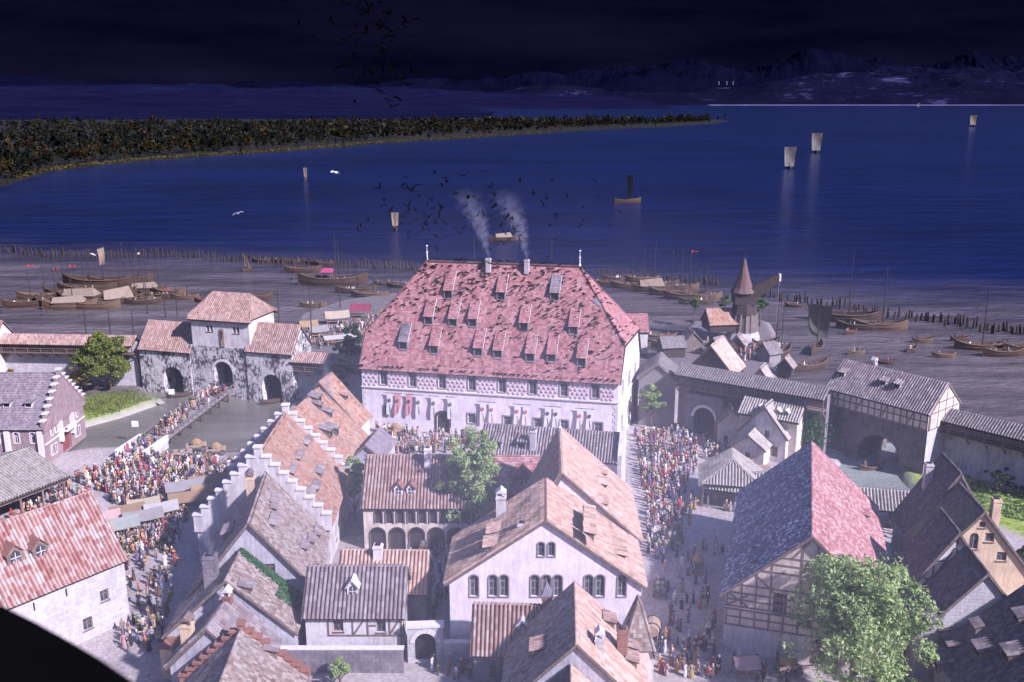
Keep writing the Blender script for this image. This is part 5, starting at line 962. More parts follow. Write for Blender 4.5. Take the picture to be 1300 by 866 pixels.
f4, fg4 = house('stubby_gable_house', 'stubby house with pale verge, lowest in the bottom centre', (5.6, 77.5), 87, 5.6, 5.6, 5.0, 10.4, M['t_church'], M['grey'], FLAT, roofl=M['t_dark'], holes={'far': [(-2.2, 6.6, 1.0, 1.4, 'rect')]})
# ------------------------------------------------------------------ right side houses
BN = (34.6, 100.0); BA = 73
sw, zw_ = wl(BN, BA, 'near', 990, 766); bd = wl(BN, BA, 'near', 1040, 848)
bn, bg = house('half_timbered_barn', 'large half timbered barn with blue grey left and red right roof slope', BN, BA, 9.3, 31.5, 8.0, 16.5, M['t_barnred'], M['cream'], FLAT, roofl=M['t_blue'], cat='barn', over=0.7, verge=0.5, holes={'near': [(sw, zw_ - 1.5, 1.6, 2.8, 'rect'), (2.4, 0, 3.2, 3.6, 'archdoor'), (-0.1, 4.7, 1.6, 1.0, 'rect')]})
fn = bg['fns']['near']; q = MB(); prism(q, [(-9.3, -0.3), (0.7, -0.3), (0.7, 3.4), (-9.3, 3.4)], fn, -0.12, 0.05); q.build('stone_plinth', M['white'], bn)
seg = [(-9.3, 3.6, 9.3, 3.6), (-9.3, 5.7, 9.3, 5.7), (-9.3, 6.1, 9.3, 6.1), (-9.3, 7.9, 9.3, 7.9), (-5.4, 11.2, 5.4, 11.2), (-3.2, 13.2, 3.2, 13.2)]
mm_ = 8.5 / 9.3
for i in range(12):
    x = -9.1 + 18.2*i/11; zt = 16.2 - abs(x)*mm_
    if abs(x - sw) < 0.9 and False: continue
    seg += [(x, 3.7, x, 5.7), (x, 6.1, x, 7.9)]
    if zt > 8.6: seg.append((x, 7.9, x, zt - 0.2))
for sg2 in (-1, 1): seg += [(sg2*9.0, 6.2, sg2*6.6, 7.8), (sg2*6.6, 6.2, sg2*9.0, 7.8), (sg2*6.0, 10.6, sg2*3.2, 8.0), (sg2*9.4, 7.6, 0, 16.1)]
seg += [(-8, 9.0, 8, 9.0), (-4, 12.2, 4, 12.2), (-2.0, 13.2, -0.2, 15.6), (-9.2, 4.7, 9.2, 4.7), (-9.2, 7.0, -1, 7.0)]
beams(bn, fn, [s for s in seg if not (s[0] == s[2] and abs(s[0] - sw) < 0.75 and s[1] > 7) and not (s[0] == s[2] and 0.9 < s[0] < 3.9 and s[1] < 4)], 'wood', 0.2)
for x in (-2.6, -1.4): b = MB(); b.bar((x, -0.25, 0), (x, -0.35, 9.5), 0.06); b.build('hoist_rope', M['plank'], bn)
patches(bn, BN, BA, 'left', 9.3, 8, 16.5, bg, ((958, 694, 2.4, 0.5), (956, 712, 2.4, 0.5), (965, 662, 3.0, 0.4)), M['t_blue'], FLAT); patches(bn, BN, BA, 'right', 9.3, 8, 16.5, bg, ((1100, 655, 2.2, 0.4),), M['t_barnred'], FLAT)
r1, rg1 = house('dark_gable_house', 'dark roofed house with stone chimney behind the ochre gable', (60.1, 118.4), 84, 5.6, 7.0, 7.5, 16.6, M['t_dark'], M['grey'], FLAT); chimney(r1, -2.4, 5.0, 11, 5.0, 1.0, 1.0, 'palestone', 'flat')
R2N = (59.1, 109.4)
r2, rg2 = house('ochre_gable_house', 'ochre gabled house with mossy dark roof at the right edge', R2N, 84, 6.2, 8.6, 7.5, 15.2, M['t_dark'], M['ochre'], FLAT, roofl=M['t_moss'], holes={'near': [(*wl(R2N, 84, 'near', 1247, 670), 0.8, 0.8, 'rect'), (*wl(R2N, 84, 'near', 1235, 697), 1.1, 2.2, 'arch'), (*wl(R2N, 84, 'near', 1256, 688), 1.1, 1.2, 'rect'), (*wl(R2N, 84, 'near', 1271, 712), 1.2, 1.2, 'rect')]})
chimney(r2, 3.2, 4.5, 10.5, 4.6, 1.0, 1.0, 'ochre', 'flat')
R3N = (53.0, 103.0)
r3, rg3 = house('white_timber_gable_house', 'dark roofed house with a small white timber framed gable', R3N, 84, 5.3, 6.4, 7.4, 15.4, M['t_dark'], M['white'], FLAT, holes={'near': [(1.2, 9.0, 0.9, 1.0, 'rect')]}); beams(r3, rg3['fns']['near'], [(-3.4, 9.2, 3.4, 9.2), (-2, 11.6, 2, 11.6), (0, 9.2, 0, 14.8), (-2.4, 9.2, -2.4, 11), (2.4, 9.2, 2.4, 11), (-2.4, 9.3, -0.2, 13.4), (-5, 6.8, 5, 6.8)], 'darkwood', 0.18)
R4N = (53.3, 96.3)
r4, rg4 = house('pebbled_gable_house', 'dark roofed house with a pale pebbled gable notch, lower right', R4N, 84, 6.6, 6.2, 5.8, 13.7, M['t_dark'], M['palestone'], FLAT)
patches(r4, R4N, 84, 'left', 6.6, 5.8, 13.7, rg4, ((1178, 795, 2.2, 0.9), (1236, 800, 1.6, 0.7)), M['t_darkpan'])
R5N = (56.0, 79.5)
r5, rg5 = house('dark_slope_house', 'broad dark tiled roof with row of ribbed dormers in the lower right corner', R5N, 84, 9.2, 15.5, 4.6, 13.2, M['t_dark'], M['grey'], FLAT)
patches(r5, R5N, 84, 'left', 9.2, 4.6, 13.2, rg5, ((1186, 845, 3.0, 1.1), (1240, 832, 2.2, 1.0), (1276, 838, 2.0, 1.1), (1290, 790, 1.6, 1.0), (1200, 820, 3.4, 0.9)), M['t_darkpan'])
MN = (35.9, 143.6)
mk, mkg = house('market_shed', 'open street shed with a pale hipped roof on posts beside the barn', MN, 79, 4.8, 8.6, 4.0, 7.2, M['t_pale'], M['wood'], base=3.3, hips=(3.2, 0), hr=0.7, cat='shed'); posts_under(mk, [(sx*4.6, 0.3 + 4*i) for sx in (-1, 1) for i in range(3)] + [(0, 0.2)], 3.4); FOOT.pop()
lt = empty('lean_to_roof', (0, 0, 0)); tag(lt, 'low pale tiled lean-to roof against the street shed', 'shed'); a, b_, c_, d_ = G(898, 622, 3.2), G(945, 628, 3.2), G(990, 602, 5.0), G(918, 602, 5.0); roof_slope(lt, [a, b_, c_, d_], M['t_pale'], RIB); posts_under(lt, [(p[0] + 0.3, p[1] + 0.5) for p in (a, b_)] + [(c_[0] - .3, c_[1] - .3), (d_[0] + .3, d_[1] - .3)], 3.3)
WN = (46.6, 166.0)
wh, whg = house('white_yard_house', 'white yard house with sunlit pale roof below the timber gallery', WN, 57, 4.4, 6.5, 5.2, 10.4, M['t_pale'], M['white'], FLAT, holes={'near': [(-2.2, 1.4, 0.9, 1.3, 'rect'), (0.8, 4.6, 0.9, 1.2, 'rect'), (2.4, 1.0, 1.2, 2.0, 'rectdoor')]})
hh, hhg = house('dormer_row_house', 'house with three round eyed dormers leaning on the town wall', (54.0, 166.8), 148, 1.6, 11.0, 8.0, 10.0, M['t_pale'], M['cream'], hwl=3.2, holes={'left': [(3, 5, 1, 1.4, 'rect'), (7, 5, 1, 1.4, 'rect')]})
for y_ in (2.4, 4.0, 7.4): gdormer(hh, hhg, 'left', y_, 8.5, 1.1, 0.6, 0.5, M['trim'])
gs, gsg = house('mossy_shed', 'small shed with bright mossy roof beside the street gate', (42.2, 172.0), 80, 2.4, 5.0, 5.4, 7.8, M['t_moss'], M['cream'], FLAT, holes={'near': [(-0.9, 1.2, 0.8, 1.2, 'rect')]})
lw, lwg = house('boarded_lean_house', 'little pale house with plank front beside the white yard house', (43.2, 163.0), 60, 3.0, 5.0, 3.6, 5.8, M['t_pale'], M['cream'], FLAT, holes={'near': [(0, 1.0, 0.9, 1.5, 'rect')]})
ps, psg = house('pool_shed', 'open shed with striped pale roof between barn and pool', (54.0, 139.2), -13, 3.0, 12.5, 3.8, 5.6, M['t_pale'], M['wood'], base=3.2, cat='shed'); posts_under(ps, [(2.8, 0.3 + 3*i) for i in range(5)] + [(-2.8, 0.3 + 3*i) for i in range(5)], 3.3); FOOT.pop()
# harbour side
house('harbour_shed', 'harbour shed with a sunlit pink roof and dark boarded gable', (45.6, 209.5), 62, 5.4, 9.5, 4.6, 10.6, M['t_church'], M['darkwood'], FLAT)
house('harbour_tent', 'small canvas tent on the quay beside the harbour shed', (57.5, 210.5), 62, 2.8, 4.5, 1.2, 5.0, M['canvas_t'] if 'canvas_t' in M else M['t_pale'], M['plank'], FLAT, cat='tent')
house('quay_house', 'house with a pinkish roof on the quay right of the hall', (25.5, 247.0), 0, 4.0, 10.5, 6.0, 9.6, M['t_hall'], M['white'], FLAT, holes={'right': [(3, 2, 1, 1.5, 'rect'), (7, 2, 1, 1.5, 'rect')]})
house('smithy', 'dark open smithy with patched orange roof beside the crane', (54.2, 257.0), 8, 3.6, 9.0, 5.4, 8.8, M['t_orange'], M['darkwood'], FLAT, base=3.0)

for i, (px, py, ax, hw_, L_, ze_, zr_, rm, wm, lab) in enumerate(((905, 452, 40, 2.2, 4.0, 2.6, 4.8, 't_shingle', 'darkwood', 'dark hut on the quay left of the harbour shed'), (935, 448, 70, 2.0, 3.6, 2.2, 4.6, 't_greybrown', 'wood', 'plank hut behind the harbour shed'), (968, 458, 30, 2.4, 4.0, 2.4, 4.6, 't_shingle', 'greywood', 'grey hut between tent and boats on the quay'), (880, 446, 100, 2.4, 4.4, 2.8, 5.2, 't_warm', 'wood', 'brown roofed hut behind the gallery'), (838, 452, 10, 2.4, 6.0, 3.0, 5.0, 't_shingle', 'darkwood', 'long dark shed between hall and gallery'), (995, 476, 60, 1.8, 3.4, 2.2, 4.2, 't_greybrown', 'darkwood', 'small hut beside the ribbed cog'))):
    house('quay_hut', lab, G2(px, py), ax, hw_, L_, ze_, zr_, M[rm], M[wm], FLAT, cat='hut', group='huts on the right quay')
# ------------------------------------------------------------------ trees and plants
def gxy(px, py, z=0.0): p = G(px, py, z); return (p[0], p[1], 0.0)
tree('round olive green tree on the grass bank left of the gatehouse', gxy(140, 494), 6.7, 6.3, 0.9, M['leaf_olive'], 12000, 80, 0.34, 3)
tree('golden shrub beside the olive tree below the town wall', gxy(104, 497), 3.2, 3.0, 0.3, M['leaf_gold'], 2600, 26, 0.28, 4, name='shrub')
tree('yellowing bush behind the stone house at the left edge', gxy(20, 484), 4.6, 2.4, 0.6, M['leaf_gold'], 3000, 30, 0.3, 5, name='shrub')
tree('thin yellowing sapling against the town wall', gxy(64, 486), 1.2, 2.6, 0.8, M['leaf_gold'], 600, 10, 0.22, 25, name='sapling')
tree('dark tree at the left end of the hall', gxy(444, 506), 3.8, 6.2, 1.0, M['leaf_dark'], 5600, 60, 0.34, 6)
tree('dark low tree behind the left corner of the hall', gxy(446, 470), 4.2, 5.2, 0.8, M['leaf_dark'], 2600, 26, 0.34, 7)
tree('tall airy pale green tree in the cloister yard', gxy(602, 690), 5.0, 8.2, 1.4, M['leaf_pale'], 11500, 100, 0.26, 8, squash=0.9)
tree('slim bright green tree beside the orange roofed house', gxy(451, 664), 2.2, 5.4, 0.5, M['leaf_pale'], 4600, 50, 0.24, 9, squash=1.0)
tree('small green shrub beside the cloister arches', gxy(478, 668), 1.6, 2.0, 0.2, M['leaf'], 1300, 14, 0.22, 10, name='shrub')
tree('large pale leafy tree in front of the half timbered barn', (38.0, 93.0, 0), 7.6, 7.5, 1.5, M['leaf_pale'], 19000, 200, 0.24, 11)
tree('low green shrub under the large pale tree', (41.5, 91.5, 0), 3.4, 2.3, 0.3, M['leaf'], 3000, 26, 0.24, 12, name='shrub')
tree('small light green tree behind the courtyard wall, bottom edge', gxy(432, 872), 2.0, 1.6, 0.6, M['leaf_pale'], 1600, 18, 0.22, 13)
tree('green garden tree right of the ochre gable', (69.5, 113, 0), 3.6, 4.4, 1.2, M['leaf'], 5200, 44, 0.26, 14)
tree('lower green garden tree below the ochre gable at the right edge', (69.5, 107.5, 0), 3.0, 3.4, 0.8, M['leaf'], 3600, 30, 0.26, 24)
tree('dark bush at the foot of the grey town wall', gxy(1270, 628), 3.2, 2.2, 0.2, M['leaf_dark'], 2400, 24, 0.28, 15, name='shrub')
tree('grey green tree beside the lodge and the street gate', gxy(826, 545), 2.6, 3.8, 2.0, M['leaf_pale'], 2800, 30, 0.26, 16)
for i, (px, py, r_, lab) in enumerate(((880, 412, 2.4, 'clipped tree left of the smithy'), (918, 410, 2.4, 'clipped tree between smithy and crane'), (964, 414, 3.0, 'clipped tree right of the crane'))): tree(lab, gxy(px, py), r_, 2.9, 3.4, M['leaf'], 1500, 20, 0.32, 17 + i)
def ivy_on(label, loc, rz, pts, mat='ivy', size=0.24, seed=2):
    r_ = empty('ivy', loc, rz); tag(r_, label, 'plant'); leafmass(pts, size, M[mat], 'foliage', r_, seed=seed)
rgv = np.random.default_rng(8)
def blob(n, x0, x1, z0, z1, dep=0.5):
    x = rgv.normal((x0 + x1)/2, (x1 - x0)/4.2, n); z = rgv.normal((z0 + z1)/2, (z1 - z0)/4.2, n); return np.stack([x, -0.1 - np.abs(rgv.normal(0, dep, n)), z], 1)
wa = math.atan2(166.4 - 183.3, 58.2 - 33.8)
ivy_on('big ivy patch on the dark wall left of the water gate', (33.8, 183.3, 0), wa, blob(2600, 23, 30, 0.5, 8.5, 0.7))
ivy_on('ivy on the wall right of the street gate', (33.8, 183.3, 0), wa, np.concatenate([blob(1500, 8.2, 13.0, 3.5, 9.0, 0.3)]), 'leaf', 0.24, 3)
ivy_on('hanging ivy on the left pier of the water gate', (TN[0], TN[1], 0), R(TA - 90), np.array([(-TH - 0.15 - abs(p[1])*0.4, TL - 3.2 + p[0], p[2]) for p in blob(800, -1.0, 1.2, 2, 8.5, 0.3)]), 'ivy', 0.22, 4)
ivy_on('creeper on the right end wall of the hall', HALL[0] + (0,), HALL[1], np.array([(52.3 + K_, y_, z_) for K_, y_, z_ in zip(np.abs(rgv.normal(0.6, 0.25, 700)), rgv.normal(13, 1.0, 700), rgv.uniform(2, 13, 700))]), 'leaf', 0.22, 5)
gp_ = []
for i in range(2600):
    u_, v_ = rgv.uniform(), rgv.uniform(); a = np.array(GRASS2[1]); b2 = np.array(GRASS2[2]); c = np.array(GRASS2[4]); p = a + u_*(b2 - a) + v_*0.8*(c - a); gp_.append((p[0], p[1], rgv.uniform(0.0, 0.6)))
o = leafmass(gp_, 0.3, M['leaf'], 'bank_weeds', None, seed=6); o['kind'] = 'stuff'
gp_ = []
P1 = np.array(GRASS1)
for i in range(4200):
    w_ = rgv.dirichlet(np.ones(len(P1))*0.6); p = (P1 * w_[:, None]).sum(0); gp_.append((p[0], p[1], 0.25 + rgv.uniform(0.0, 0.35)))
o = leafmass(gp_, 0.22, M['leaf_olive'], 'bank_grass', None, seed=7); o['kind'] = 'stuff'
# far forest on the peninsula
def crown_cloud(seed, n):
    """unit crown (radius 1, height 1) of leaf clumps as vertex and face arrays"""
    p = crown_points(n, 0.82, 0.82, 0.46, 9, seed, 0.8); p[:, 2] += 0.5; rg = np.random.default_rng(seed); n = len(p)
    d1 = rg.normal(size=(n, 3)); d1 /= np.linalg.norm(d1, axis=1)[:, None]; d2 = rg.normal(size=(n, 3)); d2 -= (d2*d1).sum(1)[:, None]*d1; d2 /= np.linalg.norm(d2, axis=1)[:, None]; sz = rg.uniform(0.10, 0.22, n)[:, None]*np.array([1, 1, 0.6])
    return np.stack([p - d1*sz, p + d2*sz, p + d1*sz, p - d2*sz], 1).reshape(-1, 3), np.arange(4*n).reshape(-1, 4)
far_cols = {'dark': [(0.0028, 0.0045, 0.003), (0.009, 0.013, 0.007)], 'olive': [(0.009, 0.010, 0.003), (0.026, 0.026, 0.008)], 'rust': [(0.016, 0.007, 0.003), (0.042, 0.019, 0.006)], 'gold': [(0.026, 0.02, 0.004), (0.062, 0.047, 0.009)]}
FM = {k: mat_leaf('far_%s_foliage' % k, [v[0], tuple((a + b_)/2 for a, b_ in zip(*v)), v[1]]) for k, v in far_cols.items()}
shp = np.array(shore, float); seglen = np.hypot(*(shp[1:] - shp[:-1]).T)
names = {'dark': 'dark green', 'olive': 'olive', 'rust': 'rust red', 'gold': 'golden'}
def shore_pt(t, off):
    d = t * seglen.sum(); i = 0
    while i < len(seglen) - 1 and d > seglen[i]: d -= seglen[i]; i += 1
    a, b2 = shp[i], shp[i + 1]; p = a + (b2 - a) * (d / seglen[i]); n = np.array([-(b2 - a)[1], (b2 - a)[0]]) / seglen[i]; return p + n * off
def big_mesh(name, vlist, flist, mats, k=4):
    off = np.cumsum([0] + [len(v) for v in vlist[:-1]]); V = np.concatenate(vlist); Fc = np.concatenate([f + o_ for f, o_ in zip(flist, off)]); nf = len(Fc)
    me = bpy.data.meshes.new(name); me.vertices.add(len(V)); me.vertices.foreach_set('co', V.astype(np.float32).ravel()); me.loops.add(nf*k); me.loops.foreach_set('vertex_index', Fc.astype(np.int32).ravel())
    me.polygons.add(nf); me.polygons.foreach_set('loop_start', np.arange(0, nf*k, k, dtype=np.int32)); me.polygons.foreach_set('loop_total', np.full(nf, k, dtype=np.int32)); me.polygons.foreach_set('use_smooth', np.zeros(nf, bool))
    for m_ in mats: me.materials.append(m_)
    me.update(calc_edges=True); return me
cms = {k: [big_mesh('far_crown', *[[q] for q in crown_cloud(i*7 + j, 420)], [FM[k]]) for j in range(4)] for i, k in enumerate(far_cols)}
clouds = [crown_cloud(100 + j, 72) for j in range(8)]
M['farbark'] = mat_noise('dark_far_bark', [(0.006, 0.005, 0.004), (0.012, 0.01, 0.008)], 1.0, bmp=0)
tk = MB(); tk.tube([(0, 0, -1), (0, 0, 6)], [0.5, 0.3], 5); tkm = tk.mesh('far_trunk', M['farbark'])
rf = random.Random(5); used = {}
pxs = [(-20 + 9.9*i) for i in range(96)]
for i, pxx in enumerate(pxs):
    yy = np.interp(pxx, [-20, 0, 30, 60, 110, 180, 260, 340, 430, 500, 570, 660, 760, 850, 905, 926], [240, 238, 228, 219, 212, 205, 199, 194, 187, 181, 177, 171, 165, 161, 157, 154]) - rf.uniform(2.0, 6.5) * (1.0 if pxx < 500 else 0.4)
    p = G(pxx, yy, 1.0); dist = math.hypot(p[0], p[1]); h = rf.uniform(8, 23) * (1.15 if dist > 1600 else 0.85); r_ = h * rf.uniform(0.36, 0.52)
    k = rf.choices(['dark', 'olive', 'rust', 'gold'], [5, 4, 2, 2])[0] if pxx > 120 else rf.choices(['dark', 'olive', 'rust', 'gold'], [2, 3, 2, 3])[0]
    root = empty('shore_tree', (p[0], p[1], 1.0)); side_ = ('leftmost', 'left of the gatehouse', 'above the gatehouse', 'left of the hall', 'above the hall', 'right of the smoke', 'at the tip')[min(6, int((pxx + 20) / 140))]; k2 = 'tall' if h > 16.5 else 'low'
    tag(root, '%s far %s tree on the wooded lake shore, %s' % (k2, names[k], side_), 'tree', '%s %s shore trees, %s' % (k2, names[k], side_))
    c = link('crown', rf.choice(cms[k]), root); c.scale = (r_, r_, h); c.location = (0, 0, h*0.12); c.rotation_euler = (0, 0, rf.uniform(0, 6)); link('trunk', tkm, root)
bmf = {k: ([], []) for k in far_cols}
for i in range(2900):
    pxx = rf.uniform(-30, 900); ys = np.interp(pxx, [-20, 0, 60, 180, 340, 500, 660, 850, 926], [238, 234, 215, 201, 190, 178, 168.5, 159.5, 154]); ytop = np.interp(pxx, [-30, 300, 600, 850, 926], [157, 158, 156, 155.5, 153.6]); yy = ytop + (ys - 3 - ytop) * rf.random() ** 1.3
    p = G(pxx, yy, 3.0); h = rf.uniform(7, 20) + (9 if rf.random() < 0.14 else 0); r_ = h * rf.uniform(0.4, 0.75)
    k = rf.choices(['dark', 'olive', 'rust', 'gold'], [8, 3, 1.6, 0.7])[0]; (co, fc) = rf.choice(clouds); vs_, fs_ = bmf[k]; ang_ = rf.uniform(0, 6.28); ca, sa = math.cos(ang_), math.sin(ang_)
    vs_.append(np.stack([(co[:, 0]*ca - co[:, 1]*sa)*r_ + p[0], (co[:, 0]*sa + co[:, 1]*ca)*r_ + p[1], co[:, 2]*h + 2.0], 1)); fs_.append(fc)
for k, (v_, f_) in bmf.items(): o = link('forest', big_mesh('forest', v_, f_, [FM[k]])); o['kind'] = 'stuff'; tag(o, '%s trees of the wooded peninsula' % names[k], 'forest')
rp = []
for i in range(5000):
    t = rf.uniform(0.08, 0.55); p = shore_pt(t, rf.uniform(3, 16)); rp.append((p[0], p[1], rf.uniform(-0.3, 2.4)))
o = leafmass(rp, 1.3, mat_leaf('reed_leaves', [(0.03, 0.026, 0.008), (0.07, 0.055, 0.014), (0.11, 0.085, 0.025)]), 'reeds', None, seed=9); o['kind'] = 'stuff'
M['palefar'] = mat_noise('far_limewash', [(0.12, 0.12, 0.2), (0.16, 0.16, 0.26)], 0.01, bmp=0)
# white towers of a far castle on the other shore
for i, px in enumerate((913, 923, 931)):
    d = ray(px, 97); t = 15600 / d[1]; r_ = empty('far_tower', (d[0]*t, 15600, 330)); tag(r_, ('tiny white tower on the far hillside, leftmost of three', 'tiny white tower on the far hillside, middle of three', 'tiny white tower on the far hillside, rightmost of three')[i], 'tower', 'towers on the far hillside'); b = MB(); b.lathe([(7, -20), (7, 20), (8, 24), (0.5, 42)], 6); b.build('shaft', M['palefar'], r_)

# ------------------------------------------------------------------ harbour: crane, piles, boats
def cloth_mat(name, c): return mat_noise(name, [tuple(v*0.75 for v in c), c], 0.8, bmp=0.25)
M['sail'] = cloth_mat('tan_sailcloth', (0.26, 0.20, 0.15)); M['sailwhite'] = cloth_mat('grey_sailcloth', (0.22, 0.20, 0.185)); M['sailgreen'] = cloth_mat('greenish_sailcloth', (0.17, 0.165, 0.13)); M['redcloth'] = cloth_mat('red_cloth', (0.42, 0.05, 0.06)); M['crimson'] = cloth_mat('crimson_canopy', (0.38, 0.06, 0.14))
ck = empty('harbour_crane', (*G2(942, 431), 0)); ck.scale = (1.0, 1.0, 0.98); tag(ck, 'wooden harbour treadwheel crane with conical roof and boxed jib', 'crane')
b = MB(); b.lathe([(5.0, -1.2), (4.9, 1.0), (4.2, 2.6)], 10); b.build('stone_footing', M['palestone'], ck)
b = MB(); b.lathe([(4.0, 2.5), (3.7, 8.0)], 8); b.build('boarded_base', M['wood'], ck)
b = MB(); b.lathe([(4.0, 7.9), (3.8, 8.3), (2.9, 10.9)], 8); b.build('skirt_roof', M['darkwood'], ck)
for i in range(16):
    a = 6.283*i/16; q = MB(); q.bar((4.02*math.cos(a), 4.02*math.sin(a), 2.6), (3.72*math.cos(a), 3.72*math.sin(a), 8.0), 0.3, 0.12); q.build('board', M['greywood'], ck)
b = MB(); b.box((-0.2, 0, 12.4), (5.8, 5.2, 3.5)); b.build('turning_head', M['darkwood'], ck)
b = MB(); b.lathe([(3.6, 13.9), (2.7, 15.2), (1.8, 17.6), (1.0, 20.6), (0.4, 23.0), (0.1, 23.6)], 12, c=(-0.6, 0, 0)); b.build('conical_roof', mat_noise('brown_roof_shingles', [(0.09, 0.055, 0.055), (0.18, 0.115, 0.105)], 1.4, bmp=0.6), ck)
b = MB(); b.tube([(-0.6, 0, 23.4), (-0.6, 0, 25)], 0.07, 5); b.build('finial', M['darkwood'], ck)
b = MB(); b.raw([(1.6, -1.7, 10.9), (2.4, 1.3, 10.9), (9.0, 0.0, 17.0), (8.6, -1.8, 17.0), (1.6, -1.9, 15.6), (2.4, 1.5, 15.6), (9.0, 0.0, 19.2), (8.6, -1.8, 19.2)], [(0,3,2,1), (4,5,6,7), (0,1,5,4), (1,2,6,5), (2,3,7,6), (3,0,4,7)]); b.build('jib', M['darkwood'], ck)
b = MB(); b.box((9.1, -0.9, 18.2), (0.5, 1.3, 2.0)); b.build('jib_end', M['trim'], ck)
b = MB(); b.bar((9.1, -0.9, 17.2), (9.1, -0.9, 5.0), 0.08); b.build('rope', M['plank'], ck)
FOOT.append([(60, 253), (69, 253), (69, 262), (60, 262)])
rk = MB(); rr_ = random.Random(3); c0 = G2(945, 437)
for i in range(240): a = rr_.uniform(0, 6.28); d_ = rr_.uniform(4.0, 9.5); s_ = rr_.uniform(0.25, 0.7); rk.lathe([(s_*0.7, -s_*0.4), (s_, 0.1), (s_*0.6, s_*0.6)], 5, c=(c0[0] + 1.3*d_*math.cos(a), c0[1] + d_*math.sin(a)*0.8, -0.3), ex=rr_.uniform(0.6, 1))
o = rk.build('shore_stones', M['palestone']); o['kind'] = 'stuff'
# piles of the harbour palisade
pv = []
for j in range(3): b = MB(); b.tube([(0, 0, -3), (0.02*j, 0.03, 0.8), (0.06*j - .05, 0.05, 2.2)], [0.3, 0.27, 0.2], 6); pv.append(b.mesh('pile', M['darkwood']))
LPW = ['at the left picture edge', 'above the pennant masts', 'above the long cargo barge', 'left of the gate tower', 'above the gate tower', 'left of the five dark boats', 'behind the five dark boats', 'above the canopy barge']
RPW = ['beside the crane', 'behind the hanging sail', 'behind the large ship', 'right of the pale hulled ship', 'above the rowing boats', 'above the long rowing boat', 'left of the olive hulled ship', 'at the right picture edge']
def pile(px, py, h, label, grp):
    if 'pile' not in label: label = '%s wooden pile in the lake palisade, %s' % ('short' if h < 1.15 else 'middling' if h < 1.4 else 'tall', label)
    grp = grp + ', ' + label
    p = G(px, py, -0.9); o = link('harbour_pile', rr_.choice(pv)); o.location = (p[0], p[1], -0.9); o.scale = (1.35, 1.35, h); o.rotation_euler = (rr_.uniform(-.06, .06), rr_.uniform(-.06, .06), rr_.uniform(0, 6)); tag(o, label, 'pile', grp)
for i in range(112):
    t = i / 111; px = -3 + 446*t + rr_.uniform(-1.6, 1.6); py = 319 + 17*t + 6*math.sin(t*9) * 0.3 + rr_.choice((0, 0, 2.5)); pile(px, py, rr_.uniform(0.9, 1.7), LPW[min(7, int(t*8))], 'piles of the left palisade')
for i in range(22): pile(452 + 4.0*i + rr_.uniform(-1, 1), 338 + 0.3*i + rr_.uniform(-1, 2), rr_.uniform(1.0, 1.8), 'dark wooden pile between the left bay and the hall', 'piles behind the hall')
for i in range(40): pile(760 + 3.9*i + rr_.uniform(-1.5, 1.5), 350 + 0.28*i + rr_.uniform(-1, 2), rr_.uniform(0.8, 1.5), 'wooden pile behind the boats moored right of the hall', 'piles right of the hall')
for i in range(74):
    t = i / 73; pile(965 + 345*t + rr_.uniform(-2.5, 2.5), 376 + 52*t + rr_.choice((0, 0, 3, -2)), rr_.uniform(0.8, 1.6), RPW[min(7, int(t*8))], 'piles of the right palisade')
# boats
def hull_mesh(L, B, D, name, mat, castle=0.0):
    mb = MB(); n = 13; secs = []
    for i in range(n):
        t = -1 + 2*i/(n - 1); wdt = B/2 * max(0.04, (1 - abs(t)**2.6)); sh = D*(1 + 0.55*abs(t)**2.4 + castle*max(0, -t)**3); ke = -0.45*D + 0.5*D*abs(t)**3; x = t*L/2 * (1 + 0.02*abs(t))
        secs.append([(x, -wdt, sh), (x, -wdt*0.93, sh*0.45), (x, -wdt*0.55, ke*0.8), (x, 0, ke), (x, wdt*0.55, ke*0.8), (x, wdt*0.93, sh*0.45), (x, wdt, sh)])
    base = [p for s in secs for p in s]; m = 7; inn = [(p[0]*0.97, p[1]*0.86, max(p[2] + 0.02, 0.05) if j % 7 not in (0, 6) else p[2] + 0.03) for j, p in enumerate(base)]
    f = []
    for i in range(n - 1):
        for j in range(m - 1): a = i*m + j; f.append((a, a + 1, a + m + 1, a + m))
    k = len(base); f2 = [tuple(q + k for q in reversed(t)) for t in f]; rim = []
    for i in range(n - 1): rim += [(i*m, (i + 1)*m, (i + 1)*m + k, i*m + k), (i*m + 6, i*m + 6 + k, (i + 1)*m + 6 + k, (i + 1)*m + 6)]
    mb.raw(base + inn, f + f2 + rim); return mb.mesh(name, mat)
BOATCREW = []
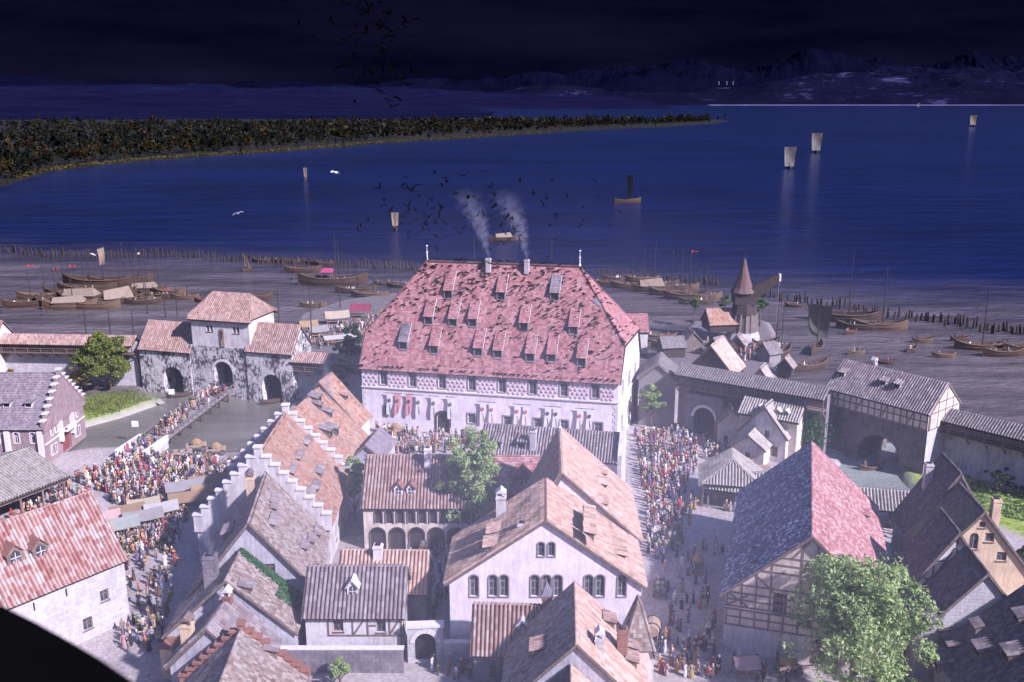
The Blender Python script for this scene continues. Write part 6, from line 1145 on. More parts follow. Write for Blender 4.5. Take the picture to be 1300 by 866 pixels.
def boat(label, px, py, L, hd, mast=0, sail=None, flag=False, mat='boatwood', seats=3, furled=None, canopy=None, cargo=0, group=None, lean=0.0, castle=0.0):
    if group == 'boats in the left harbour' and L > 9: L *= 1.2
    p = G(px, py, -0.9); root = empty('boat', (p[0], p[1], -0.9), R(hd)); tag(root, label, 'boat', group)
    for i in range(cargo + (2 if seats == 2 else 0)): t_ = random.uniform(-.36, .36)*L; BOATCREW.append((p[0] + t_*math.cos(R(hd)) - .2*math.sin(R(hd)), p[1] + t_*math.sin(R(hd)), -0.9 + 0.045*L))
    B = L*0.24 + 0.4; D = 0.10*L + 0.45
    h = link('hull', hull_mesh(L, B, D, 'hull', M[mat], castle), root)
    for i in range(seats):
        x = -L*0.3 + L*0.6*(i + 0.5)/seats; w_ = B*(1 - abs(2*x/L)**2.6)*0.9; b = MB(); b.box((x, 0, D*0.72), (0.3 + L*0.012, w_, 0.08)); b.build('thwart', M['deckplank'], root)
    b = MB(); b.bar((-L*0.49, 0, D*1.2), (-L*0.53, 0, D*1.75 + castle*D), 0.2); b.build('stern_post', M['darkwood'], root); b = MB(); b.bar((L*0.49, 0, D*1.2), (L*0.54, 0, D*1.8), 0.2); b.build('stem_post', M['darkwood'], root)
    for sgn in (-1, 1):
        pts = [(t*L/2*0.98, sgn*(B/2*max(0.04, 1 - abs(t)**2.6) + 0.05), D*(1 + 0.55*abs(t)**2.4 + castle*max(0, -t)**3) - 0.12) for t in [-0.96 + 1.92*i/10 for i in range(11)]]; b = MB(); b.tube(pts, 0.07 + 0.004*L, 4); b.build('gunwale', M['deckplank'], root)
    if mast:
        b = MB(); b.tube([(0.05*L, 0, 0), (0.05*L + lean, 0, mast)], [0.17, 0.09], 6); b.build('mast', M['darkwood'], root); tx = 0.05*L + lean
        for sx in (-0.46, 0.48): q = MB(); q.bar((tx, 0, mast*0.95), (sx*L, 0, D*1.5), 0.05); q.build('stay', M['darkwood'], root)
        if flag:
            q = MB(); n = 6; V = [];
            for i in range(n + 1): V += [(tx + 2.4*i/n, 0.25*math.sin(i*1.2), mast - 0.1 - 0.05*i), (tx + 2.4*i/n, 0.25*math.sin(i*1.2), mast - 0.9 + 0.07*i)]
            q.raw(V + [(x, y + 0.03, z) for x, y, z in V], [(2*i, 2*i + 1, 2*i + 3, 2*i + 2) for i in range(n)] + [(2*i + 14, 2*i + 16, 2*i + 17, 2*i + 15) for i in range(n)]); q.build('pennant', M['redcloth'], root)
        if sail:
            sw_, sh_2, mt = sail; q = MB(); V = []; nn = 8
            for i in range(nn + 1):
                for j in range(nn + 1): u_, v_ = j/nn - 0.5, i/nn; V.append((tx - 0.1 + 0.16*sw_*math.sin(math.pi*v_)*math.cos(u_*2.4), u_*sw_*(1 - 0.25*v_), mast*0.96 - v_*sh_2))
            fs_ = [(i*(nn+1) + j, i*(nn+1) + j + 1, (i+1)*(nn+1) + j + 1, (i+1)*(nn+1) + j) for i in range(nn) for j in range(nn)]; k = len(V)
            q.raw(V + [(x + 0.05, y, z) for x, y, z in V], fs_ + [tuple(t_ + k for t_ in reversed(f_)) for f_ in fs_]); q.build('sail', M[mt], root, smooth=True)
            q = MB(); q.tube([(tx, -sw_*0.55, mast*0.965), (tx, sw_*0.55, mast*0.965)], 0.12, 5); q.build('yard', M['darkwood'], root)
    if furled:
        q = MB(); q.raw([(-L*0.32, -B*0.5, D*1.15), (L*0.28, -B*0.5, D*1.15), (L*0.22, 0, D*1.15 + furled), (-L*0.30, 0, D*1.15 + furled*0.75), (L*0.28, B*0.5, D*1.15), (-L*0.32, B*0.5, D*1.15)], [(0,1,2,3), (3,2,4,5), (0,3,5), (1,4,2), (0,5,4,1)]); q.build('tarpaulin', M['sail'], root)
    if canopy:
        for sx in (-1, 1):
            for sy in (-1, 1): q = MB(); q.bar((canopy + sx*1.6, sy*B*0.4, D*0.5), (canopy + sx*1.6, sy*B*0.4, D + 2.4), 0.1); q.build('canopy_post', M['plank'], root)
        q = MB(); q.raw([(canopy - 2.2, -B*0.5, D + 2.3), (canopy + 2.2, -B*0.5, D + 2.3), (canopy + 2.2, B*0.5, D + 2.3), (canopy - 2.2, B*0.5, D + 2.3), (canopy - 1.4, 0, D + 3.4), (canopy + 1.4, 0, D + 3.4)], [(0,1,5,4), (1,2,5), (2,3,4,5), (3,0,4), (3,2,1,0)]); q.build('canopy', M['crimson'], root)
    for i in range(cargo):
        x = random.uniform(-0.3, 0.3)*L; q = MB()
        if i % 2: q.lathe([(0.3, 0), (0.38, 0.4), (0.3, 0.8)], 7, c=(x, random.uniform(-.2, .2)*B, D*0.35))
        else: q.box((x, random.uniform(-.15, .15)*B, D*0.6), (1.3, 0.9, 0.8), rz=random.uniform(0, 3))
        q.build('barrel' if i % 2 else 'bale', M['deckplank'] if i % 2 else M['sailgreen'], root)
    return root
hb = 'boats in the left harbour'
boat('dark moored boat with tall mast and red pennant, leftmost in the harbour', 37, 389, 13, 25, 14, flag=True, cargo=3, group=hb)
boat('moored boat with mast and red pennant, second from the left', 70, 389, 13, -12, 13, flag=True, cargo=4, group=hb); boat('moored boat under a tan tarpaulin in the left boat cluster', 90, 392, 14, 12, 14.5, flag=True, furled=2.0, mat='boatpale', group=hb)
boat('low open boat in the middle of the left cluster', 122, 392, 13, 5, 0, cargo=4, group=hb, mat='boatpale'); boat('moored boat with a raised tan sail awning in the left cluster', 152, 386, 13, 32, 15, furled=3.6, group=hb)
boat('long dark cargo barge behind the left boat cluster', 128, 365, 23, -4, 15, (5, 6, 'sail'), cargo=6, group=hb); boat('dark barge with upturned prow right of the long barge', 155, 362, 18, 18, 16, cargo=3, group=hb)
boat('small laden boat right of the left cluster', 201, 379, 11, -6, 10, cargo=4, group=hb); boat('small boat with thin mast near the gatehouse roof', 182, 386, 10, 10, 13, cargo=3, group=hb); boat('reddish small boat left of the gate tower', 236, 380, 9, 4, 6, cargo=3, group=hb, mat='boatpale'); boat('little boat just above the gate tower roof', 262, 384, 8, -3, cargo=2, group=hb); boat('slim boat right of the gate tower', 322, 381, 11, 14, cargo=2, group=hb)
boat('small boat with brown sail in the open left bay', 314, 344, 6, 70, 7, (3.2, 5, 'sail'), group=hb); boat('barge with crimson canopy left of the hall', 423, 362, 21, 2, 19, canopy=-2, cargo=3, group=hb); boat('dark barge near the palisade left of the hall', 385, 346, 12, 8, cargo=5, group=hb)
for i, (px, py) in enumerate(((333, 333), (352, 333), (373, 334), (396, 335), (412, 337))): boat(('dark boat by the palisade, leftmost of five', 'dark boat by the palisade, second of five', 'dark boat by the palisade, middle of five', 'dark boat by the palisade, fourth of five', 'dark boat by the palisade, rightmost of five')[i], px, py, 8.5, random.uniform(-20, 20), cargo=2, group=hb)
boat('tiny rowing boat below the palisade barge', 374, 354, 4, 80, group=hb, seats=1); boat('small boat left of the hall roof with crew', 488, 362, 8, 5, cargo=2, group=hb); boat('small dark boat close to the hall roof edge', 507, 365, 9, -8, 14, cargo=3, group=hb); boat('red sided boat moored at the quay left of the hall', 398, 390, 9, 3, cargo=2, group=hb, mat='boatpale')
for i, (px, py, L, hd, ms_, fu, lab) in enumerate(((55, 381, 14, 8, 12, None, 'brown moored boat between the first two pennant masts'), (106, 384, 16, -8, 15, 2.4, 'broad boat with sloping tan tarpaulin in the thick of the left cluster'), (138, 378, 15, 20, 0, None, 'dark boat wedged behind the raised sail awning'), (170, 384, 13, -14, 14, None, 'moored boat at the right end of the left cluster'), (112, 372, 17, 3, 16, None, 'long boat just below the cargo barge'), (185, 372, 12, 6, 12, 1.8, 'small covered boat right of the long boat'), (216, 374, 10, -5, 0, None, 'laden skiff above the left gate wing'), (84, 376, 13, -4, 0, None, 'low skiff behind the pennant boats'), (452, 372, 12, 4, 13, None, 'boat moored between canopy barge and hall'), (470, 378, 11, -6, 0, None, 'boat drawn up at the quay beside the hall roof'), (290, 388, 9, 6, 0, None, 'skiff behind the gate tower roof'))): boat(lab, px, py, L, hd, ms_, furled=fu, cargo=5, group=hb, mat='boatpale' if i % 3 == 0 else 'boatwood')
rb = 'boats right of the hall'
for i, (px, py, L, hd, ms_, fu) in enumerate(((770, 362, 13, 0, 0, None), (800, 366, 14, -6, 12, None), (828, 370, 15, 4, 17, 2.6), (850, 375, 14, -8, 16, None), (872, 380, 16, -4, 17, None), (893, 380, 13, 8, 13, None))):
    boat(('moored boat right of the hall ridge, first of the row', 'moored boat with short mast, second of the row right of the hall', 'moored boat with tan tarpaulin, third of the row right of the hall', 'moored boat with tall mast, fourth of the row right of the hall', 'moored boat with red pennant, fifth of the row right of the hall', 'moored boat nearest the crane, last of the row')[i], px, py, L, hd, ms_, furled=fu, cargo=4, group=rb, flag=i == 4, mat='boatpale' if i % 2 else 'boatwood')
boat('long barge moored at the quay behind the gallery', 850, 441, 13, -4, cargo=5, group=rb); boat('orange brown boat moored behind the long barge', 838, 431, 10, -3, cargo=2, group=rb, mat='boatpale')
lb = 'sailing boats out on the lake'
boat('sailing boat with tan square sail on the open lake', 797, 258, 19, 20, 19, (9, 15, 'sail'), group=lb); boat('distant boat with grey sail, left of a pair on the lake', 1002, 214, 16, 80, 22, (12, 19, 'sailwhite'), group=lb); boat('distant boat with pale sail, right of a pair on the lake', 1036, 194, 18, 80, 26, (14, 22, 'sailwhite'), group=lb); boat('far boat with dark sail near the right edge', 1235, 161, 22, 80, 30, (17, 24, 'sail'), group=lb)
boat('small sailing boat beyond the palisade left of the smoke', 502, 292, 8, 100, 9.5, (4.0, 7, 'sail'), group=lb); boat('tiny far sailing boat on the left half of the lake', 388, 229, 9, 90, 11, (3.2, 8, 'sail'), group=lb); boat('dark barge with slanting spar behind the hall chimneys', 640, 306, 14, 15, 7, furled=2.0, group=lb); boat('speck of a boat under the far shore', 1166, 136, 40, 80, 40, (24, 32, 'sail'), group=lb)
for i, (px, py, L, hd, ms_, lab) in enumerate(((785, 357, 12, 5, 0, 'boat tucked behind the first moored boat right of the hall'), (815, 358, 13, -4, 14, 'masted boat in the back row right of the hall'), (840, 364, 13, 6, 0, 'low boat in the back row right of the hall'), (862, 368, 14, -6, 15, 'tall masted boat in the back row near the crane'), (884, 386, 12, 3, 0, 'laden boat just left of the crane'), (820, 440, 10, 4, 0, 'skiff moored behind the quay house'), (862, 446, 11, -8, 0, 'punt moored in front of the long barge'))): boat(lab, px, py, L, hd, ms_, cargo=5, group=rb, mat='boatpale' if i % 2 else 'boatwood')
qb = 'boats in the right harbour'
boat('open cog with ribbed hull and tall prow at the quay below the big sail', 1026, 470, 14, 28, castle=0.8, group=qb, seats=6, cargo=2); boat('cog with large hanging green grey sail', 1036, 446, 11, 60, 13, (6.5, 8.5, 'sailgreen'), group=qb); boat('dark boat with raised prow beside the quay tent', 990, 452, 12, 48, 15, castle=0.7, group=qb, cargo=2); boat('dark boat in front of the crane quay', 972, 440, 10, 30, group=qb, castle=0.4)
boat('large ship with two crews in the right bay', 1072, 408, 21, -14, 23, cargo=6, group=qb, mat='boatwood'); boat('pale hulled ship beside the large ship', 1116, 418, 16, -6, 19, cargo=5, group=qb, mat='boatpale'); boat('crowded lighter below the large ship', 1090, 418, 13, -10, cargo=5, group=qb)
for px, py, L, hd, lab in ((1087, 450, 5.5, 20, 'little pale rowing boat below the crowded lighter'), (1121, 462, 5.0, -25, 'dark rowing boat above the water gate roof'), (1157, 446, 5.0, 40, 'rowing boat with splayed oars in the right bay'), (1171, 435, 6, 5, 'red sided rowing boat in the right bay'), (1198, 454, 6.5, 2, 'long pale rowing boat in the right bay'), (1218, 433, 5.5, 4, 'dark rowing boat near the right ships'), (1008, 390, 6, -10, 'rowing boat among the piles right of the crane'), (1080, 424, 5, 30, 'rowing boat close under the lighter')): boat(lab, px, py, L, hd, group=qb, seats=2, mat='boatpale' if 'pale' in lab or 'red' in lab else 'boatwood')
boat('ship with tall mast and olive hull at the right edge', 1243, 444, 13, -8, 17, cargo=4, group=qb, mat='boatpale'); boat('broad dark boat beside the olive hulled ship', 1274, 452, 12, 6, cargo=5, group=qb); boat('boat cut by the right picture edge', 1300, 446, 13, 10, cargo=4, group=qb)
boat('black punt in the right boat arch of the gatehouse', 345, 513, 5, 30, group='moat boats', seats=1); boat('punt in the left arch of the gatehouse', 226, 505, 5, 20, group='moat boats', seats=1); boat('small wooden punt on the pool below the water gate', 1106, 597, 4.5, 10, group='moat boats', mat='boatpale', seats=2)
for i, (px, y0_, y1_) in enumerate(((109, 388, 421), (140, 392, 424), (169, 393, 420), (187, 350, 395), (210, 372, 400), (225, 362, 398), (341, 376, 412), (354, 358, 406), (396, 362, 436), (432, 306, 392), (474, 330, 372), (602, 280, 330), (700, 290, 335), (984, 385, 445))):
    p = G(px, y1_, 0); d = ray(px, y0_); zt = CAM_H + d[2]*p[1]/d[1]; o = MB(); o.tube([(0, 0, -2), (0.1, 0, zt*0.6), (0.05, 0.05, zt)], [0.2, 0.16, 0.08], 6); q = o.build('mooring_mast', M['darkwood'], None, loc=(p[0], p[1], 0)); tag(q, 'tall bare mooring mast, %s' % ('first left of the stone gate wall', 'second behind the left wall', 'third behind the left wall', 'beside the small thin masted boat', 'short one behind the left gate wing', 'beside the left gate wing roof', 'thin one right of the gate tower', 'right of the gate tower', 'at the crowded quay left of the hall', 'tallest by the canopy barge', 'near the palisade left of the hall', 'behind the left hall chimney', 'behind the right end of the hall ridge', 'on the quay right of the crane')[i], 'mast', 'mooring masts')
# ------------------------------------------------------------------ market stalls, carts, canopies
CL = {'brown': (0.24, 0.16, 0.10), 'cream': (0.36, 0.30, 0.22), 'pale green': (0.27, 0.29, 0.26), 'grey': (0.24, 0.225, 0.22), 'rose': (0.46, 0.30, 0.28), 'ochre': (0.30, 0.20, 0.11), 'white': (0.36, 0.335, 0.32), 'crimson': (0.2, 0.04, 0.07), 'orange': (0.55, 0.18, 0.05)}
for k, v in CL.items(): M['cl_' + k] = cloth_mat('%s_canvas' % k.replace(' ', '_'), v)
def stall(px, py, rz, w, d, col, label, h=2.4, rise=0.9, goods=5):
    p = G2(px, py); root = empty('market_stall', (p[0], p[1], 0), R(rz)); tag(root, label, 'market stall', 'market stalls'); foot(p[0], p[1], R(rz), -w/2, w/2, -d/2, d/2, 0)
    for sx in (-1, 1):
        for sy in (-1, 1): b = MB(); b.bar((sx*w*0.47, sy*d*0.45, 0), (sx*w*0.47, sy*d*0.45, h), 0.1); b.build('post', M['wood'], root)
    b = MB(); n = 6; V = []
    for i in range(n + 1):
        x = -w/2 - 0.2 + (w + 0.4)*i/n; s_ = -0.12*math.sin(math.pi*i/n) + random.uniform(-.03, .03); V += [(x, -d/2 - 0.3, h - 0.25 + s_), (x, 0, h + rise + s_), (x, d/2 + 0.3, h - 0.25 + s_)]
    f = [(3*i + j, 3*i + 3 + j, 3*i + 4 + j, 3*i + 1 + j) for i in range(n) for j in (0, 1)]; k = len(V); b.raw(V + [(x, y, z - 0.05) for x, y, z in V], f + [tuple(q + k for q in reversed(t)) for t in f]); b.build('awning', M['cl_' + col], root)
    b = MB(); b.box((0, -d*0.25, 0.85), (w*0.9, d*0.4, 0.08)); b.build('counter', M['plank'], root)
    for i in range(goods): b = MB(); x = -w*0.4 + w*0.8*i/max(1, goods - 1); b.lathe([(0.2, 0), (0.26, 0.2), (0.18, 0.34)], 7, c=(x, -d*0.25, 0.89)); b.build('basket', M['cl_' + random.choice(('ochre', 'brown', 'rose'))], root)
stall(163, 664, 25, 5.0, 3.6, 'brown', 'market stall with brown awning in the crowded square'); stall(184, 656, 25, 4.6, 3.6, 'cream', 'market stall with cream awning in the crowded square'); stall(150, 682, 28, 6.0, 3.4, 'pale green', 'market stall with pale green awning below the brown one'); stall(183, 671, 27, 5.6, 3.0, 'grey', 'market stall with grey awning in the middle of the square'); stall(206, 661, 27, 4.8, 2.6, 'white', 'market stall with white awning right of the grey one'); stall(134, 673, 26, 4.4, 3.4, 'rose', 'market stall with rose awning near the red tiled house'); stall(130, 690, 24, 3.4, 2.6, 'cream', 'little cream stall beside the gable of the red tiled house')
stall(243, 646, 24, 6.6, 3.2, 'brown', 'long brown awning close to the stepped gable wall'); stall(236, 632, 24, 6.0, 3.0, 'grey', 'grey awning behind the long brown one'); stall(268, 624, 24, 6.8, 3.0, 'brown', 'brown awning beside the stepped gable near the moat'); stall(258, 638, 24, 3.2, 2.6, 'ochre', 'small ochre awning wedged against the white steps')
stall(812, 532, 30, 2.4, 2.4, 'orange', 'small orange tent at the right corner of the hall', 2.0, 1.2, 2)
stall(458, 402, 5, 6.0, 4.4, 'crimson', 'crimson pavilion on the quay left of the hall', 2.6, 1.6, 2); stall(428, 410, 20, 7, 3.4, 'cream', 'pale tent on the crowded quay', 2.2, 1.6, 2); stall(405, 428, 25, 5, 3, 'grey', 'grey awning on the quay near the gatehouse', 2.2, 1.2, 2); stall(392, 421, 25, 5, 3, 'ochre', 'ochre awning on the quay near the gatehouse', 2.2, 1.2, 2); stall(432, 436, 25, 9, 2.4, 'white', 'long white awning on the quay left of the hall', 2.0, 0.6, 2)
stall(945, 860, 5, 2.6, 2.2, 'rose', 'striped red awning at the foot of the barn', 2.2, 0.6, 3)
def wheel(root, x, y, r, name='wheel'):
    b = MB(); n = 14
    for i in range(n):
        a0, a1 = 6.2832*i/n, 6.2832*(i + 1)/n; q = [(r, a0), (r, a1), (r*0.86, a1), (r*0.86, a0)]
        V = [(x + rr*math.cos(a), y - 0.06, r + rr*math.sin(a)) for rr, a in q] + [(x + rr*math.cos(a), y + 0.06, r + rr*math.sin(a)) for rr, a in q]; b.raw(V, [(0,1,2,3), (7,6,5,4), (0,4,5,1), (2,6,7,3)])
    o = b.build(name, M['darkwood'], root)
    for i in range(6): s_ = MB(); a = 3.1416*i/6; s_.bar((x - r*.9*math.cos(a), y, r - r*.9*math.sin(a)), (x + r*.9*math.cos(a), y, r + r*.9*math.sin(a)), 0.06); s_.build('spoke', M['wood'], o)
def cart(px, py, rz, label, load='bales', L=3.4, z=0):
    p = G2(px, py); root = empty('cart', (p[0], p[1], z), R(rz)); tag(root, label, 'cart'); foot(p[0], p[1], R(rz), -L/2, L/2, -0.9, 0.9, 0)
    for sx in (-1, 1):
        for sy in (-1, 1): wheel(root, sx*L*0.32, sy*0.85, 0.55)
    b = MB(); b.box((0, 0, 0.85), (L, 1.4, 0.12)); b.build('bed', M['wood'], root)
    for sy in (-1, 1): b = MB(); b.box((0, sy*0.7, 1.15), (L, 0.06, 0.5)); b.build('side_board', M['plank'], root)
    b = MB(); b.bar((L/2, 0, 0.8), (L/2 + 2.2, 0, 0.7), 0.1); b.build('shaft', M['wood'], root)
    if load == 'barrel':
        b = MB(); b.lathe([(0.75, -1.4), (0.95, -0.7), (1.0, 0), (0.95, 0.7), (0.75, 1.4)], 12); o = b.build('barrel', M['plank'], root, loc=(0, 0, 1.9), rot=(0, math.pi/2, 0))
        for xx in (-0.9, 0, 0.9): q = MB(); q.lathe([(0.98, xx - .06), (0.99, xx + .06)], 12); q.build('hoop', M['darkwood'], o)
    elif load == 'hay':
        b = MB(); b.lathe([(0.9, 0), (1.1, 0.6), (0.8, 1.2), (0.2, 1.5)], 9, c=(0, 0, 0.95), ex=0.7); b.build('load', M['cl_ochre'], root)
    else:
        for i in range(6): b = MB(); b.box((-L*0.35 + L*0.7*(i % 3)/2, -0.3 + 0.6*(i // 3), 1.25), (0.8, 0.5, 0.6), rz=random.uniform(-.3, .3)); b.build('sack', M['cl_' + random.choice(('cream', 'grey', 'brown'))], root)
cart(828, 812, 78, 'cart carrying one huge barrel beside the church corner', 'barrel', 3.6); cart(838, 752, 80, 'laden cart with bluish sacks in the street beside the church', 'bales', 4.2); cart(886, 722, 85, 'wagon rolling down the middle of the right street', 'hay', 4.0); cart(503, 552, 5, 'cart before the left end of the hall front', 'hay', 3.6); cart(495, 571, 10, 'long cart in the square below the hall', 'bales', 4.4); cart(523, 571, 170, 'cart loaded with sacks below the hall door', 'bales', 4.0); cart(250, 572, 20, 'hay cart at the edge of the moat', 'hay', 3.8); cart(232, 581, 200, 'sack cart by the moat', 'bales', 3.6); cart(275, 577, 15, 'cart near the moat fence', 'hay', 3.6); cart(945, 530, 30, 'cart in the yard below the mossy shed', 'bales', 3.4); cart(540, 700, 90, 'cart in the lane behind the half timbered house', 'bales', 3.2); cart(955, 590, 20, 'timber cart in the yard beside the street shed', 'bales', 3.4); cart(1000, 855, 10, 'barrow like cart at the barn door', 'hay', 2.8)
p = G2(290, 590); fr = empty('plank_fence', (p[0], p[1], 0), R(8)); tag(fr, 'plank fence between the moat and the stepped gable house', 'fence')
for i in range(16): b = MB(); b.box((0.62*i, random.uniform(-.02, .02), 1.2), (0.42, 0.08, 2.4 + random.uniform(-.15, .15))); b.build('plank', M['greywood'], fr)
for z_ in (0.6, 1.8): b = MB(); b.box((4.6, 0.09, z_), (9.8, 0.08, 0.14)); b.build('rail', M['wood'], fr)
tp = MB(); rt = random.Random(9)
def timber_pile(px, py, label, n=14, L=5.0):
    p = G2(px, py); root = empty('timber_pile', (p[0], p[1], 0), R(rt.uniform(-20, 20))); tag(root, label, 'timber')
    for i in range(n): b = MB(); y = rt.uniform(-1.5, 1.5); z = 0.2 + 0.3*(i % 4); a = rt.uniform(-.25, .25); b.bar((-L/2*math.cos(a), y - L/2*math.sin(a), z), (L/2*math.cos(a), y + L/2*math.sin(a), z + rt.uniform(-.1, .1)), 0.26); b.build('log', M[rt.choice(('plank', 'greywood'))], root)
timber_pile(985, 580, 'heap of cut timber beside the barn roof'); timber_pile(960, 601, 'heap of planks in the yard by the street shed'); timber_pile(915, 546, 'stack of boards beside the mossy shed', 9, 4); timber_pile(1005, 574, 'long logs below the ivy wall', 10, 6)

# ------------------------------------------------------------------ people
def mat_cloth():
    m, t, b = newmat('dyed_wool', 0.95, 0.1); oi = t.nodes.new('ShaderNodeObjectInfo'); t.links.new(mixc(t, mathn(t, 'MULTIPLY', noisef(t, 6, 3), 0.35), oi.outputs['Color'], (0.03, 0.025, 0.025)), b.inputs['Base Color']); return m
def mat_attr():
    m, t, b = newmat('crowd_wool', 0.95, 0.1); a = t.nodes.new('ShaderNodeAttribute'); a.attribute_name = 'dye'; t.links.new(a.outputs['Color'], b.inputs['Base Color']); return m
MP = [mat_cloth(), mat_noise('skin', [(0.42, 0.26, 0.19), (0.5, 0.33, 0.25)], 3, bmp=0), mat_noise('brown_hair', [(0.06, 0.035, 0.02), (0.12, 0.07, 0.04)], 6, bmp=0), mat_noise('white_linen', [(0.66, 0.63, 0.6), (0.76, 0.73, 0.7)], 6, bmp=0), mat_noise('black_felt', [(0.025, 0.022, 0.025), (0.05, 0.045, 0.045)], 6, bmp=0), mat_noise('straw', [(0.4, 0.3, 0.14), (0.52, 0.4, 0.2)], 6, bmp=0)]
def person_mesh(dress, head, pose):
    mb = MB(); n = 8
    if dress == 'tunic':      # knee length tunic over hose
        st = 0.16 if pose == 'walk' else 0.03
        for sx, dy in ((-0.09, st), (0.09, -st)): mb.tube([(sx, dy*1.6, 0.0), (sx, dy*0.9, 0.45), (sx*0.9, dy*0.1, 0.92)], [0.05, 0.065, 0.10], 6, 4); mb.tube([(sx, dy*1.6 + 0.06, 0.04), (sx, dy*1.6 - 0.17, 0.04)], [0.055, 0.04], 5, 4)
        prof = [(0.24, 0.52), (0.21, 0.8), (0.165, 1.02), (0.20, 1.26), (0.21, 1.40), (0.12, 1.47)]
    else:
        prof = [(0.33 if dress == 'gown' else 0.27, 0.0), (0.27, 0.45), (0.20, 0.85), (0.155, 1.05), (0.195, 1.27), (0.205, 1.40), (0.12, 1.47)]
    prof = prof + [(0.06, 1.50), (0.062, 1.54), (0.088, 1.60), (0.092, 1.67), (0.07, 1.73), (0.02, 1.76)]; k = len(prof) - 1
    hm = {'bare': 2, 'coif': 3, 'hood': 0, 'hat': 2, 'straw': 2}[head]
    mats = [0]*(k - 6) + [0 if head == 'hood' else 1, 1, 1, 1, hm, hm]
    mb.lathe(prof, n, mats=mats, ex=0.72)
    mb.raw([(-0.025, -0.062, 1.60), (0.025, -0.062, 1.60), (0, -0.095, 1.61), (0, -0.062, 1.66)], [(0, 2, 3), (2, 1, 3), (0, 1, 2)], 1)
    if head == 'hood': mb.lathe([(0.15, 1.42), (0.115, 1.56), (0.115, 1.68), (0.07, 1.78), (0.02, 1.86)], 7, 0, c=(0, 0.035, 0), ex=0.8)
    elif head in ('bare', 'coif'): mb.lathe([(0.1, 1.52), (0.105, 1.62), (0.1, 1.71), (0.03, 1.78)], 7, hm, c=(0, 0.03, 0), ex=0.8)
    else: mb.lathe([(0.2, 1.69), (0.2, 1.71), (0.11, 1.725), (0.10, 1.82), (0.03, 1.86)], 9, 4 if head == 'hat' else 5)
    if pose == 'carry': arms = [[(-0.2, 0, 1.38), (-0.25, -0.08, 1.1), (-0.12, -0.32, 1.08)], [(0.2, 0, 1.38), (0.25, -0.08, 1.1), (0.12, -0.32, 1.08)]]
    elif pose == 'walk': arms = [[(-0.2, 0, 1.38), (-0.27, -0.08, 1.1), (-0.25, -0.22, 0.88)], [(0.2, 0, 1.38), (0.27, 0.1, 1.12), (0.25, 0.12, 0.86)]]
    else: arms = [[(-0.2, 0, 1.38), (-0.27, 0.02, 1.1), (-0.25, -0.08, 0.84)], [(0.2, 0, 1.38), (0.28, 0.03, 1.1), (0.22, -0.14, 0.9)]]
    for a in arms: mb.tube(a, [0.075, 0.06, 0.045], 6, 0); e = Vector(a[2]); d = (e - Vector(a[1])).normalized(); mb.tube([e, e + d*0.09, e + d*0.16], [0.036, 0.042, 0.02], 5, 1)
    if pose == 'carry': mb.lathe([(0.16, 1.0), (0.22, 1.18), (0.2, 1.2)], 8, 5, c=(0, -0.36, 0))
    return mb.mesh('person', MP)
DY = {'red': (0.36, 0.06, 0.06), 'crimson': (0.22, 0.04, 0.06), 'blue': (0.10, 0.12, 0.22), 'dark blue': (0.04, 0.045, 0.09), 'green': (0.10, 0.14, 0.085), 'ochre': (0.36, 0.25, 0.12), 'brown': (0.15, 0.095, 0.065), 'grey': (0.26, 0.25, 0.26), 'white': (0.66, 0.62, 0.6), 'black': (0.03, 0.027, 0.03), 'tan': (0.38, 0.29, 0.21), 'pink': (0.46, 0.28, 0.28), 'violet': (0.16, 0.10, 0.19), 'orange': (0.40, 0.19, 0.08)}
DW = {'red': 2, 'crimson': 2, 'blue': 1, 'dark blue': 3, 'green': 1, 'ochre': 1.5, 'brown': 5, 'grey': 4, 'white': 4, 'black': 4, 'tan': 4, 'pink': 2, 'violet': 1, 'orange': 1}
PM = {}
for d_ in ('gown', 'robe', 'tunic'):
    for h_ in ('bare', 'coif', 'hood', 'hat', 'straw'):
        for s_ in ('stand', 'walk', 'carry'): PM[d_, h_, s_] = person_mesh(d_, h_, s_)
HT = {'bare': 'bareheaded', 'coif': 'white coif', 'hood': 'hood up', 'hat': 'black hat', 'straw': 'straw hat'}; PT = {'stand': 'standing', 'walk': 'walking', 'carry': 'with basket'}
rpp = random.Random(21)
def inpoly(x, y, poly):
    c = False; j = len(poly) - 1
    for i in range(len(poly)):
        xi, yi = poly[i]; xj, yj = poly[j]
        if (yi > y) != (yj > y) and x < (xj - xi)*(y - yi)/(yj - yi) + xi: c = not c
        j = i
    return c
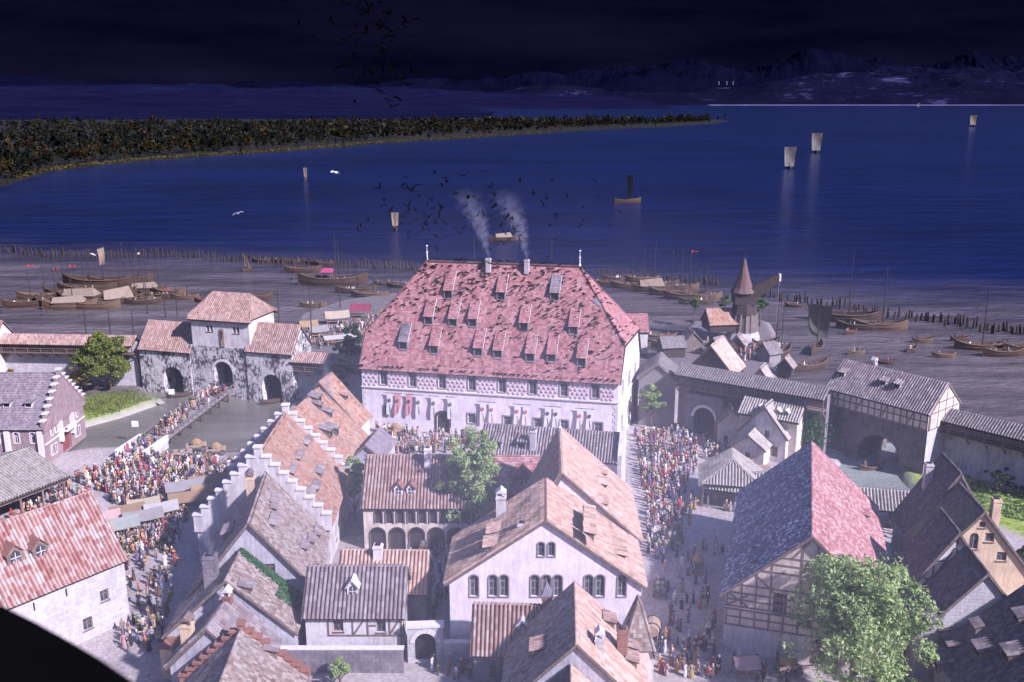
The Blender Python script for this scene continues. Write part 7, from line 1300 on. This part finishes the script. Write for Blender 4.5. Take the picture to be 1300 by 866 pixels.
AREAS = [ # picture polygon of the place, number, words, preferred colours
 ([(112, 600), (172, 578), (215, 582), (245, 590), (232, 622), (205, 640), (150, 645), (120, 620)], 270, 'in the square below the bridge'),
 ([(215, 584), (300, 584), (300, 604), (255, 622), (240, 612)], 75, 'by carts near the moat'),
 ([(205, 640), (240, 655), (222, 700), (150, 705), (136, 690), (195, 668)], 125, 'among the market stalls'),
 ([(137, 705), (225, 700), (222, 752), (205, 830), (160, 830), (138, 760)], 100, 'in the lane beside the rubble house'),
 ([(66, 622), (110, 600), (130, 622), (95, 640), (20, 668), (5, 665)], 60, 'under the open market hall'),
 ([(806, 552), (858, 548), (884, 556), (886, 596), (866, 622), (842, 640), (818, 640), (812, 596)], 240, 'in the street procession'),
 ([(818, 640), (870, 625), (884, 640), (868, 690), (836, 716), (822, 700)], 100, 'beside the church nave'),
 ([(840, 700), (918, 690), (916, 760), (905, 812), (850, 800)], 42, 'in the wide street left of the barn'),
 ([(832, 800), (915, 812), (918, 862), (838, 862)], 48, 'low in the right street'),
 ([(930, 838), (1000, 842), (1000, 866), (935, 866)], 14, 'at the foot of the barn'),
 ([(474, 546), (560, 548), (612, 552), (606, 564), (560, 576), (476, 578)], 100, 'in the square before the hall'),
 ([(500, 690), (585, 690), (578, 760), (545, 790), (530, 720)], 34, 'in the cloister yard'),
 ([(530, 830), (556, 862), (598, 862), (585, 836)], 14, 'behind the arched gateway'),
 ([(892, 545), (935, 540), (930, 575), (905, 590), (890, 580)], 34, 'in the yard beside the street gate'),
 ([(885, 630), (955, 632), (950, 650), (905, 650)], 12, 'in front of the street shed'),
 ([(1128, 660), (1150, 660), (1150, 730), (1132, 700)], 10, 'in the lane right of the barn'),
 ([(380, 425), (470, 405), (500, 392), (498, 402), (455, 432), (400, 446), (376, 440)], 170, 'on the crowded quay left of the hall'),
 ([(862, 435), (910, 428), (975, 438), (985, 452), (940, 460), (880, 450)], 60, 'on the quay around the crane'),
]
cand = []
for poly, n, wds in AREAS:
    xs = [p[0] for p in poly]; ys = [p[1] for p in poly]; k = 0; tries = 0
    while k < n and tries < n*40:
        tries += 1; px, py = rpp.uniform(min(xs), max(xs)), rpp.uniform(min(ys), max(ys))
        if not inpoly(px, py, poly): continue
        x, y, _ = G(px, py)
        if any(inpoly(x, y, f) for f in FOOT): continue
        if any((x - c[0])**2 + (y - c[1])**2 < 0.3 for c in cand[-220:]): continue
        cand.append((x, y, 0.0, wds, rpp.uniform(0, 6.28))); k += 1
for i in range(85):   # on the moat bridge
    x = rpp.uniform(1, BL - 1); y = rpp.uniform(-2.1, 2.1); a = math.atan2(bdir.y, bdir.x); cand.append((bs[0] + x*math.cos(a) - y*math.sin(a), bs[1] + x*math.sin(a) + y*math.cos(a), bz(x) + 0.07, 'on the timber moat bridge', a - math.pi/2 + rpp.choice((0, math.pi)) + rpp.uniform(-.4, .4)))
for i in range(16):
    x = rpp.uniform(-9, -0.5); y = rpp.uniform(-2.1, 2.1); a = math.atan2(bdir.y, bdir.x); cand.append((bs[0] + x*math.cos(a) - y*math.sin(a), bs[1] + x*math.sin(a) + y*math.cos(a), 0.61, 'on the stone bridge head', rpp.uniform(0, 6.28)))
cand.sort(key=lambda c: math.hypot(c[0], c[1])); seen = set(); crowd = [(x, y, z, rpp.uniform(0, 6.28), rpp.choice(('gown', 'robe', 'tunic')), rpp.choice(('bare', 'hood', 'hat')), 'stand', rpp.choice(('brown', 'grey', 'white', 'tan', 'black', 'red'))) for x, y, z in BOATCREW]
for i, (x, y, z, wds, rot) in enumerate(cand):
    for att in range(60):
        dk = rpp.choices(list(DW), list(DW.values()))[0] if 'procession' not in wds else rpp.choice(('red', 'crimson', 'ochre', 'white', 'black', 'dark blue', 'pink', 'brown', 'grey', 'orange', 'violet', 'tan', 'blue')); ds = rpp.choice(('gown', 'robe', 'tunic')); hd = rpp.choices(('bare', 'coif', 'hood', 'hat', 'straw'), (5, 3, 5, 4, 1))[0]; po = rpp.choice(('stand', 'walk', 'stand', 'carry'))
        key = (dk, ds, hd, po, wds)
        if key not in seen: break
    seen.add(key)
    if i < 300:
        o = link('person', PM[ds, hd, po]); o.location = (x, y, z); o.rotation_euler = (0, 0, rot); s_ = rpp.uniform(0.84, 1.08) * 1.06; o.scale = (s_*1.05, s_*1.05, s_); c = DY[dk]; j = rpp.uniform(0.8, 1.2); o.color = (c[0]*j, c[1]*j, c[2]*j, 1)
        tag(o, 'person in %s %s, %s, %s %s' % (dk, ds, HT[hd], PT[po], wds), 'person', 'people ' + wds)
    else: crowd.append((x, y, z, rot, ds, hd, po, dk))
vl, fl4, fl3, cols, mi = [], [], [], [], []
VV, LL, ST, TT, CC = [], [], [], [], []; nv = 0; nl = 0
FIX = [None, (0.46, 0.30, 0.22), (0.09, 0.05, 0.03), (0.7, 0.67, 0.64), (0.035, 0.03, 0.035), (0.46, 0.35, 0.17)]
for (x, y, z, rot, ds, hd, po, dk) in crowd:
    me = PM[ds, hd, po]; co = np.zeros(len(me.vertices)*3); me.vertices.foreach_get('co', co); co = co.reshape(-1, 3) * 1.08; c_, s_ = math.cos(rot), math.sin(rot); w_ = np.stack([co[:, 0]*c_ - co[:, 1]*s_ + x, co[:, 0]*s_ + co[:, 1]*c_ + y, co[:, 2] + z], 1)
    li = np.zeros(len(me.loops), np.int32); me.loops.foreach_get('vertex_index', li); ls = np.zeros(len(me.polygons), np.int32); me.polygons.foreach_get('loop_start', ls); ltl = np.zeros(len(me.polygons), np.int32); me.polygons.foreach_get('loop_total', ltl); m_i = np.zeros(len(me.polygons), np.int32); me.polygons.foreach_get('material_index', m_i)
    VV.append(w_); LL.append(li + nv); ST.append(ls + nl); TT.append(ltl); j = rpp.uniform(0.75, 1.2); CC.append(np.array([(FIX[q] or tuple(v*j for v in DY[dk])) + (1.0,) for q in m_i])); nv += len(w_); nl += len(li)
me = bpy.data.meshes.new('crowd'); V = np.concatenate(VV); me.vertices.add(len(V)); me.vertices.foreach_set('co', V.astype(np.float32).ravel()); me.loops.add(nl); me.loops.foreach_set('vertex_index', np.concatenate(LL)); me.polygons.add(len(np.concatenate(ST))); me.polygons.foreach_set('loop_start', np.concatenate(ST)); me.polygons.foreach_set('loop_total', np.concatenate(TT))
me.update(calc_edges=True); at_ = me.attributes.new('dye', 'FLOAT_COLOR', 'FACE'); at_.data.foreach_set('color', np.concatenate(CC).astype(np.float32).ravel()); me.materials.append(mat_attr()); o = link('crowd', me); o['kind'] = 'stuff'; tag(o, 'rest of the crowd filling squares, street and quay', 'crowd')

# ------------------------------------------------------------------ crows and gulls
M['crow'] = mat_noise('crow_feathers', [(0.0012, 0.0012, 0.0016), (0.003, 0.0028, 0.004)], 5, rough=1.0, bmp=0, spec=0.0); M['gull'] = mat_noise('gull_feathers', [(0.6, 0.6, 0.62), (0.75, 0.75, 0.76)], 5, bmp=0)
def bird_mesh(wing, mat, name):
    mb = MB(); mb.tube([(0, 0.34, 0.02), (0, 0.2, 0.02), (0, 0, 0), (0, -0.16, 0.03), (0, -0.25, 0.07), (0, -0.36, 0.05)], [0.07, 0.05, 0.1, 0.075, 0.055, 0.01], 6)
    for sx in (-1, 1):
        if wing is None: mb.raw([(sx*0.09, -0.12, 0.06), (sx*0.12, 0.1, 0.02), (sx*0.05, 0.36, 0.02), (sx*0.06, 0.1, 0.09)], [(0, 1, 3), (1, 2, 3), (0, 3, 2), (0, 2, 1)])
        else:
            a, b_ = wing; p = [(sx*0.07, -0.1, 0.03), (sx*0.07, 0.14, 0.03), (sx*0.4, -0.14, 0.03 + 0.4*math.sin(a)), (sx*0.38, 0.16, 0.03 + 0.38*math.sin(a)), (sx*0.78, 0.06, 0.03 + 0.4*math.sin(a) + 0.4*math.sin(b_)), (sx*0.7, 0.2, 0.02 + 0.4*math.sin(a) + 0.35*math.sin(b_))]
            mb.raw(p + [(x, y, z - 0.02) for x, y, z in p], [(0, 1, 3, 2), (2, 3, 5, 4), (6, 8, 9, 7), (8, 10, 11, 9), (0, 2, 8, 6), (2, 4, 10, 8), (1, 7, 9, 3), (3, 9, 11, 5), (4, 5, 11, 10)])
    if wing is None:
        for sx in (-1, 1): mb.tube([(sx*0.04, 0, -0.05), (sx*0.04, -0.02, -0.2)], 0.012, 3)
    return mb.mesh(name, mat)
CP = bird_mesh(None, M['crow'], 'crow'); CF = [bird_mesh(w_, M['crow'], 'crow') for w_ in ((0.5, 0.2), (0.1, -0.3), (0.8, 0.7), (-0.3, -0.5))]; GF = [bird_mesh(w_, M['gull'], 'gull') for w_ in ((0.6, 0.3), (0.3, -0.4))]
rbd = random.Random(31)
WP = ['wings half raised', 'wings spread flat', 'wings raised high', 'wings beating down']
def flybird(px, py, yd, sc, label, grp, meshes=CF, name='crow', cat='bird'):
    d = ray(px, py); t = yd / d[1]; wi = rbd.randrange(len(meshes)); o = link(name, meshes[wi])
    if name == 'crow': label = '%s, %s, %s side' % (label, WP[wi], ('upper left' if px < (470 if py < 150 else 590) else 'upper right') if py < (65 if py < 150 else 268) else ('lower left' if px < (470 if py < 150 else 590) else 'lower right')); grp = grp + ', ' + label
    o.location = (d[0]*t, yd, CAM_H + d[2]*t); o.rotation_euler = (rbd.uniform(-.5, .5), rbd.uniform(-.6, .6), rbd.uniform(0, 6.28)); o.scale = (sc,)*3; tag(o, label, cat, grp)
for i in range(105):
    t = rbd.random(); flybird(rbd.gauss(455 + 40*t, 24), max(2, 125*t + rbd.gauss(0, 8)), rbd.uniform(120, 210), rbd.uniform(1.0, 1.6), 'black crow in the flock high against the dark sky', 'crows in the sky')
for i in range(120): flybird(rbd.gauss(540, 42) if i % 2 else rbd.gauss(640, 50), rbd.gauss(262, 26) if i % 2 else rbd.gauss(278, 24), rbd.uniform(150, 215), rbd.uniform(0.85, 1.35), 'black crow flying over the water above the hall', 'crows above the hall')
for px, py in ((740, 262), (775, 285), (755, 230), (700, 230), (690, 262), (760, 250), (786, 268), (820, 242)): flybird(px, py, rbd.uniform(150, 200), 0.8, 'black crow flying right of the smoke plumes', 'crows right of the smoke')
for px, py, s_, lab in ((425, 219, 1.5, 'white gull soaring over the left half of the lake'), (302, 271, 1.3, 'small white gull low over the left bay'), (118, 323, 0.6, 'white gull above the left boats'), (176, 322, 0.6, 'white gull beside a pennant mast')): flybird(px, py, 170, s_, lab, 'gulls', GF, 'gull')
A_, hz_, P_, hp = HALL
perch = []
def on_front(f, s_):   # f along, s_ up the slope 0..1
    y = -0.4 + (hp['ym'] + 0.4)*s_; z = hp['ze'] + hp['u'] + hp['m']*y; 
    xlo = 0 if z < hp['zh'] else (hp['rx0'])*(z - hp['zh'])/(hp['zr'] - hp['zh']); xhi = hp['W'] if z < hp['zh'] else hp['W'] + (hp['rx1'] - hp['W'])*(z - hp['zh'])/(hp['zr'] - hp['zh'])
    return P_(xlo + (xhi - xlo)*f, y - 0.12, z + 0.12)
cl_ = [(rbd.random(), rbd.random()**0.8) for _ in range(34)]
for i in range(400):
    c = rbd.choice(cl_); f, s_ = c[0] + rbd.gauss(0, 0.075), c[1] + rbd.gauss(0, 0.085)
    if 0.01 < f < 0.99 and 0.02 < s_ < 0.98: perch.append(on_front(f, s_))
for i in range(200): perch.append(on_front(rbd.random(), rbd.uniform(0.05, 0.97)))
for i in range(62): perch.append(on_front(rbd.random(), 0.012))
for i in range(70): f = rbd.random(); perch.append(P_(hp['rx0'] + (hp['rx1'] - hp['rx0'])*f, hp['ym'], hp['zr'] + hp['u'] + 0.38))
for i in range(34): t = rbd.random(); perch.append(P_(hp['W'] + 0.4 + (hp['rx1'] - hp['W'] - 0.4)*t, hp['yh'] + (hp['ym'] - hp['yh'])*t, hp['zh'] + (hp['zr'] - hp['zh'])*t + 0.42))
for i in range(22):
    t = rbd.random(); v = rbd.uniform(-1, 1)*(1 - t)*0.8; perch.append(P_(hp['W'] + 0.4 + (hp['rx1'] - hp['W'] - 0.4)*t + 0.12, hp['ym'] + v*(hp['ym'] - hp['yh']), hp['zh'] + (hp['zr'] - hp['zh'])*t + 0.3))
rbd.shuffle(perch); pv_, pf_, nn_ = [], [], 0; cov = {}
import itertools
for i, (x, y, z) in enumerate(perch):
    fl_ = rbd.random() < 0.35; me = rbd.choice(CF) if fl_ else CP; rr = rbd.uniform(0, 6.28); s_ = rbd.uniform(0.75, 1.15) * (0.8 if fl_ else 1.25)
    if i < 67:
        w_ = hall_world(x, y, z); o = link('crow', me); o.location = (w_[0], w_[1], w_[2] + 0.1); o.rotation_euler = (0, 0, rr); o.scale = (s_,)*3; up_ = z > 31; tag(o, 'black crow %s of the hall' % ('on the ridge' if up_ else 'on the upper red roof' if z > 23 else 'on the lower red roof'), 'bird', 'crows %s of the hall' % ('on the ridge' if up_ else 'on the upper roof' if z > 23 else 'on the lower roof'))
    else:
        co = np.array([v.co for v in me.vertices])*s_; c_, q_ = math.cos(rr), math.sin(rr); w_ = hall_world(x, y, z); pv_ += [tuple(v) for v in np.stack([co[:, 0]*c_ - co[:, 1]*q_ + w_[0], co[:, 0]*q_ + co[:, 1]*c_ + w_[1], co[:, 2] + w_[2] + 0.1], 1)]; pf_ += [tuple(j + nn_ for j in p_.vertices) for p_ in me.polygons]; nn_ += len(co)
b = MB(); b.raw(pv_, pf_); o = b.build('crow_flock', M['crow']); o['kind'] = 'stuff'; tag(o, 'rest of the crows covering the red hall roof', 'birds')

HAZE = 0.0030
# ------------------------------------------------------------------ smoke plumes and the dark platform edge
def smoke(label, base, L_, A_x, r0, r1, dens=1.0, B_y=0.6):
    """a drifting plume: axis x = A_x (z/L)^1.4, widening upward and thinning to nothing at its rim and top"""
    k = 9; pts = [(A_x*(i/(k - 1))**1.4, B_y*i/(k - 1), L_*i/(k - 1)) for i in range(k)]; rad = [r0 + (r1 - r0)*i/(k - 1) for i in range(k)]; mb = MB(); mb.tube(pts, [r*1.15 for r in rad], 10)
    m = bpy.data.materials.new('chimney_smoke'); m.use_nodes = True; t = m.node_tree; t.nodes.clear(); o_ = t.nodes.new('ShaderNodeOutputMaterial'); pvn = t.nodes.new('ShaderNodeVolumePrincipled'); pvn.inputs['Color'].default_value = (0.82, 0.80, 0.9, 1); pvn.inputs['Anisotropy'].default_value = 0.2
    c = t.nodes.new('ShaderNodeTexCoord'); s_ = t.nodes.new('ShaderNodeSeparateXYZ'); t.links.new(c.outputs['Object'], s_.inputs[0])
    tt = mathn(t, 'DIVIDE', s_.outputs[2], L_, True); ax_ = mathn(t, 'MULTIPLY', mathn(t, 'POWER', tt, 1.4), A_x); dx = mathn(t, 'SUBTRACT', s_.outputs[0], ax_); dy = mathn(t, 'SUBTRACT', s_.outputs[1], mathn(t, 'MULTIPLY', tt, B_y))
    rr = mathn(t, 'SQRT', mathn(t, 'ADD', mathn(t, 'MULTIPLY', dx, dx), mathn(t, 'MULTIPLY', dy, dy))); rn = mathn(t, 'DIVIDE', rr, mathn(t, 'ADD', mathn(t, 'MULTIPLY', tt, r1 - r0), r0))
    n1 = noisef(t, 0.75, 5, rough=0.65); v = mathn(t, 'SUBTRACT', mathn(t, 'SUBTRACT', mathn(t, 'MULTIPLY', n1, 2.4), 0.55), mathn(t, 'MULTIPLY', rn, 0.85), True)
    dn = mathn(t, 'MULTIPLY', mathn(t, 'MULTIPLY', v, mathn(t, 'POWER', mathn(t, 'SUBTRACT', 1.0, tt, True), 1.3)), dens); t.links.new(dn, pvn.inputs['Density']); t.links.new(pvn.outputs[0], o_.inputs['Volume'])
    o = mb.build('smoke_plume', m, None, loc=base); tag(o, label, 'smoke', 'chimney smoke')
for cx, lab in ((628, 'smoke plume from the left chimney of the hall'), (676, 'smoke plume from the right chimney of the hall')):
    s_ = (cx - 548)/192.0; b0 = hall_world(hp['rx0'] + (hp['rx1'] - hp['rx0'])*s_ + hp['K']*hp['ym'], hp['ym'] - 0.9, hp['zr'] + 1.35); smoke(lab, b0, 14, -5.0, 0.5, 4.6, 0.8)
p = G(418, 508, 12.5); smoke('smoke drifting over the orange roofs left of the hall', p, 8, -0.8, 0.6, 1.9, 1.8)
smoke('smoke rising from the lower left chimney', (T3[0] - 3.1, T3[1] + 4.6, 12.3), 6, -1.6, 0.6, 1.6, 1.8)
smoke('smoke rising from the cloister chimney', (CN[0] + 9.3, CN[1] - 1.6, 14.4), 5, -0.6, 0.5, 1.3, 1.2)
c_ = b5.matrix_world if False else None; a5 = R(-11.9 - 90); smoke('smoke rising before the long range and the hall', (-4.8 + 3.0*math.cos(a5) - 9.2*math.sin(a5), 155.6 + 3.0*math.sin(a5) + 9.2*math.cos(a5), 11.2), 6, -0.9, 0.6, 1.6, 1.5)
a2 = R(87 - 90); smoke('smoke from the brick chimney at the bottom centre', (6.4 + 5.0*math.cos(a2) - 6.4*math.sin(a2), 83.5 + 5.0*math.sin(a2) + 6.4*math.cos(a2), 10.8), 4.5, -0.6, 0.6, 1.3, 1.8)
hb_ = bmesh.new(); bmesh.ops.create_icosphere(hb_, subdivisions=3, radius=1); hm_ = bpy.data.meshes.new('haze'); hb_.to_mesh(hm_); hb_.free()
hz_o = link('haze', hm_, None, loc=(2, 96, 22)); hz_o.scale = (74, 62, 40); hz_o['kind'] = 'stuff'; tag(hz_o, 'pale lilac haze added to brighten the church, streets and roofs', 'haze')  # haze volume added to lift the shade and brighten the lower town
m = bpy.data.materials.new('added_haze_volume'); m.use_nodes = True; t = m.node_tree; t.nodes.clear(); o_ = t.nodes.new('ShaderNodeOutputMaterial'); pvn = t.nodes.new('ShaderNodeVolumePrincipled'); pvn.inputs['Color'].default_value = (0.80, 0.81, 0.98, 1); pvn.inputs['Anisotropy'].default_value = 0.0
c = t.nodes.new('ShaderNodeTexCoord'); vl_ = t.nodes.new('ShaderNodeVectorMath'); vl_.operation = 'LENGTH'; t.links.new(c.outputs['Object'], vl_.inputs[0]); mr = t.nodes.new('ShaderNodeMapRange'); mr.interpolation_type = 'SMOOTHSTEP'; t.links.new(vl_.outputs['Value'], mr.inputs[0]); mr.inputs[1].default_value = 1.0; mr.inputs[2].default_value = 0.15; mr.inputs[3].default_value = 0.0; mr.inputs[4].default_value = HAZE
t.links.new(mr.outputs[0], pvn.inputs['Density']); t.links.new(pvn.outputs[0], o_.inputs['Volume']); hm_.materials.append(m)
zl = 63.75; e_ = [G2(px, py, zl) for px, py in ((-120, 712), (-60, 738), (0, 768), (45, 790), (90, 815), (130, 839), (172, 868), (220, 905))]
pl = MB(); out = list(e_) + [(-0.35, 0.9), (-0.9, -1.2), (-4.5, -1.2), (-4.5, 2.4)]; k = len(out); pl.raw([(x, y, zl) for x, y in out] + [(x, y, zl - 0.25) for x, y in out], [tuple(range(k)), tuple(range(2*k - 1, k - 1, -1))] + [(i, i + k, (i + 1) % k + k, (i + 1) % k) for i in range(k)])
r_ = empty('viewing_platform', (0, 0, 0)); tag(r_, 'black edge of a viewing platform in the lower left corner', 'platform'); pl.build('ledge', mat_noise('matt_black_paint', [(0.002, 0.002, 0.002), (0.003, 0.003, 0.003)], 2, bmp=0, spec=0.0), r_)
tw0 = MB(); tw0.lathe([(0.9, -0.3), (0.9, 63.45)], 12, c=(-2.9, -0.2, 0)); tw0.build('pier', M['darkstone'], r_)
